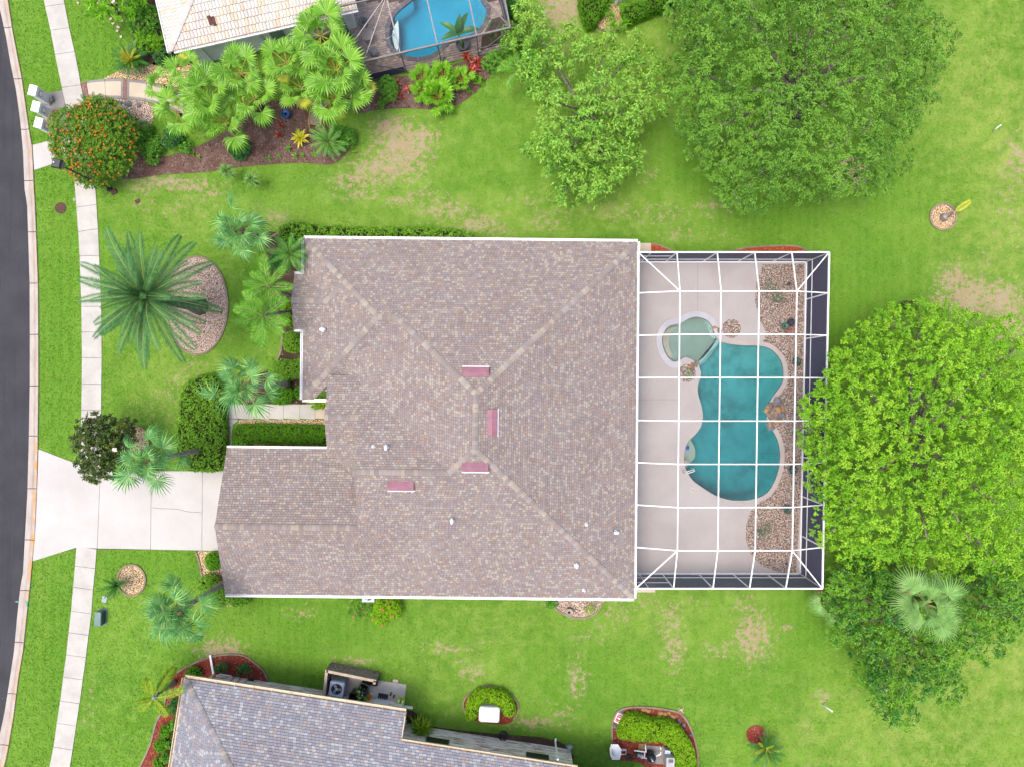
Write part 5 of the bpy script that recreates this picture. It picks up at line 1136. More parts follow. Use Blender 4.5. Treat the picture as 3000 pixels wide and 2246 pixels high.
M['leaf_bright'] = leafmat("bright_leaf", lf((132,190,36), (112,172,32), (152,204,48), (96,156,34), (168,212,62), (122,180,32), (84,140,34)), .16, .4, (S(112,172,38,1.2), .5), .25, S(174, 214, 64, 1.2))
M['leaf_dark'] = leafmat("dark_glossy_leaf", lf((58,124,42), (40,104,38), (84,148,48), (46,112,46), (124,176,46), (66,130,50), (32,88,36)), .15, .35, (S(122,176,40,1.2), .6), .35, S(132, 184, 50, 1.3))
M['leaf_magnolia'] = leafmat("magnolia_leaf", lf((64,92,34), (44,74,30), (92,112,38), (56,86,44), (110,112,40), (38,64,34)), .12, .35, None, .45)
M['leaf_hedge'] = leafmat("hedge_leaf", lf((112,166,42), (86,142,36), (138,190,54), (98,152,42), (156,202,64), (68,122,34)), .2, .45)
M['leaf_box'] = leafmat("box_leaf", lf((88,152,18), (68,130,14), (108,170,28), (78,140,18), (122,182,36), (58,116,14)), .25, .5)
M['leaf_lime'] = leafmat("lime_leaf", lf((138,190,22), (118,174,20), (160,206,34), (104,160,22), (176,214,48), (92,146,24)), .3, .45)
M['leaf_shrub'] = leafmat("shrub_leaf", lf((94,158,44), (70,134,38), (118,178,58), (82,148,48), (138,190,66), (60,118,40)), .25, .45)
M['leaf_deep'] = leafmat("deep_green_leaf", lf((52,112,46), (38,94,44), (72,132,54), (44,104,52), (90,146,58)), .2, .4, None, .4)
M['leaf_fern'] = leafmat("fern_leaf", lf((112,176,30), (90,154,28), (136,192,44), (100,164,30), (154,204,56)), .3, .5)
M['leaf_ixora'] = leafmat("ixora_leaf", lf((96,142,36), (76,122,32), (118,160,46), (86,132,36), (132,168,52), (64,108,34)), .22, .45)
M['flower_orange'] = leafmat("orange_flower", lf((214,122,36), (200,96,32), (222,146,48), (180,104,36)), .2, .6)
M['flower_pink'] = leafmat("pink_flower", lf((240,84,130), (228,60,110), (246,120,150)), .2, .6)
M['flower_white'] = leafmat("white_flower", lf((248,240,226), (244,232,210), (250,246,240)), .2, .6)
M['flower_blush'] = leafmat("blush_flower", lf((248,206,214), (244,186,200), (250,232,232)), .2, .6)
M['flower_purple'] = leafmat("purple_flower", lf((130,80,170), (110,70,150)), .2, .6)
M['frond_date'] = leafmat("date_palm_frond", lf((56,108,54), (80,134,70), (44,92,52), (98,150,84), (66,116,56)), .12, .4, None, .4)
M['frond_blue'] = leafmat("blue_green_fan", lf((70,138,66), (98,162,82), (54,116,62), (132,188,96), (82,146,78), (170,210,118)), .2, .4, None, .4)
M['frond_fan'] = leafmat("fan_palm_leaf", lf((108,166,44), (136,188,58), (88,146,40), (158,202,82), (120,176,50), (74,130,38)), .22, .4, None, .35)
M['frond_yel'] = leafmat("yellowing_fan_leaf", lf((206,206,70), (180,196,62), (222,214,96), (160,188,58)), .3, .45)
M['frond_palmetto'] = leafmat("palmetto_leaf", lf((122,171,83), (139,183,99), (109,160,73), (152,192,113), (98,149,65)), .2, .4, None, .35)
M['frond_areca'] = leafmat("areca_leaf", lf((92,162,40), (72,142,38), (120,184,52), (60,124,38), (146,202,66), (84,152,44)), .28, .4, None, .35)
M['frond_date_green'] = leafmat("pygmy_date_leaf", lf((84,158,54), (66,138,48), (106,178,68), (94,166,58)), .25, .45)
M['frond_cycad'] = leafmat("cycad_leaf", lf((52,112,40), (40,96,38), (70,130,46), (60,120,40)), .15, .35, None, .4)
M['frond_cycad_new'] = leafmat("new_cycad_leaf", lf((168,182,36), (148,170,34), (186,192,52)), .25, .4)
M['frond_foxtail'] = leafmat("foxtail_leaf", lf((104,160,28), (136,174,32), (88,146,30), (170,182,40), (120,168,34)), .28, .45)
M['frond_dead'] = leafmat("dead_frond", lf((150,110,76), (128,90,64), (172,136,100)), .15, .7)
M['rachis'] = plain("frond_rib", S(186, 196, 118), S(160, 176, 98), 3, .6, .3)
M['rachis_yel'] = plain("yellow_frond_rib", S(214, 196, 74), S(190, 186, 70), 3, .6, .3)
M['brom_red'] = leafmat("red_bromeliad_leaf", lf((140,14,36), (104,10,34), (168,26,46), (206,120,74), (120,18,44), (206,120,80)), .25, .4)
M['brom_pink'] = leafmat("pink_bromeliad_leaf", lf((200,60,96), (176,40,84), (220,110,120), (228,170,110)), .25, .4)
M['brom_yel'] = leafmat("yellow_bromeliad_leaf", lf((206,206,46), (180,190,40), (226,214,70), (160,180,40), (214,170,60)), .25, .4)
M['banana'] = leafmat("banana_leaf", lf((62,128,48), (50,112,46), (78,142,56)), .3, .4, None, .4)

# ------------------------------------------------------------------ palm fronds (one mesh per variant, shared by every copy)
def strip(mb, pts, w, lift=0.0):
    """thin ribbed strip along 3-D points"""
    v = []
    for i, p in enumerate(pts):
        p = Vector(p); d = (Vector(pts[min(i + 1, len(pts) - 1)]) - Vector(pts[max(i - 1, 0)])).normalized(); s = d.cross(Vector((0, 0, 1)))
        s = s.normalized() if s.length > 1e-4 else Vector((0, 1, 0)); k = w[i] if isinstance(w, (list, tuple)) else w
        v += [p + s * k / 2 + Vector((0, 0, lift)), p + Vector((0, 0, lift + k * .3)), p - s * k / 2 + Vector((0, 0, lift))]
    f = []
    for i in range(len(pts) - 1): a = 3 * i; f += [(a, a + 1, a + 4, a + 3), (a + 1, a + 2, a + 5, a + 4)]
    return mb.add(v, f)
def fan_frond(name, petiole, rad, nseg, spread, droop, mats, seed, fused=.5, width=1.0, tiph=.5):
    g = np.random.default_rng(seed); mb = MB(); mb.mi = 1
    strip(mb, [(0, 0, 0), (petiole * .5, 0, .03), (petiole, 0, 0)], [.06, .045, .035]); mb.mi = 0; hub = Vector((petiole, 0, 0))
    da = 2 * spread / nseg
    for i in range(nseg):
        a = -spread + da * (i + .5); r = rad * (1 - .28 * (abs(a) / math.pi) ** 1.5) * g.uniform(.9, 1.08); d = Vector((math.cos(a), math.sin(a), 0)); s = Vector((-d.y, d.x, 0))
        cup = .22 * math.sin(abs(a) * .5); w1 = r * fused * da * .5 * width
        p0 = hub; p1 = hub + d * r * fused + Vector((0, 0, r * (cup * fused - droop * .12))); tip_r = 1 - .22 * tiph * droop
        p2 = hub + d * r * (fused + (tip_r - fused) * .55) + Vector((0, 0, r * (cup * .6 - droop * .32))) ; p3 = hub + d * r * tip_r + s * g.normal(0, .04) * r + Vector((0, 0, r * (cup * .5 - droop * g.uniform(.6, 1.0))))
        rid = Vector((0, 0, w1 * .55)); v = [p0, p1 + s * w1, p1 + rid, p1 - s * w1, p2 + s * w1 * .55, p2 + rid * .5, p2 - s * w1 * .55, p3]
        mb.add(v, [(0, 3, 2), (0, 2, 1), (1, 2, 5, 4), (2, 3, 6, 5), (4, 5, 7), (5, 6, 7)])
    return mb.me(name, mats)
def pin_frond(name, L, pairs, leaf, mats, seed, arch=.5, droop=.5, vee=.35, width=.028, bare=.12, sweep=.6, prof=.6, plume=0.0):
    """feather frond along +X: rises by arch, bends down by droop"""
    g = np.random.default_rng(seed); mb = MB()
    def q(u): return Vector((L * u * (1 - .12 * droop * u * u), 0, L * (arch * .35 * u - droop * .42 * u * u)))
    mb.mi = 1; strip(mb, [q(i / 6) for i in range(7)], [.07, .06, .05, .04, .032, .024, .012], .03); mb.mi = 0
    for i in range(pairs):
        u = bare + (1 - bare) * (i + .5) / pairs; p = q(u); d = (q(min(1, u + .02)) - q(u - .02)).normalized(); ll = leaf * (math.sin(math.pi * min(1, (u - bare) / (1 - bare) * .86 + .12)) ** prof) * g.uniform(.9, 1.1)
        for sd in (-1, 1):
            sw = sweep + .5 * u; e = (Vector((0, sd, 0)) * math.cos(sw * .8) + d * math.sin(sw * .8)).normalized()
            e = (e + Vector((0, 0, vee + plume * g.normal(0, 1)))).normalized(); m = p + e * ll * .5 + Vector((0, 0, -.03 * ll)); t_ = p + e * ll + Vector((0, 0, -ll * (.22 + .25 * droop) - vee * ll * .2)); w = d * width
            mb.add([p, m + w, t_, m - w], [(0, 1, 2, 3)])
    return mb.me(name, mats)
def palm(name, label, base, top, fronds, nf, el=(75, -25), scale=1.0, trunk=.16, bark='palm_bark', cat="palm tree", group=None, jit=8, az0=None, shaft=None, dead=None, bend=.1, roll=14, curve=1.0, boots=None, tr_top=.8):
    root = thing(name, label, cat, base, group); b, t_ = Vector(base), Vector(top)
    pts = []; ctl = Vector((b.x, b.y, (b.z + t_.z) * .55)) * bend + (b + t_) * .5 * (1 - bend)
    for i in range(9): u = i / 8; pts.append(b * (1 - u) ** 2 + ctl * 2 * u * (1 - u) + t_ * u * u)
    rs = [trunk * (1.5 if i == 0 else 1.15 if i == 1 else 1 + (tr_top - 1) * i / 8) * (1 + .05 * (i % 2)) for i in range(9)]
    mb = MB(); mb.tube(pts, rs, 10); tk = part("trunk", mb.me("trunk", M[bark], True), root)
    if shaft:
        d = (pts[-1] - pts[-3]).normalized(); m2 = MB(); m2.tube([pts[-1] - d * .2, pts[-1] + d * .35, pts[-1] + d * .9], [trunk * .9, trunk * 1.05, trunk * .45], 10); part("crownshaft", m2.me("crownshaft", M[shaft], True), root); t_ = pts[-1] + d * .8
    if boots:
        m3 = MB()
        for i in range(26):
            a = i * 2.4; z = .1 + .5 * rng.random(); d = Vector((math.cos(a), math.sin(a), 0)); p_ = t_ - Vector((0, 0, z)); m3.bar(p_ + d * trunk * .6, p_ + d * (trunk + .28) + Vector((0, 0, .14)), .07, .03)
        part("leaf_bases", m3.me("leaf_bases", M[boots]), root)
    a0 = az0 if az0 is not None else rng.uniform(0, 6.28)
    for i in range(nf):
        u = (i + .5) / nf; e = R(el[0] + (el[1] - el[0]) * u ** curve + rng.normal(0, jit)); az = a0 + i * 2.39996 + rng.normal(0, .12); sc = scale * (.62 + .38 * min(1, u * 2.2)) * rng.uniform(.82, 1.14)
        fm = fronds[i % len(fronds)]
        if dead and u > .93: fm = dead[i % len(dead)]
        m = Matrix.Translation(t_ + Vector((0, 0, -.25 * u * trunk * 2))) @ Matrix.Rotation(az, 4, 'Z') @ Matrix.Rotation(-e, 4, 'Y') @ Matrix.Rotation(R(rng.normal(0, roll)), 4, 'X') @ Matrix.Scale(sc, 4)
        part("frond", fm, root, m)
    return root

FAN = [fan_frond("fan_frond", 1.15, 1.08, 20, R(122), d, [M['frond_fan'], M['rachis_yel']], 40 + i, .6, .98, .5) for i, d in enumerate((.2, .35, .5, .28, .65))]
FANY = [fan_frond("fan_frond", 1.0, .84, 20, R(116), d, [M['frond_yel'], M['rachis_yel']], 50 + i, .6) for i, d in enumerate((.4, .6))]
BLUE = [fan_frond("fan_frond", pt, rd, 20, R(128), d, [M['frond_blue'], M['rachis']], 60 + i, .40, .9, .9) for i, (pt, rd, d) in enumerate(((.55, .85, .45), (.95, 1.0, .8), (1.25, .9, .7), (.4, .8, .6), (1.1, 1.05, 1.1), (.75, .95, .95), (1.35, .8, .9)))]
PMETTO = [fan_frond("fan_frond", pt, 1.0, 24, R(108), d, [M['frond_palmetto'], M['rachis']], 70 + i, .38, 1.0) for i, (pt, d) in enumerate(((.5, .3), (1.0, .5), (.75, .8), (1.2, .6)))]
DATE = [pin_frond("date_frond", 4.0, 88, .46, [M['frond_date'], M['rachis']], 80 + i, a, d, .36, .019, .08, .55, .45) for i, (a, d) in enumerate(((.7, .65), (.6, .9), (.8, .8), (.5, 1.1)))]
ARECA = [pin_frond("feather_frond", 1.75, 26, .52, [M['frond_areca'], M['rachis']], 90 + i, a, d, .3, .03, .14, .7) for i, (a, d) in enumerate(((.7, .6), (.5, .85), (.8, .5)))]
PYG = [pin_frond("feather_frond", 1.35, 40, .26, [M['frond_date_green'], M['rachis']], 95 + i, a, d, .12, .012, .1, .5) for i, (a, d) in enumerate(((.7, .7), (.5, .95)))]
CYC = [pin_frond("cycad_frond", 1.2, 44, .17, [M['frond_cycad'], M['frond_cycad']], 100 + i, a, d, .35, .010, .1, .5, .45) for i, (a, d) in enumerate(((.6, .45), (.5, .6)))]
CYCN = [pin_frond("cycad_frond", .85, 36, .15, [M['frond_cycad_new'], M['rachis_yel']], 104 + i, .6, .4, .4, .010, .08, .5, .45) for i in range(2)]
FOX = [pin_frond("feather_frond", 1.8, 44, .46, [M['frond_foxtail'], M['rachis_yel']], 108 + i, a, d, .2, .034, .16, .6, .6, .2) for i, (a, d) in enumerate(((.6, .7), (.4, .95)))]
DEADF = [fan_frond("dead_frond", .8, .7, 14, R(70), 1.0, [M['frond_dead'], M['frond_dead']], 112, .4)]

# ------------------------------------------------------------------ palms
palm("date_palm", "huge date palm with long grey green feather fronds over sidewalk and gravel", P(585, 898, .02), P(430, 868, 6.6), DATE, 54, (86, -16), 1.0, .40, 'palm_bark_dark', bend=.5, boots='frond_dead', jit=7, roll=10, curve=.75)
for lab, b_, t_, nf, sc in (
    ("blue green fan palm north of the tall date palm, beside the house corner", (782, 700), (704, 676, 5.0), 32, 1.0),
    ("blue green fan palm leaning over the front walk from the shrub bed", (848, 1123), (712, 1136, 6.6), 30, .98),
    ("blue green fan palm leaning over the driveway, trunk rooted in the big hedge", (596, 1316), (436, 1348, 6.3), 30, .98),
    ("blue green fan palm leaning out from the garage's south corner", (664, 1702), (522, 1790, 6.2), 32, 1.06)):
    palm("fan_palm", lab, P(*b_, .02), P(*t_), BLUE, nf - 9, (84, -24), sc * 1.13, .16, 'palm_bark', bend=.15, group="blue green fan palms round the front garden", jit=14, curve=1.15, roll=24, boots='frond_dead')
palm("areca_palm", "bright green feather palm in front of the house, upper of two", P(858, 868, .02), P(786, 838, 4.6), ARECA, 13, (70, -20), 1.0, .09, 'palm_bark', group="feather palms by the front wall", bend=.2, shaft=None)
palm("areca_palm", "bright green feather palm in front of the house, lower of two with slanting grey trunk", P(862, 911, .02), P(772, 925, 5.4), ARECA, 15, (70, -35), 1.05, .09, 'palm_bark', group="feather palms by the front wall", bend=.2)
palm("pygmy_date_palm", "soft fine leaved palm touching the roof's upper left corner", P(874, 792, .02), P(850, 742, 3.6), PYG, 30, (75, -30), 1.0, .09, 'palm_bark_dark', bend=.3)
M['shaft_blue'] = plain("crownshaft_blue", S(150, 190, 200), S(120, 160, 170), 3, .5, .3)
palm("foxtail_palm", "yellow green feather palm with a smooth blue grey crownshaft near the lower house", P(507, 1999, .02), P(462, 2034, 3.2), FOX, 9, (40, -35), .98, .19, 'palm_bark', shaft='shaft_blue', bend=.1)
# the neighbour's thicket of fan palms
LIV = [((475, 250, 2.6), 12, .62, "fan palm over the cream walk, outermost of the thicket"), ((560, 205, 3.2), 15, .72, "small fan palm of the thicket against the pale grey wall"), ((520, 330, 2.9), 14, .72, "fan palm of the thicket beside the gravel bed with boulders"),
       ((610, 290, 4.0), 20, .92, "big fan palm in the left half of the thicket"), ((655, 360, 3.3), 18, .84, "fan palm hanging over the mulch left of the blue pot"), ((705, 215, 3.8), 18, .86, "fan palm rising before the tiled roof, left half of the thicket"),
       ((745, 290, 3.4), 16, .8, "fan palm in the centre of the thicket above the red bromeliads"), ((840, 185, 3.7), 18, .86, "fan palm under the tiled eave, right half of the thicket"), ((940, 105, 4.4), 22, .96, "tallest fan palm beside the corner of the tiled roof"),
       ((985, 205, 4.2), 22, .98, "fan palm next to the bronze pool enclosure"), ((975, 290, 3.6), 20, .92, "fan palm overhanging the slatted bench, lowest on the lawn side"), ((1045, 255, 3.2), 14, .8, "fan palm at the right end of the thicket by the red bromeliads"), ((880, 255, 3.0), 14, .78, "fan palm beside the patch of shaded grass left of the bench")]
for (x, y, z), nf, sc, lab in LIV:
    palm("fan_palm", lab, P(x + (1500 - x) * .03, y + (1123 - y) * .03, .02), P(x, y, z), FAN, int(nf * .66), (74, -14), sc, .13, 'palm_bark_dark', group="neighbour's thicket of fan palms", jit=14, bend=.1, curve=.85, dead=FANY)
for (x, y, z), lab in (((664, 502, 1.4), "small spiky ball plant at the lawn edge, left of two"), ((736, 527, 1.5), "small spiky ball plant at the lawn edge, right of two")):
    rt = thing("spiky_plant", lab, "yucca", P(x + 16, y + 12, 0), "spiky ball plants"); m = MB(); m.tube([P(x + 16, y + 12, 0), P(x + 4, y + 6, z * .6), P(x, y, z)], [.07, .06, .05], 8); part("trunk", m.me("trunk", M['palm_bark'], True), rt)
    v, f = rosettes(np.tile([P(x, y, z)], (46, 1)) + rng.normal(0, .03, (46, 3)), unit(rng.normal(size=(46, 3)) + [0, 0, .7]), 5, .62, .035, (.5, 1.3), .25); part("foliage", mesh_of("foliage", v, f, M['frond_palmetto']), rt)
palm("palmetto_palm", "pale green palmetto rising through the dark green tree", P(2640, 1720, 0), P(2712, 1768, 5.0), PMETTO, 24, (70, -28), 1.30, .17, 'palm_bark_dark', dead=DEADF, jit=12)
palm("palmetto_palm", "low palmetto at the enclosure's lower right corner", P(2430, 1730, 0), P(2446, 1762, 2.0), PMETTO, 13, (65, -20), .95, .1, 'palm_bark_dark', dead=DEADF, jit=12)
palm("pygmy_date_palm", "fine leaved palm beside the yellow bromeliad", P(975, 425, .02), P(963, 416, 1.2), PYG, 26, (70, -5), 1.02, .07, 'palm_bark_dark')
palm("areca_palm", "blurred green feather palm behind the loose tree", P(1530, 220, 0), P(1520, 205, 2.2), ARECA, 10, (70, -20), .9, .06)
def cycad(label, px, py, z, nf, sc, new=0, el=(60, 0)):
    o = palm("cycad", label, P(px, py, 0), P(px, py, z), CYC, nf, el, sc, .16, 'palm_bark_dark', "cycad")
    for i in range(new):
        m = Matrix.Translation(Vector(P(px, py, z + .04))) @ Matrix.Rotation(i * 2.4, 4, 'Z') @ Matrix.Rotation(-R(rng.uniform(15, 55)), 4, 'Y') @ Matrix.Scale(sc * rng.uniform(.7, 1), 4); part("new_frond", CYCN[i % 2], o, m)
    return o
cycad("cycad with a yellow green heart by the neighbour's gravel", 383, 176, .8, 34, 1.12, 22, (40, -5)); cycad("cycad half hidden behind the orange flowered bush", 272, 322, .9, 26, 1.05, 0, (50, 5))
cycad("cycad beside the golden gravel ring south of the driveway", 342, 1712, .7, 22, .85, 0, (70, 15)); cycad("lone cycad on the lower lawn beside a red mulch circle", 2244, 2190, .6, 22, 1.15, 6, (55, 0))

# ------------------------------------------------------------------ trees
OAKP = [(2005,-60),(2000,40),(1998,150),(2000,300),(2020,410),(2095,490),(2150,560),(2205,596),(2250,570),(2290,560),(2400,548),(2480,545),(2560,520),(2620,470),(2655,400),(2690,320),(2715,240),(2735,130),(2710,40),(2690,-60),(2500,-140),(2200,-140)]
tree("oak_tree", "broad dark green oak with grey dead twigs above the right lawn", "tree", P(2330, 330, 0), fill(OAKP, 2.8, 4.0, 62, 1.05, 150, jz=.85), 40, 12, .16, .08, 'leaf_oak', .42, twigs=170, limbs=14, twiglen=.6, zcut=-.1, keep=.7, up=.45, spacing=.48, sub=.20, jz=.26, gap=-.8, inner=11)
LOOSE = [(1659,98),(1556,70),(1568,170),(1781,125),(1856,138),(1648,205),(1760,237),(1715,268),(1822,190),(1866,258),(1940,292),(1595,288),(1642,300),(1788,300),(1737,340),(1856,340),(1642,392),(1710,375),(1788,383),(1580,432),(1703,440),(1805,434),(1637,492),(1690,535),(1800,510),(1738,492),(1552,220),(1690,490),(1900,190),(1612,345),(1840,470),(1530,110),(1880,310),(1545,30),(1600,230),(1660,440),(1760,430),(1830,395),(1720,150),(1600,140),(1745,555),(1655,565)]
lcl = [(np.array(P(x, y, 2.6 + 3.2 * math.exp(-((x - 1715) ** 2 + (y - 310) ** 2) / 190 ** 2) + rng.uniform(-.3, .3))), (r_, r_, r_ * .8)) for (x, y), r_ in zip(LOOSE, rng.uniform(.58, .9, len(LOOSE)))]
tree("strap_leaf_tree", "loose open tree with long light green leaves left of the oak", "tree", P(1700, 340, 0), lcl, 40, 11, .27, .09, 'leaf_loose', .22, twigs=10, limbs=18, droop=.3, tilt=(-.1, .9), zcut=-.15, keep=.6, spacing=.50, sub=.16, jz=.25, gap=-.9, inner=6)
BRT = [(2440,1075),(2520,1010),(2570,960),(2680,930),(2735,900),(2800,930),(2870,920),(2940,980),(2990,1060),(3060,1200),(3080,1400),(3040,1580),(2960,1700),(2840,1680),(2740,1650),(2620,1660),(2520,1650),(2440,1600),(2420,1500),(2400,1380),(2390,1260),(2395,1170)]
tree("bright_tree", "dense bright yellow green tree overhanging the enclosure's right wall", "tree", P(2640, 1270, 0), fill(BRT, 3.0, 3.4, 54, .92, 130, jz=.75) + [(np.array(P(x, y, 3.9)), (.55, .55, .45)) for x, y in ((2402, 1245), (2398, 1290), (2392, 1210), (2412, 1410), (2422, 1345), (2432, 1130), (2520, 985), (2620, 915), (2940, 950), (2990, 1010))], 40, 13, .17, .085, 'leaf_bright', .4, twigs=26, limbs=14, twiglen=.5, tilt=(.0, .9), zcut=-.1, keep=.72, up=.5, spacing=.56, sub=.17, jz=.3, gap=-.95, inner=13)
for (x, y), r_ in zip(((2402,1245),(2398,1290),(2392,1210),(2410,1410),(2420,1345),(2430,1130)), (.55,.6,.5,.5,.55,.5)): pass
DRK = [(2420,1690),(2500,1660),(2600,1690),(2680,1740),(2800,1740),(2900,1690),(2990,1640),(3060,1700),(2985,1790),(2960,1850),(2900,1880),(2880,1920),(2840,1900),(2780,1940),(2780,2010),(2735,2020),(2700,2010),(2670,2060),(2640,2095),(2590,2080),(2560,2030),(2535,1990),(2550,1950),(2490,1900),(2450,1840),(2440,1760)]
tree("dark_tree", "dark glossy green tree with yellow green vines below the bright tree", "tree", P(2600, 1800, 0), fill(DRK, 1.9, 2.6, 46, .82, 90, jz=.6), 40, 12, .17, .09, 'leaf_dark', .3, twigs=6, limbs=12, tilt=(.0, .9), zcut=-.1, keep=.7, spacing=.46, sub=.18, jz=.24, gap=-.8, inner=10)
MAG = [(225,1265),(250,1240),(280,1230),(310,1240),(340,1225),(375,1235),(390,1262),(365,1290),(355,1330),(350,1370),(330,1400),(290,1402),(250,1390),(238,1370),(255,1345),(232,1310)]
mt = tree("magnolia_tree", "small dark bronze green magnolia with one white flower at the driveway", "tree", P(395, 1290, 0), fill(MAG, 2.4, 1.8, 22, .50, 55), 16, 8, .24, .10, 'leaf_magnolia', .11, twigs=10, limbs=12, twiglen=.5, zcut=-.2, keep=.5)
fl = rosettes(np.array([P(337, 1317, 4.55)] * 2), np.array([[0, 0, 1.]] * 2), 6, .16, .11, (.1, .6), 0); part("flower", mesh_of("flower", *fl, M['flower_white']), mt)
tree("plumeria_tree", "plumeria with pale pink flowers beside the upper sidewalk", "tree", P(345, 40, 0), [(np.array(P(x, y, z)), (.7, .7, .5)) for x, y, z in ((325, 12, 2.4), (290, 20, 2.2), (365, 22, 2.5), (345, -20, 2.6), (390, -10, 2.4), (300, -25, 2.3))], 8, 8, .34, .12, 'leaf_fern', .09, limbs=6)
v, f = rosettes(np.array([P(x, y, z) for x, y, z in ((284, 10, 2.7), (289, 7, 2.7), (334, 4, 2.9), (330, 8, 2.9), (301, 14, 2.6), (228, 10, .05), (331, 70, .05), (345, 80, .05), (349, 82, .05), (358, 62, .05), (378, 62, .05), (354, 109, .05), (325, 56, .05), (344, 92, .05))]), np.tile([[0, 0, 1.]], (14, 1)), 5, .1, .08, (.05, .4), 0)
solo("fallen_flowers", mesh_of("fallen_flowers", v, f, M['flower_blush']), "pale pink plumeria blossoms and fallen petals on grass", "flowers")

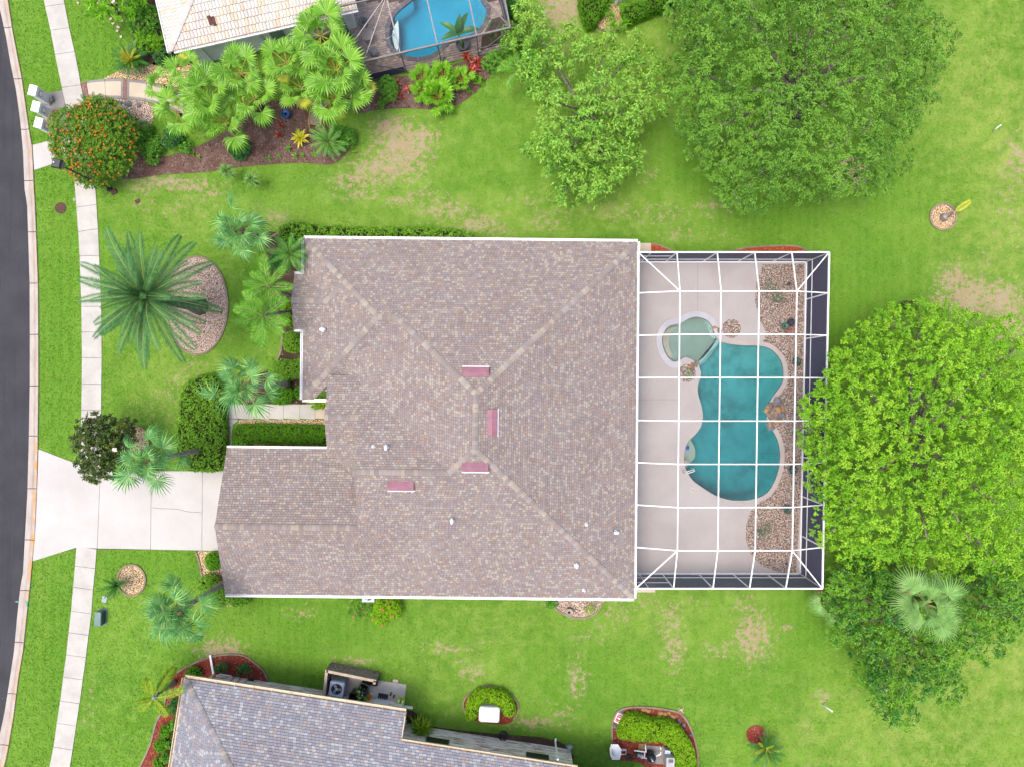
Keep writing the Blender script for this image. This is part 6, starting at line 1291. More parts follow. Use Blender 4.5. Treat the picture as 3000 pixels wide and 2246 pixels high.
# ------------------------------------------------------------------ shrubs
shrub("flowering_bush", "big round bush covered in orange flowers beside the lamp post", 280, 426, 138, 2.9, 'leaf_ixora', "bush", dens=42, k=5, L=.17, W=.08, lumps=22, flowers=('flower_orange', .09), fcount=430, zc=1.55)
for (x, y, r, h, lab, mt_, kw) in (
    (424, 62, 52, 2.2, "tall leafy shrub under the tiled roof's left edge", 'leaf_shrub', {}), (408, 10, 40, 2.0, "leafy shrub cut off by the top edge", 'leaf_shrub', {}), (442, 122, 44, 1.4, "yellow green ferny shrub left of the tiled roof", 'leaf_fern', {}), (480, 172, 28, 1.0, "dark shrub tucked under the tiled roof corner", 'leaf_deep', {}),
    (410, 395, 40, 1.2, "shrub right of the orange flowered bush", 'leaf_shrub', {}), (452, 438, 44, 1.1, "spreading green shrub over the brown mulch", 'leaf_shrub', {}), (505, 415, 36, 1.2, "dark green shrub with purple flowers under the fan palms", 'leaf_deep', dict(flowers=('flower_purple', .06), fcount=14)),
    (700, 445, 40, .9, "dark leafy ground shrub below the fan palms", 'leaf_deep', {}), (545, 430, 22, .8, "small shrub at the brown mulch below the thicket", 'leaf_shrub', {}), (1006, 400, 38, .9, "leafy shrub pressed against the fine leaved palm", 'leaf_shrub', {}), (770, 335, 26, .9, "dark shrub left of the small red bromeliads", 'leaf_deep', {}),
    (1128, 262, 42, 1.2, "leafy shrub between fan palms and red bromeliads", 'leaf_shrub', {}), (1120, 300, 20, .6, "low shrub under the last fan palm", 'leaf_shrub', {}), (1446, 185, 36, 1.3, "green shrub at the lower right corner of the bronze enclosure", 'leaf_shrub', {}), (1404, 238, 18, .5, "small bright shrub below the big red bromeliads", 'leaf_fern', {}), (1374, 266, 6, .2, "tiny green tuft on the mulch", 'leaf_fern', {}),
    (1500, 110, 42, 2.6, "light green shrub leaning on the bronze enclosure", 'leaf_loose', {}), (1515, 20, 48, 1.6, "dark shrub against the enclosure's right wall", 'leaf_deep', {}), (1510, 170, 30, .9, "shrub under the light green branches right of the enclosure", 'leaf_shrub', {}),
    (860, 1003, 32, 1.0, "large clipped bush in front of the left wing", 'leaf_hedge', {}), (832, 1085, 44, .9, "wide clipped bush left of the wing's gutter", 'leaf_hedge', dict(asp=.72)), (872, 1080, 28, .9, "clipped bush touching the wing's gutter", 'leaf_hedge', {}), (822, 1157, 40, .9, "rounded bush beside the front walk", 'leaf_box', dict(asp=.7)), (882, 1148, 20, .8, "small rounded bush at the wing's lower corner", 'leaf_box', {}),
    (842, 897, 22, .7, "yellow green croton by the slanting palm trunk", 'leaf_lime', {}), (848, 935, 26, .8, "dark green bush under the left wing eave", 'leaf_hedge', {}), (930, 1180, 26, .5, "bright low plant hanging over the front walk", 'leaf_lime', dict(asp=.5)), (806, 770, 30, 1.1, "dark bush between fan palm and feather palms", 'leaf_deep', {}),
    (629, 1642, 27, .9, "round clipped bush at the garage's south corner", 'leaf_box', {}), (614, 1712, 32, 1.0, "clipped bush below the garage corner", 'leaf_hedge', {}), (642, 1745, 34, 1.0, "clipped bush under the slanting palm trunk", 'leaf_hedge', {}), (696, 1752, 38, 1.0, "clipped bush at the left end of the south gutter", 'leaf_hedge', dict(asp=.6)),
    (1136, 1792, 50, 1.3, "bright bush with pink flowers under the south gutter", 'leaf_lime', dict(flowers=('flower_pink', .1), fcount=9)), (1052, 1778, 44, .8, "loose low plants left of the pink flowered bush", 'leaf_shrub', dict(flowers=('flower_pink', .07), fcount=5, dens=14)), (1085, 1778, 22, .6, "small plants in front of the hidden air conditioner", 'leaf_shrub', dict(dens=14)),
    (1728, 1776, 26, .7, "leafy shrub in the half round gravel bed, right of the pot", 'leaf_lime', dict(dens=18)), (1614, 1760, 20, .6, "leafy shrub at the left end of the half round bed", 'leaf_shrub', {}),
    (655, 1950, 21, 1.0, "dark glossy round bush right of the white downspout", 'leaf_deep', {}), (712, 1961, 21, .95, "loose round bush at the right of the red mulch", 'leaf_deep', {}), (566, 1974, 22, .9, "clipped round bush left of the white downspout", 'leaf_box', {}),
    (514, 2066, 26, .9, "dark bush behind the crownshaft palm", 'leaf_deep', {}), (488, 2139, 18, .8, "clipped ball in the red mulch, uppermost of three", 'leaf_box', {}), (475, 2181, 22, .85, "clipped ball in the red mulch, middle of three", 'leaf_box', {}), (470, 2231, 19, .8, "clipped ball in the red mulch, lowest of three", 'leaf_box', {}),
    (508, 2120, 22, 1.0, "bush between the clipped balls and the cream gutter, uppermost", 'leaf_shrub', {}), (506, 2174, 20, 1.0, "bush between the clipped balls and the cream gutter, middle", 'leaf_shrub', {}), (496, 2216, 22, 1.0, "bush between the clipped balls and the cream gutter, lowest", 'leaf_shrub', {}),
    (2270, 855, 34, .9, "feathery green plant in the upper part of the enclosure's gravel", 'leaf_deep', dict(dens=9, L=.22, W=.03)), (2245, 1548, 28, .9, "feathery green plant in the lower part of the enclosure's gravel", 'leaf_deep', dict(dens=12, L=.22, W=.03)), (2660, 900, 22, 2.2, "dark twiggy bush at the top of the bright tree", 'leaf_magnolia', {}),
    (1450, 90, 34, .7, "dim green plants inside the bronze enclosure's corner", 'leaf_deep', dict(dens=12)), (1308, 168, 14, .5, "small dark plant inside the bronze enclosure", 'leaf_deep', dict(dens=12)), (1420, 55, 20, .6, "small palm like plant at the pool's right end", 'leaf_fern', dict(dens=10))):
    q = dict(lumps=7 if r > 24 else 4 if r > 15 else 1, dens=85, k=5, L=.13, W=.065); q.update(kw)
    if mt_ in ('leaf_box', 'leaf_hedge'): q.update(lumps=1, L=.09, W=.055, dens=230, core=True)
    shrub("shrub", lab, x, y, r, h, mt_, **q)
q = [(x, y) for x, y in ((1771, 20), (1788, 47), (1825, 27), (1829, 71), (1797, 76))]
for (x, y), pos in zip(q, ("topmost", "in the middle", "by the white post", "lowest right", "lowest left")):
    rt = thing("spiky_plant", "yellow green spiky plant between the clipped hedges, " + pos, "yucca", P(x, y, .03), "spiky plants between clipped hedges"); v, f = rosettes(np.tile([P(x, y, .75)], (10, 1)), unit(rng.normal(size=(10, 3)) * .5 + [0, 0, 1]), 5, .55, .05, (.15, 1.0), .3); part("foliage", mesh_of("foliage", v, f, M['leaf_fern']), rt)
    m = MB(); m.tube([P(x, y, 0), P(x, y, .75)], .04, 6); part("stem", m.me("stem", M['palm_bark']), rt)
rt = thing("spiky_plant", "golden green spiky plant against the lower house wall", "yucca", P(1245, 2128, .02)); v, f = rosettes(np.tile([P(1238, 2133, .8)], (60, 1)) + rng.normal(0, .2, (60, 3)), unit(rng.normal(size=(60, 3)) * .6 + [0, 0, 1]), 7, .70, .07, (.1, 1.0), .35); part("foliage", mesh_of("foliage", v, f, M['frond_foxtail']), rt); m = MB(); m.tube([P(1245, 2128, 0), P(1238, 2133, .8)], .06, 7); part("stem", m.me("stem", M['palm_bark'], True), rt)

# ------------------------------------------------------------------ clipped hedges
hedge("hedge", "long clipped hedge against the north wall of the house", spline([(818,672),(840,656),(880,652),(930,662),(1000,664),(1100,668),(1200,666),(1300,670),(1360,678),(1384,692),(1370,712),(1200,712),(1000,710),(880,710),(830,700)], True, 3), 1.1, 'leaf_hedge', L=.14, W=.075, dens=95, lump=.1)
hedge("hedge", "big rounded hedge between front lawn and driveway", spline([(522,1200),(530,1150),(548,1118),(580,1102),(615,1098),(638,1120),(648,1180),(652,1260),(653,1330),(648,1374),(600,1380),(545,1374),(518,1345),(514,1280)], True, 3), 1.0, 'leaf_hedge', L=.11, W=.055, dens=140, lump=.1)
hedge("hedge", "neatly clipped box hedge between front walk and garage", [(681,1262),(686,1252),(697,1245),(760,1243),(860,1246),(985,1250),(985,1302),(860,1300),(724,1297),(722,1320),(678,1320)], .85, 'leaf_box', L=.07, W=.04, dens=260, lump=.035)
hedge("hedge", "clipped hedge beside the top edge, left of the gravel bed", [(1698,-40),(1700,0),(1706,28),(1716,56),(1726,70),(1742,68),(1752,52),(1758,36),(1770,30),(1790,0),(1792,-40)], 1.1, 'leaf_box', L=.08, W=.045, dens=170)
hedge("hedge", "clipped hedge beside the top edge, right of the gravel bed", [(1826,20),(1860,6),(1920,-12),(1985,-40),(1990,-8),(1960,14),(1900,34),(1850,56),(1832,52)], 1.1, 'leaf_box', L=.08, W=.045, dens=170)
hedge("hedge", "bright arched hedge wrapped round the white tank", spline([(1366,2106),(1372,2060),(1392,2034),(1430,2024),(1478,2034),(1504,2068),(1506,2094),(1480,2096),(1468,2070),(1430,2056),(1404,2064),(1398,2094),(1384,2108)], True, 3), .75, 'leaf_lime', L=.13, W=.07, dens=190, lump=.08)
hedge("hedge", "bright L shaped hedge round the pool equipment", spline([(1818,2142),(1830,2116),(1850,2104),(1880,2106),(1910,2117),(1950,2119),(1985,2131),(2010,2160),(2030,2196),(2040,2242),(2042,2310),(1992,2310),(1984,2240),(1976,2204),(1948,2176),(1900,2172),(1850,2168),(1815,2160)], True, 3), .95, 'leaf_lime', L=.12, W=.06, dens=230, lump=.07)

# ------------------------------------------------------------------ bromeliads, philodendrons, banana, small rosettes
def leaf_blade(name, L, W, mat, up=.5, droop=.5, n=4):
    mb = MB(); v = []
    for i in range(n + 1):
        u = i / n; w = W * (math.sin(math.pi * (u * .8 + .2)) ** .8 if i < n else .04) * .5; x, z = L * u * (1 - .15 * u), L * (up * u - droop * u * u); v += [(x, w, z + w * .3), (x, 0, z), (x, -w, z + w * .3)]
    f = []
    for i in range(n): a = 3 * i; f += [(a, a + 1, a + 4, a + 3), (a + 1, a + 2, a + 5, a + 4)]
    return mb.add(v, f).me(name, mat)
BL = {k: leaf_blade("leaf", .42, .07, M[k], .45, .45) for k in ('brom_red', 'brom_pink', 'brom_yel', 'leaf_fern', 'leaf_lime')}
def bromeliad(label, px, py, r, key, n=16, z=.25, group=None, name="bromeliad", cat="bromeliad"):
    c = P(px, py, z); rt = thing(name, label, cat, (c[0], c[1], .02), group); sc = r * .0224 / .38
    m = MB(); m.tube([(c[0], c[1], 0), (c[0], c[1], z)], [.05, .03], 6); part("stem", m.me("stem", M['palm_bark_dark']), rt)
    for i in range(n):
        u = i / n; part("leaf", BL[key], rt, Matrix.Translation(Vector(c)) @ Matrix.Rotation(i * 2.4 + rng.normal(0, .1), 4, 'Z') @ Matrix.Rotation(-R(62 - 62 * u), 4, 'Y') @ Matrix.Scale(sc * (.6 + .45 * u), 4))
G_ = "red bromeliads along the brown mulch"
for x, y, r, k_, lab in ((796, 349, 16, 'brom_red', "small red bromeliad left of the blue pot, topmost of three"), (824, 370, 17, 'brom_red', "small red bromeliad below the blue pot, middle of three"), (816, 396, 18, 'brom_red', "small red bromeliad left of the yellow one, lowest of three"),
                         (1162, 246, 20, 'brom_red', "deep red bromeliad left of the philodendron, topmost"), (1194, 264, 20, 'brom_pink', "pink and yellow bromeliad left of the philodendron"), (1166, 276, 20, 'brom_red', "red and yellow bromeliad in the middle of the left cluster"), (1150, 293, 18, 'brom_pink', "bright pink bromeliad, lowest of the left cluster"), (1176, 284, 16, 'brom_red', "red bromeliad wedged low in the left cluster"),
                         (1367, 168, 26, 'brom_red', "large crimson bromeliad by the enclosure wall, topmost"), (1398, 185, 26, 'brom_red', "large crimson bromeliad on the right of the cluster"), (1376, 212, 27, 'brom_red', "large red and gold bromeliad at the bottom of the cluster"), (1393, 204, 22, 'brom_pink', "pinkish bromeliad wedged among the large crimson ones")):
    bromeliad(lab, x, y, r, k_, 20 if r > 22 else 15, .35 if r > 22 else .22, G_)
bromeliad("large yellow green bromeliad beside the fine leaved palm", 881, 406, 34, 'brom_yel', 30, .3)
for x, y, r, lab in ((845, 437, 16, "small green rosette below the yellow bromeliad, left"), (865, 458, 15, "small green rosette below the yellow bromeliad, lowest"), (886, 456, 12, "small green rosette below the yellow bromeliad, right"), (819, 458, 11, "pale green rosette on the brown mulch"), (787, 465, 13, "small green rosette near the mulch's lower edge"), (564, 451, 13, "small green plant on the mulch left of the thicket"), (583, 460, 11, "small pale plant on the mulch left of the thicket"), (1040, 447, 13, "small spiky plant at the end of the mulch bed"), (920, 452, 14, "small green rosette under the fine leaved palm")):
    bromeliad(lab, x, y, r, 'leaf_fern', 12, .15, "small green rosettes on the mulch", "rosette_plant", "plant")
mb = MB(); mb.mi = 1; strip(mb, [(0, 0, 0), (.35, 0, .12), (.72, 0, .14)], [.035, .03, .02]); mb.mi = 0
for i in range(13):
    a = -R(150) + R(300) * i / 12; d = Vector((math.cos(a), math.sin(a), 0)); l = .42 * (1 - .35 * abs(a) / R(150)); s = Vector((-d.y, d.x, 0)); h = Vector((.74, 0, .14)); mb.add([h, h + d * l * .6 + s * .05 + Vector((0, 0, .02)), h + d * l - Vector((0, 0, .07)), h + d * l * .6 - s * .05 + Vector((0, 0, .02))], [(0, 3, 2, 1)])
PHIL = mb.me("split_leaf", [M['leaf_fern'], M['rachis_yel']])
for x, y, n, sc, z, lab in ((1285, 290, 20, 1.35, .5, "large split leaved philodendron spilling onto the lawn"), (1300, 226, 16, 1.1, .5, "split leaved philodendron against the enclosure wall"), (1352, 240, 12, 1.0, .4, "split leaved philodendron left of the crimson bromeliads"), (1238, 232, 12, .95, .45, "split leaved philodendron beside the pink bromeliads"), (1240, 276, 11, .9, .35, "low split leaved philodendron at the left of the group")):
    c = P(x, y, z); rt = thing("philodendron", lab, "philodendron", (c[0], c[1], .02), "philodendrons by the bronze enclosure"); m = MB(); m.tube([(c[0], c[1], 0), (c[0], c[1], z)], [.08, .05], 7); part("stem", m.me("stem", M['palm_bark'], True), rt)
    for i in range(n): part("leaf", PHIL, rt, Matrix.Translation(Vector(c)) @ Matrix.Rotation(i * 2.4, 4, 'Z') @ Matrix.Rotation(-R(60 - 55 * i / n + rng.normal(0, 6)), 4, 'Y') @ Matrix.Scale(sc * rng.uniform(.8, 1.1), 4))
BAN = leaf_blade("banana_leaf", 1.5, .42, M['banana'], .35, .45, 7)
c = P(1342, 98, 1.5); rt = thing("banana_plant", "banana plant with long dark leaves in a grey pot by the blue pool", "banana plant", P(1357, 142, .05)); m = MB(); m.tube([P(1357, 140, .5), c], [.09, .06], 8); part("stem", m.me("stem", M['leaf_shrub'], True), rt)
for az, e, sc in ((75, 55, .95), (60, 20, 1.05), (155, 20, 1.0), (205, 12, .95), (8, 10, 1.1), (100, 80, .6)): part("banana_leaf", BAN, rt, Matrix.Translation(Vector(c)) @ Matrix.Rotation(R(az), 4, 'Z') @ Matrix.Rotation(-R(e), 4, 'Y') @ Matrix.Scale(sc, 4))
# stump with a single yellow frond
c0, c1 = P(2763, 638, 0), P(2795, 622, 1.05); rt = thing("dying_palm", "grey palm stump with one yellow frond in the round gravel bed", "palm tree", c0); m = MB(); m.tube([c0, P(2772, 634, .5), c1], [.30, .19, .12], 10); part("trunk", m.me("trunk", M['palm_bark']), rt)
fr_ = pin_frond("yellow_frond", 1.25, 26, .34, [M['frond_yel'], M['rachis_yel']], 131, .5, .5, .2, .024, .1, .6); part("yellow_frond", fr_, rt, Matrix.Translation(Vector(c1)) @ Matrix.Rotation(R(36), 4, 'Z') @ Matrix.Rotation(-R(12), 4, 'Y'))
# ------------------------------------------------------------------ street side things
def fsum(p, q, u): return tuple(np.array(p) * (1 - u) + np.array(q) * u)
for (tx, ty), (bx, by), lab in (((96.6, 264.5), (143, 295), "white stucco mailbox pillar, uppermost of three on the grey pad"), ((105, 312), (152, 341), "white stucco mailbox pillar, middle of three on the grey pad"), ((113, 358), (160, 388), "white stucco mailbox pillar beside the orange bush, lowest of three")):
    b = np.array(P(bx, by, 0)); t_ = np.array(P(tx, ty, 1.5)); x, y = (b[:2] * .5 + t_[:2] * .5); rt = thing("mailbox_pillar", lab, "mailbox", (x, y, .04), "mailbox pillars on the grey pad"); a = R(-14)
    part("pillar", MB().box((x, y, .70), (.46, .60, 1.38), a).me("pillar", M['stucco_white']), rt)
    part("cap", MB().box((x, y, 1.47), (.50, .66, .15), a).me("cap", M['white']), rt)
    part("plinth", MB().box((x, y, .07), (.52, .66, .10), a).me("plinth", M['concrete_grey']), rt)
    d = (math.cos(a), math.sin(a)); dm = MB(); dm.box((x + d[0] * .235, y + d[1] * .235, 1.1), (.03, .26, .24), a); part("mailbox_door", dm.me("mailbox_door", M['white_plastic']), rt)
    part("reveal", MB().box((x + d[0] * .228, y + d[1] * .228, 1.1), (.022, .34, .32), a).me("reveal", M['concrete_grey']), rt)
    part("newspaper_tube", MB().box((x + d[0] * .33, y + d[1] * .33, .20), (.18, .22, .2), a).me("newspaper_tube", M['concrete_grey']), rt)
b, t_ = np.array(P(322, 555, 0)), np.array(P(165, 478, 5.2)); x, y = (b[:2] + t_[:2]) / 2; rt = thing("street_lamp", "black street lamp with square lantern head beside the orange bush", "street lamp", (x, y, 0))
part("pole", MB().tube([(x, y, 0), (x, y, .9), (x, y, .95), (x, y, 4.75)], [.09, .085, .055, .045], 10).me("pole", M['black_metal'], True), rt)
part("base_collar", MB().lathe((x, y, -.02), [(.19, 0), (.19, .1), (.11, .26)], 12).me("base_collar", M['black_metal']), rt)
lh = part("lantern", MB().box((x, y, 4.98), (.38, .38, .40), R(-12), 1.3).me("lantern", M['pane']), rt)
part("lantern_roof", MB().box((x, y, 5.24), (.56, .56, .12), R(-12), .8).me("lantern_roof", M['black_metal']), lh)
part("lantern_frame", MB().box((x, y, 4.76), (.30, .30, .05), R(-12)).me("lantern_frame", M['black_metal']), lh); part("photocell", MB().lathe((x - .1, y + .04, 5.3), [(.045, 0), (.045, .05), (.02, .07)], 10).me("photocell", M['white']), lh)  # bottom frame, and a small white stud on the lantern roof
def lid(name, label, cat, px, py, r, mat, ring='concrete_grey', n=20):
    c = P(px, py, -.02); o = solo(name, MB().lathe(c, [(r, 0), (r, .035), (r * .92, .045)], n).me(name, M[mat]), label, cat)
    part("rim", MB().ribbon([(c[0] + r * 1.04 * math.cos(6.2832 * k / n), c[1] + r * 1.04 * math.sin(6.2832 * k / n)) for k in range(n)], r * .14, -.02, .03, True).me("rim", M[ring]), o); return o
M['iron'] = plain("cover_iron", S(112, 74, 62), S(92, 66, 66), 4, .8, .3, .6, 30)
o = lid("manhole_cover", "brown round manhole cover in the verge grass", "manhole cover", 178.7, 610, .34, 'iron', 'iron')
for k in range(-2, 3): part("raised_bar", MB().box(P(178.7 + k * 5, 610, .028), (.03, .5 - abs(k) * .08, .012)).me("raised_bar", M['iron']), o)
lid("valve_cover", "small white valve cover beside the sidewalk edge", "valve cover", 219, 585, .07, 'concrete_grey', 'white', 12)
solo("valve_box", MB().rbox(P(403, 590, .01), (.36, .28, .05), .3, .05).me("valve_box", M['iron']), "small brown valve box lid in the upper front lawn", "valve box"); solo("valve_box", MB().rbox(P(334, 562, .03), (.42, .34, .09), .5, .08).me("valve_box", M['iron']), "brown box by the foot of the orange bush", "valve box")
M['grey_blue'] = plain("grey_blue_lid", S(188, 202, 206), S(168, 184, 190), 4, .6, .3); M['utility_green'] = plain("utility_green", S(128, 158, 150), S(112, 142, 136), 3, .5, .3)
solo("meter_lid", MB().rbox(P(306.5, 1754, .02), (.34, .44, .08), R(-10), .05).me("meter_lid", M['grey_blue']), "pale blue grey meter box lid on the grass", "lid")
rt = thing("utility_pedestal", "grey green utility cabinet standing on the lawn by the sidewalk", "utility box", P(296, 1808, 0)); c = P(293, 1809, .28)
part("cabinet", MB().rbox(c, (.44, .98, .56), R(-2), .1, 4, 1.0, .02).me("cabinet", M['utility_green']), rt)
for k in range(5): part("side_rib", MB().box((c[0] + .225, c[1], .08 + k * .1), (.02, .8, .03), R(-2)).me("side_rib", M['dark']), rt)
part("base_pad", MB().box((c[0] + .02, c[1], .012), (.56, 1.08, .05), R(-2)).me("base_pad", M['utility_green']), rt)
for (bx, by), (tx, ty), h, lab in (((2908, 385), (2930, 366), .75, "white marker stake standing in the upper right lawn"), ((2408, 2061), (2440, 2081), 1.1, "white marker stake standing in the lower right lawn")):
    b, t_ = np.array(P(bx, by, 0)), np.array(P(tx, ty, h)); m = MB(); m.tube([(b[0], b[1], -.02), (*(b[:2] * .25 + t_[:2] * .75), h)], .045, 10); o = solo("marker_stake", m.me("marker_stake", M['white'], True), lab, "stake", None); part("end_cap", MB().lathe((*(b[:2] * .25 + t_[:2] * .75), h - .06), [(.055, 0), (.055, .09), (.03, .1)], 10).me("end_cap", M['white']), o)
solo("marker_stake", MB().tube([P(1846, 72, 0), P(1848, 60, .5)], .07, 8).me("marker_stake", M['white']), "short white post at the gravel bed by the clipped hedge", "stake")
mk = MB()
for pl in ([(43, 1762), (48, 1759), (60, 1761), (60, 1764), (48, 1763)], [(76, 1760), (84, 1759), (84, 1774), (80, 1774), (80, 1763), (76, 1763)]): mk.prism(XY(pl), .008 if pl[0][0] < 70 else .05, .012 if pl[0][0] < 70 else .098)
solo("paint_mark", mk.me("paint_mark", plain("turquoise_paint", S(90, 190, 170), None, 5, .8)), "turquoise utility paint mark across road edge and kerb", "paint mark", None, "stuff")
for x, y, r, lab in ((327, 300, .22, "grey boulder by the cream walk, leftmost"), (354, 302, .17, "grey boulder by the cream walk, second from left"), (376, 305, .24, "grey boulder by the cream walk, largest one"), (408, 309, .19, "grey boulder by the cream walk, rightmost")): solo("boulder", rock_mesh("boulder", P(x, y, 0), r, M['rock_grey'], int(x), .7), lab, "boulder", "grey boulders by the cream walk")
# ------------------------------------------------------------------ neighbour's garden
M['wood_grey'] = plain("weathered_wood", S(176, 164, 150), S(140, 128, 118), 8, .9, .1, .5, 40); M['wood_yel'] = plain("yellow_wood", S(214, 178, 104), S(184, 146, 84), 6, .8, .2); M['pot_blue'] = plain("blue_glaze", S(28, 96, 168), S(20, 74, 140), 4, .25, .5); M['soil'] = plain("pot_soil", S(84, 66, 54), S(58, 46, 40), 9, .95, .1)
q = [np.array(P(x, y, z)) for (x, y), z in (((917, 292), 1.05), ((962, 300), 1.05), ((941, 367), .55), ((906, 360), .55))]
rt = thing("garden_bench", "weathered grey slatted bench with yellow wooden frame under the fan palms", "bench", (*((q[0] + q[2]) / 2)[:2], 0))
for k in range(9):
    u0, u1 = (k + .06) / 9, (k + .94) / 9; a, b, c, d = q[0] * (1 - u0) + q[1] * u0, q[0] * (1 - u1) + q[1] * u1, q[3] * (1 - u1) + q[2] * u1, q[3] * (1 - u0) + q[2] * u0; dn = np.array([0, 0, -.03])
    part("slat", MB().add([a, b, c, d, a + dn, b + dn, c + dn, d + dn], [(0, 3, 2, 1), (4, 5, 6, 7), (0, 1, 5, 4), (1, 2, 6, 5), (2, 3, 7, 6), (3, 0, 4, 7)]).me("slat", M['wood_grey']), rt)
for a, b in ((q[0] + (-.06, 0, 0), q[3] + (-.06, 0, 0)), (q[3] + (-.1, -.04, -.02), q[2] + (.1, -.04, -.02)), (q[1] + (.1, 0, .0), q[2] + (.1, 0, 0))): part("rail", MB().bar(a, b, .05, .06).me("rail", M['wood_yel']), rt)
for p_, dx, dy in ((q[3], -.1, -.35), (q[2], .16, -.1), (q[0], -.1, .1), (q[1], .1, .1)): part("leg", MB().bar(p_ + (dx * .3, 0, -.03), (p_[0] + dx, p_[1] + dy, 0), .055).me("leg", M['wood_yel']), rt)
part("brace", MB().bar(q[2] + (.12, .1, 0), np.array(P(968, 370, 0)), .04).me("brace", M['wood_yel']), rt)
def pot(label, px, py, r, h, mat, z=0.0, soil='soil', plant=None, name="plant_pot", cat="pot", group=None, neck=False):
    """r in photo pixels"""
    c = P(px, py, z); rm = r * (H - z) / FPX; rt = thing(name, label, cat, c, group)
    prof = [(rm * .62, 0), (rm * .7, h * .1), (rm * .92, h * .75), (rm, h * .94), (rm, h), (rm * .88, h), (rm * .84, h * .86), (rm * .5, h * .84)] if not neck else [(rm * .5, 0), (rm * .9, h * .3), (rm, h * .55), (rm * .7, h * .85), (rm * .62, h * .95), (rm * .68, h), (rm * .5, h), (rm * .42, h * .8)]
    part("pot_body", MB().lathe(c, prof, 20).me("pot_body", M[mat], True), rt); part("soil", MB().lathe((c[0], c[1], c[2] + h * .8), [(rm * .4 if neck else rm * .82, 0), (rm * .3, h * .04)], 14).me("soil", M[soil]), rt)
    if plant:
        p_, n_ = blob_points([(np.array((c[0], c[1], c[2] + h)), (rm * .8, rm * .8, h * .35 + .08))], 60, zcut=0.0); part("plant", mesh_of("plant", *rosettes(p_, n_, 4, .11, .05), M[plant]), rt)
    return rt
M['pot_teal'] = plain("teal_glaze", S(52, 92, 100), S(38, 72, 84), 4, .3, .5); M['pot_grey'] = plain("grey_pot", S(120, 122, 132), S(100, 102, 112), 4, .5, .3); M['terracotta'] = plain("terracotta", S(196, 128, 104), S(166, 100, 82), 5, .8, .2); M['pot_green'] = plain("green_glaze", S(70, 130, 96), S(52, 104, 80), 4, .3, .5); M['pot_navy'] = plain("navy_glaze", S(34, 52, 74), S(26, 42, 60), 4, .25, .5); M['pot_stone'] = plain("stone_pot", S(200, 190, 176), S(172, 160, 148), 5, .85, .2)
pot("deep blue glazed pot with bare soil on the brown mulch", 842, 341, 13, .42, 'pot_blue'); pot("dark teal pot on the pavers at the left of the blue pool", 1068, 76, 14, .5, 'pot_teal', .05); pot("wide grey pot holding the banana plant", 1356, 141, 19, .55, 'pot_grey', .05)
pot("dark blue pot with a red rim, largest of the pot group", 2313, 945, 12, .5, 'pot_navy', ZD, neck=True); pot("green glazed pot of the pot group", 2293, 957, 10, .4, 'pot_green', ZD, 'pot_green'); pot("terracotta pot at the lower right of the pot group", 2313, 966, 7.5, .34, 'terracotta', ZD); pot("small white pot at the upper left of the pot group", 2286, 942, 6, .3, 'pot_stone', ZD); pot("small dark red pot lying low in the pot group", 2301, 972, 6, .2, 'terracotta', ZD)
pot("dark navy bowl with a small plant beside the pool's upper bend", 2329, 1060, 13, .32, 'pot_navy', ZD, plant='leaf_deep'); pot("pale stone urn behind the rock waterfall", 2320, 1219, 9, .5, 'pot_stone', ZD, neck=True); pot("dark teal pot with a plant below the rock waterfall", 2318, 1374, 13, .36, 'pot_navy', ZD, plant='leaf_deep'); pot("dark teal pot above the lower feathery plant", 2301, 1489, 12, .36, 'pot_teal', ZD, plant='leaf_deep'); pot("pale pot with a green plant in the round planter", 2013, 1093, 10, .36, 'pot_stone', ZD + .01, plant='leaf_fern')
pot("pale concrete pot in the half round gravel bed", 1666, 1788, 12, .4, 'pot_stone', .03); pot("black pot on the red mulch against the lower house", 739, 1988, 8, .28, 'dark', .03); pot("black pot beside the white folding table", 1843, 2211, 8, .3, 'dark', .03)
solo("flood_light", MB().lathe(P(2302, 1649, ZD), [(.06, 0), (.07, .1), (.09, .14), (.05, .18)], 10).me("flood_light", M['dark']), "small black ground light at the lower end of the river gravel", "ground light"); solo("flood_light", MB().lathe(P(2308, 833, ZD), [(.1, 0), (.12, .14), (.13, .2), (.07, .24)], 10).me("flood_light", M['dark']), "small black ground light at the upper end of the river gravel", "ground light")
c = P(1082, 116, .05); rt = thing("patio_table", "round dark patio table left of the blue pool", "table", c); part("tabletop", MB().lathe((c[0], c[1], .72), [(.42, 0), (.42, .03)], 20).me("tabletop", M['bronze']), rt); part("pedestal", MB().lathe(c, [(.26, 0), (.05, .05), (.05, .67)], 10).me("pedestal", M['bronze']), rt)
c = P(1098, 160, .05); rt = thing("patio_chair", "grey patio chair in the corner of the bronze enclosure", "chair", c)
part("seat", MB().rbox((c[0], c[1], .45), (.52, .5, .06), R(40), .08).me("seat", M['pot_grey']), rt); part("backrest", MB().box((c[0] - .2, c[1] - .16, .75), (.06, .5, .55), R(40)).me("backrest", M['pot_grey']), rt)
for sx in (-1, 1):
    for sy in (-1, 1): part("leg", MB().bar((c[0] + sx * .2, c[1] + sy * .2, .05), (c[0] + sx * .19, c[1] + sy * .19, .43), .035).me("leg", M['bronze']), rt)
rt = thing("garden_fence", "short white fence corner between the clipped hedges at the top edge", "fence", P(1806, 14, 0)); part("post", MB().box((*P(1803, 16, 0)[:2], .8), (.16, .16, 1.6)).me("post", M['white']), rt)
for k in range(5): part("board", MB().bar((*P(1806, 13, 0)[:2], .2 + k * .31), (*P(1868, -14, 0)[:2], .2 + k * .31), .05, .27).me("board", M['white_plastic']), rt)
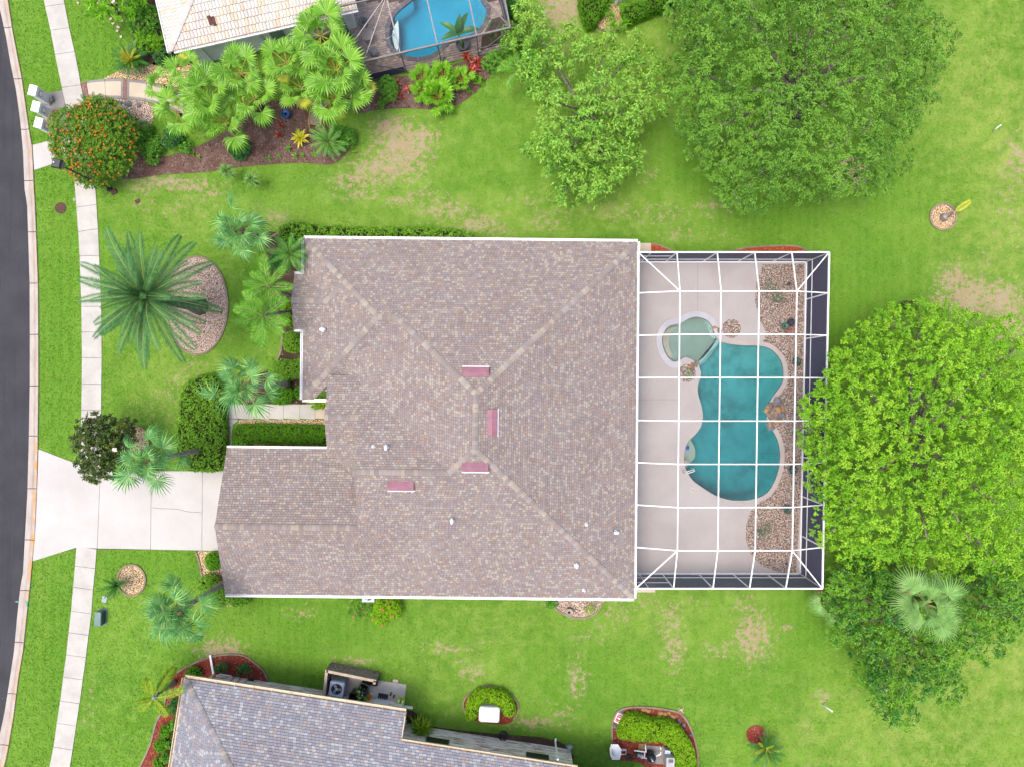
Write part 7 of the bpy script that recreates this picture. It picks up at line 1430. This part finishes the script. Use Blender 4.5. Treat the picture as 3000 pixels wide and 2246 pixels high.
# ------------------------------------------------------------------ lower house service yard
M['ac_grey'] = plain("ac_metal", S(150, 166, 190, 1.2), S(130, 146, 170, 1.2), 3, .5, .4); M['ac_light'] = plain("ac_top", S(196, 206, 222, 1.2), S(180, 190, 208, 1.2), 3, .5, .4); M['brick_wall'] = plain("rough_block", S(170, 152, 146, 1.2), S(120, 106, 104, 1.2), 7, .95, .1, 1.0, 16, dirt=S(64, 56, 56)); M['wall_cap'] = plain("wall_cap", S(226, 206, 184), S(204, 180, 160), 4, .85, .2)
solo("service_pad", MB().prism(XY([(956, 1972), (1109, 1991), (1191, 2003), (1181, 2078), (1060, 2062), (947, 2046)]), -.05, .06).me("service_pad", concrete("pad_concrete", S(216, 210, 200, 1.3), S(190, 184, 176, 1.3))), "grey concrete service pad beside the lower house", None, None, "structure")
rt = thing("screen_wall", "low rough block wall with pale cap round the air conditioner", "wall", P(985, 1965, 0)); hW = 1.25
wp = [np.array(P(x, y, hW)[:2]) for x, y in ((948, 2046), (957, 1964.5), (1098, 1993), (1097, 1999))]
for a, b in zip(wp[:-1], wp[1:]):
    d = (b - a) / np.linalg.norm(b - a) * .07
    part("wall_face", MB().bar((*(a - d * 0), hW / 2 - .02), (*(b + d), hW / 2 - .02), .14, hW - .04).me("wall_face", M['brick_wall']), rt); part("wall_cap", MB().bar((*(a - d * .2), hW), (*(b + d * 1.2), hW), .17, .06).me("wall_cap", M['wall_cap']), rt)
def ac_unit(label, px, py, ang, s=.9, h=.9):
    c = P(px, py, 0); rt = thing("air_conditioner", label, "air conditioner", c); part("cabinet", MB().rbox((c[0], c[1], .06 + h / 2), (s, s, h), ang, .08).me("cabinet", M['ac_grey']), rt)
    ca, sa = math.cos(ang), math.sin(ang)
    for k in range(9):
        for ax in range(4):
            o_ = (-.4 + k * .1) * s; x_, y_ = [(o_, s / 2 + .008), (o_, -s / 2 - .008), (s / 2 + .008, o_), (-s / 2 - .008, o_)][ax]
            part("louvre", MB().box((c[0] + x_ * ca - y_ * sa, c[1] + x_ * sa + y_ * ca, .06 + h * .48), (.035 if ax < 2 else .018, .018 if ax < 2 else .035, h * .78), ang).me("louvre", M['ac_light']), rt)
    zt_ = .06 + h; tv, tf = holed([(c[0] + (x_ * ca - y_ * sa) * s * .49, c[1] + (x_ * sa + y_ * ca) * s * .49) for x_, y_ in ((-1, -1), (1, -1), (1, 1), (-1, 1))], [[(c[0] + s * .37 * math.cos(6.2832 * k / 24), c[1] + s * .37 * math.sin(6.2832 * k / 24)) for k in range(24)]], zt_ + .03)
    part("top_panel", mesh_of("top_panel", tv, tf, M['ac_light']), rt); part("fan_well", MB().lathe((c[0], c[1], zt_ + .004), [(s * .37, 0), (s * .37, .012)], 24).me("fan_well", M['dark']), rt)
    part("fan_hub", MB().rbox((c[0], c[1], zt_ + .03), (.16, .16, .03), ang, .03).me("fan_hub", M['ac_light']), rt)
    for k in range(3):
        a = ang + 2.1 * k; part("fan_blade", MB().box((c[0] + .2 * math.cos(a), c[1] + .2 * math.sin(a), zt_ + .02), (.2, .16, .008), a + .3).me("fan_blade", M['pot_stone' if k == 0 else 'ac_grey']), rt)
ac_unit("grey air conditioner with round black fan behind the block wall", 997, 1998, R(-9), .95, .9); ac_unit("grey air conditioner half hidden under the south gutter", 1086, 1734, R(0), .8, .7)
def bin_(label, px, py, ang, w=.56, d=.5, h=.95, z=.06):
    c = P(px, py, 0); rt = thing("rubbish_bin", label, "bin", c, "black bins on the service pad"); mb = MB(); ca, sa = math.cos(ang), math.sin(ang)
    def ring(k, zz, i=0.0): return [(c[0] + (x * (w * k - i) / 2) * ca - (y * (d * k - i) / 2) * sa, c[1] + (x * (w * k - i) / 2) * sa + (y * (d * k - i) / 2) * ca, zz) for x, y in ((-1, -.8), (-.8, -1), (.8, -1), (1, -.8), (1, .8), (.8, 1), (-.8, 1), (-1, .8))]
    rs = [ring(.78, z), ring(1, z + h), ring(1.0, z + h + .03), ring(1.0, z + h + .03, .07), ring(.8, z + .1, .07)]; v_ = [q_ for r_ in rs for q_ in r_]; mb.add(v_, [(i * 8 + k, i * 8 + (k + 1) % 8, (i + 1) * 8 + (k + 1) % 8, (i + 1) * 8 + k) for i in range(4) for k in range(8)] + [tuple(range(32, 40)), tuple(reversed(range(8)))])
    part("bin_body", mb.me("bin_body", M['dark']), rt); part("bin_rim", MB().ribbon([q_[:2] for q_ in ring(1.03, 0)], .04, z + h - .02, z + h + .035, True).me("bin_rim", M['black_metal']), rt)
bin_("open black bin in the middle of the service pad", 1075, 1993, R(-22)); bin_("black bin under the eave beside the white flowers", 1046, 2020, R(-15)); bin_("short black bin at the end of the block wall", 1099, 1985, R(-9), .6, .4, .55)
c = P(1068, 2024, .06); rt = thing("planter", "dark planter with white flowers among the black bins", "planter", c); part("tub", MB().rbox((c[0], c[1], .36), (.5, .9, .6), R(-10), .1).me("tub", M['pot_teal']), rt)
cl = [(np.array((c[0] - .1, c[1] + .25, .85)), (.28, .28, .28)), (np.array((c[0] + .02, c[1] - .3, .85)), (.34, .3, .26)), (np.array((c[0] - .3, c[1] + .55, .75)), (.2, .2, .2))]; part("plant", foliage("plant", cl, 45, 4, .14, .06, M['leaf_fern']), rt)
p_, n_ = blob_points(cl, 9, 1.0, 1.1, .2); part("flowers", mesh_of("flowers", *rosettes(p_, n_, 5, .07, .06), M['flower_white']), rt, None, "stuff")
c = P(1085, 2032, .06); rt = thing("bucket", "white bucket with an orange lid on the service pad", "bucket", c); part("bucket_body", MB().lathe(c, [(.15, 0), (.18, .38)], 18).me("bucket_body", M['white_plastic']), rt); part("lid", MB().lathe((c[0], c[1], .44), [(.195, 0), (.195, .04), (.17, .05)], 18).me("lid", plain("orange_lid", S(244, 150, 30), None, 5, .5)), rt)
c = P(1122, 2040, .06); rt = thing("crate", "flat black plastic crate on the service pad", "crate", c); part("crate_body", MB().box((c[0], c[1], .10), (.64, .44, .07), R(-9)).me("crate_body", M['dark']), rt)
for k in range(5): part("corrugation", MB().box((c[0] + (-.25 + k * .125) * math.cos(R(-9)), c[1] + (-.25 + k * .125) * math.sin(R(-9)), .145), (.06, .42, .02), R(-9)).me("corrugation", M['black_metal']), rt)
for x, y, lab in ((1145, 2032, "loose red brick on the pad, left one"), (1154, 2039, "loose dark red brick on the pad, right one")): solo("loose_brick", MB().box(P(x, y, .10), (.10, .21, .08), R(-20)).me("loose_brick", plain("red_brick", S(150, 84, 66), S(120, 64, 54), 8, .9)), lab, "brick")
M['lime_bag'] = plain("fluorescent_bag", S(206, 236, 24), S(188, 220, 20), 5, .5, .3)
for x, y, lab in ((1168, 2051, "fluorescent yellow bag on the pad, left of two"), (1180, 2054, "fluorescent yellow bag on the pad, right of two")):
    c = P(x, y, .14); rt = thing("bag", lab, "bag", (c[0], c[1], .06), "fluorescent bags"); part("bag_body", MB().rbox(c, (.27, .48, .16), R(-12), .1, 3, .95, .03).me("bag_body", M['lime_bag']), rt); part("bag_label", MB().box((c[0] + .01, c[1] + .03, .254), (.12, .16, .012), R(-12)).me("bag_label", M['white']), rt)
solo("stepping_stone", MB().rbox(P(1159, 1993, .03), (.38, .22, .08), R(-8), .06).me("stepping_stone", M['concrete_warm']), "cream stone lying in the grass beside the service pad", "stone")
def on_low(px, py, z): x, y, _ = P(px, py, z); return SF.l(x, y)
dr = part("door", MB().box(SF.w(on_low(1116, 2064, .6)[0], -.86, 1.05), (.92, .06, 2.0), SF.ang).me("door", M['white_plastic']), low); part("door_sill", MB().box(SF.w(on_low(1116, 2064, .6)[0], -.9, .10), (1.0, .3, .08), SF.ang).me("door_sill", M['concrete']), dr)
for px_, bb in ((1282, -2.24), (1576, -2.24)):
    a, _ = on_low(px_, 2170 if px_ < 1400 else 2211, 1.7); f_ = part("window", MB().box(SF.w(a, bb, 1.65), (1.5, .05, .9), SF.ang).me("window", M['bronze']), low); part("pane", MB().box(SF.w(a, bb + .025, 1.65), (1.38, .03, .78), SF.ang).me("pane", plain("dark_glass", (.02, .022, .025, 1), None, 3, .1, .5)), f_)
for x, y, w_, h_, lab in ((661, 1996, .32, .4, "blue grey electric box on the lower house wall, left"), (681, 1998, .38, .5, "pale grey electric box on the lower house wall, middle"), (703, 2001, .42, .4, "beige electric box on the lower house wall, right")):
    a, _ = on_low(x, y, 1.3); c = SF.w(a, -.80, 1.3); rt = thing("electric_box", lab, "electric box", SF.w(a, -.80, 1.1), "electric boxes on the lower house wall"); part("box_body", MB().rbox(c, (w_, .16, h_), SF.ang, .03).me("box_body", M['grey_blue' if x < 670 else 'concrete_grey']), rt); part("conduit", MB().tube([SF.w(a + .12, -.82, .05), SF.w(a + .12, -.82, 1.1)], .022, 6).me("conduit", M['pot_grey']), rt)
def spout(label, pts, w=.09, mat='white'):
    m = MB()
    for a, b in zip(pts[:-1], pts[1:]): m.bar(a, b, w, w)
    solo("downspout", m.me("downspout", M[mat]), label, "downspout")
spout("white downspout reaching over the red mulch to the grass", [P(603, 1996, 2.75), P(626, 1975, .25), P(616, 1917, .08)], .12); spout("white downspout elbow at the end of the service pad", [P(1180, 2084, 2.8), P(1184, 2069, .3), P(1209, 2072, .12)], .13); spout("white downspout on the lower house wall near the dark window", [P(1634, 2224, 3.3), P(1627, 2172, .25), P(1628, 2162, .1)], .11)
m = MB(); m.tube([P(640, 1976, .6), P(646, 1973, .62), P(662, 1976, .62), P(678, 1979, .62)], .035, 8); m.tube([P(633, 1978, .6), P(657, 1982, .6), P(655, 1990, .1)], .035, 8); solo("pipework", m.me("pipework", M['white_plastic'], True), "white plastic pipes against the lower house wall", "pipes")
c = P(1474, 2152, .04); rt = thing("garden_hose", "black garden hose coiled beside the lower house", "hose", c); m = MB()
for k in range(5): m.tube([(c[0] + (.29 - .03 * (k % 3)) * math.cos(6.2832 * j / 22), c[1] + (.29 - .03 * (k % 3)) * math.sin(6.2832 * j / 22), .06 + .05 * k) for j in range(23)], .026, 6)
part("coil", m.me("coil", M['dark'], True), rt); part("tail", MB().tube([(c[0] - .28, c[1] + .05, .08), P(1452, 2154, .03), P(1425, 2150, .03), P(1398, 2151, .03), P(1388, 2158, .05)], .022, 6).me("tail", M['dark'], True), rt)
rt = thing("spigot", "blue grey tap box with stand pipe on the lower house wall", "tap", P(1397, 2172, 0)); part("tap_box", MB().rbox(P(1396, 2177, .6), (.24, .2, .26), SF.ang, .03).me("tap_box", M['grey_blue']), rt); part("riser", MB().bar(P(1397, 2172, 0), P(1396, 2177, .5), .04).me("riser", M['pot_grey']), rt); part("riser_top", MB().bar(P(1395.5, 2179, .74), P(1394, 2188, 1.3), .04).me("riser_top", M['white_plastic']), rt)
rt = thing("hose_reel", "blue grey pipe fitting standing by the lower wall", "pipe fitting", P(1668, 2188, 0)); part("valve_body", MB().rbox(P(1669, 2187, .3), (.3, .22, .26), R(20), .05).me("valve_body", M['grey_blue']), rt)
for dx in (-10, 10): part("valve_arm", MB().tube([P(1669, 2187, .3), P(1669 + dx, 2184, .3), P(1669 + dx, 2190, .02)], .03, 8).me("valve_arm", M['grey_blue']), rt)
solo("utility_cover", MB().rbox(P(1184, 2123, .7), (.22, .5, .5), SF.ang, .04).me("utility_cover", M['ac_light']), "pale grey box on the side wall by the roof notch", "electric box")
# ------------------------------------------------------------------ tank, pool equipment, bag, boulders
c = P(1434, 2085, .42); rt = thing("utility_tank", "white rounded tank set inside the small arched hedge", "tank", (c[0], c[1], .03)); part("tank_body", MB().rbox(c, (1.36, 1.0, .78), R(-3), .16, 5, 1.0, .03).me("tank_body", M['white_plastic']), rt); part("tank_skirt", MB().rbox((c[0], c[1], .08), (1.40, 1.04, .12), R(-3), .16, 5).me("tank_skirt", M['ac_light']), rt)
for z, y, lab in ((870, 170, 0), (945, 200, 1), (1165, 240, 2), (1255, 255, 3), (1330, 235, 4), (1400, 300, 5), (450, 195, 6), (1520, 380, 7), (1600, 460, 8), (330, 480, 9), (1735, 640, 10)):
    nm = ["flat tan boulder on the red mulch, leftmost", "small tan boulder touching the flat leftmost one", "large brown boulder in the middle of the red mulch rim", "round brown boulder right of the large one", "small boulder behind the round brown one", "big orange tan boulder near the hedge", "pale grey stone beside the red and white bag", "dull red stone on the mulch rim, upper right", "dull red stone on the mulch rim, lower right", "flat grey red stone below the bag", "flat grey stone at the right mulch rim"][lab]
    solo("boulder", rock_mesh("boulder", P(1750 + z * .1582, 2050 + y * .1582, .02), [.19, .16, .2, .16, .13, .2, .13, .16, .15, .18, .14][lab], M['rock_tan' if lab < 6 else 'rock_grey'], 700 + lab, .7), nm, "boulder", "boulders on the red mulch")
M['bag_red'] = plain("bag_red", S(232, 60, 66), S(240, 110, 116), 5, .5, .3); c = P(1812, 2102, .13); A = R(-66); rt = thing("bag", "red and white bag of soil lying on the red mulch", "bag", (c[0], c[1], .03)); part("bag_body", MB().rbox(c, (.70, .42, .17), R(66), .09, 3, .96, .02).me("bag_body", M['white_plastic']), rt)
def onbag(u, w, l, mat, nm): part(nm, MB().box((c[0] + u * math.cos(R(66)), c[1] + u * math.sin(R(66)), .243), (l, w, .012), R(66)).me(nm, M[mat]), rt)
onbag(.02, .34, .34, 'bag_red', "red_print"); onbag(.25, .30, .06, 'dark', "black_print"); onbag(-.2, .32, .05, 'leaf_deep', "green_print"); part("white_print", MB().box((c[0] + .02, c[1] + .02, .252), (.08, .2, .006), R(66)).me("white_print", M['white']), rt)
pz = [np.array(P(x, y, .7)) for x, y in ((1786, 2190), (1790, 2178), (1810, 2178), (1819, 2191), (1820, 2206), (1815, 2223), (1793, 2223), (1787, 2208))]
rt = thing("folding_table", "white plastic folding table with white legs beside the pool equipment", "table", P(1803, 2200, 0)); part("tabletop", MB().prism(pz, .70, .745).me("tabletop", M['white_plastic']), rt)
for k in range(6): part("slat", MB().bar(pz[0] * (1 - (k + .5) / 6) + pz[7] * (k + .5) / 6 + np.array([.1, 0, .048]), pz[3] * (1 - (k + .5) / 6) + pz[5] * (k + .5) / 6 + np.array([-.1, 0, .048]), .10, .012).me("slat", M['white']), rt)
for a, b in (((1818, 2193, .6), (1834, 2193, .05)), ((1818, 2197, .6), (1834, 2197, .05)), ((1820, 2208, .6), (1834, 2208, .05)), ((1834, 2193, .05), (1834, 2208, .05)), ((1790, 2185, .68), (1792, 2188, .05)), ((1790, 2215, .68), (1793, 2212, .05))): part("leg", MB().bar(P(*a), P(*b), .04).me("leg", M['white']), rt)
solo("equipment_slab", MB().prism(XY([(1872, 2176), (1890, 2176), (1888, 2196), (1868, 2194)]), -.03, .07).me("equipment_slab", plain("tan_slab", S(190, 160, 116), S(166, 136, 98), 3, .9)), "small tan slab under the pool pipes", None, None, "structure"); solo("equipment_slab", MB().prism(XY([(1892, 2180), (1938, 2184), (1960, 2188), (1975, 2240), (1900, 2232), (1890, 2200)]), -.03, .06).me("equipment_slab", M['concrete_grey']), "grey slab carrying the pool filter and heater", None, None, "structure")
def pvc(label, runs):
    m = MB()
    for r_ in runs: m.tube([P(*q_) for q_ in r_], .045, 8)
    solo("pool_pipes", m.me("pool_pipes", M['white'], True), label, "pipes")
pvc("white pool pipes left of the black filter", [[(1858, 2197, .3), (1892, 2201, .35)], [(1891, 2176, .12), (1891, 2190, .3), (1893, 2202, .36)], [(1889, 2202, .34), (1888, 2219, .4), (1902, 2221, .42)]]); pvc("white pool pipes right of the black filter", [[(1934, 2181, .12), (1936, 2195, .4)], [(1936, 2200, .5), (1935, 2208, .5), (1920, 2214, .55)]])
c = P(1903, 2204, .06); rt = thing("pool_filter", "round black pool filter tank with shiny dome", "pool filter", c); part("tank", MB().lathe(c, [(.24, 0), (.27, .06), (.27, .62), (.29, .63), (.29, .69), (.25, .78), (.16, .88), (.07, .92)], 22).me("tank", plain("filter_black", (.012, .016, .022, 1), None, 4, .18, .6), True), rt); part("gauge", MB().lathe((c[0], c[1], .97), [(.05, 0), (.05, .08), (.03, .1)], 10).me("gauge", M['white']), rt); part("clamp_ring", MB().lathe((c[0], c[1], .68), [(.30, 0), (.305, .02), (.30, .04)], 22).me("clamp_ring", M['black_metal']), rt)
c = P(1868, 2206, .06); rt = thing("pool_pump", "pale blue pool pump beside the white pipes", "pool pump", c); part("motor", MB().tube([(c[0] - .05, c[1], .26), (c[0] + .18, c[1] - .03, .26)], .11, 12).me("motor", M['grey_blue'], True), rt); part("strainer", MB().lathe((c[0] + .24, c[1] - .05, .08), [(.11, 0), (.12, .3), (.09, .36)], 14).me("strainer", M['ac_light']), rt); part("bracket", MB().box((c[0], c[1], .11), (.4, .22, .1)).me("bracket", M['dark']), rt)
c = P(1955, 2214, .06); rt = thing("pool_heater", "big pale grey pool heater box beside the bright hedge", "pool heater", c); part("cabinet", MB().rbox((c[0], c[1], .52), (.54, .78, .92), R(-2), .03, 2).me("cabinet", plain("heater_grey", S(214, 212, 212), S(196, 194, 196), 3, .5, .3)), rt); part("header_box", MB().box((c[0] - .08, c[1] + .52, .34), (.36, .24, .4), R(-8)).me("header_box", M['ac_light']), rt); part("flue_grille", MB().box((c[0] + .02, c[1] + .2, .99), (.3, .22, .02), R(-2)).me("flue_grille", M['pot_grey']), rt)
rt = thing("path_light", "small cream capped light on pale gravel at the mulch corner", "ground light", P(1995, 2076, 0)); part("gravel_patch", MB().prism(XY([(1984, 2086), (1990, 2072), (2002, 2070), (2003, 2085), (1996, 2098)]), -.02, .015).me("gravel_patch", M['gravel_pink']), rt); part("cap", MB().lathe(P(1995, 2076, .0), [(.05, 0), (.05, .1), (.09, .11), (.06, .15)], 12).me("cap", M['cream_trim']), rt)
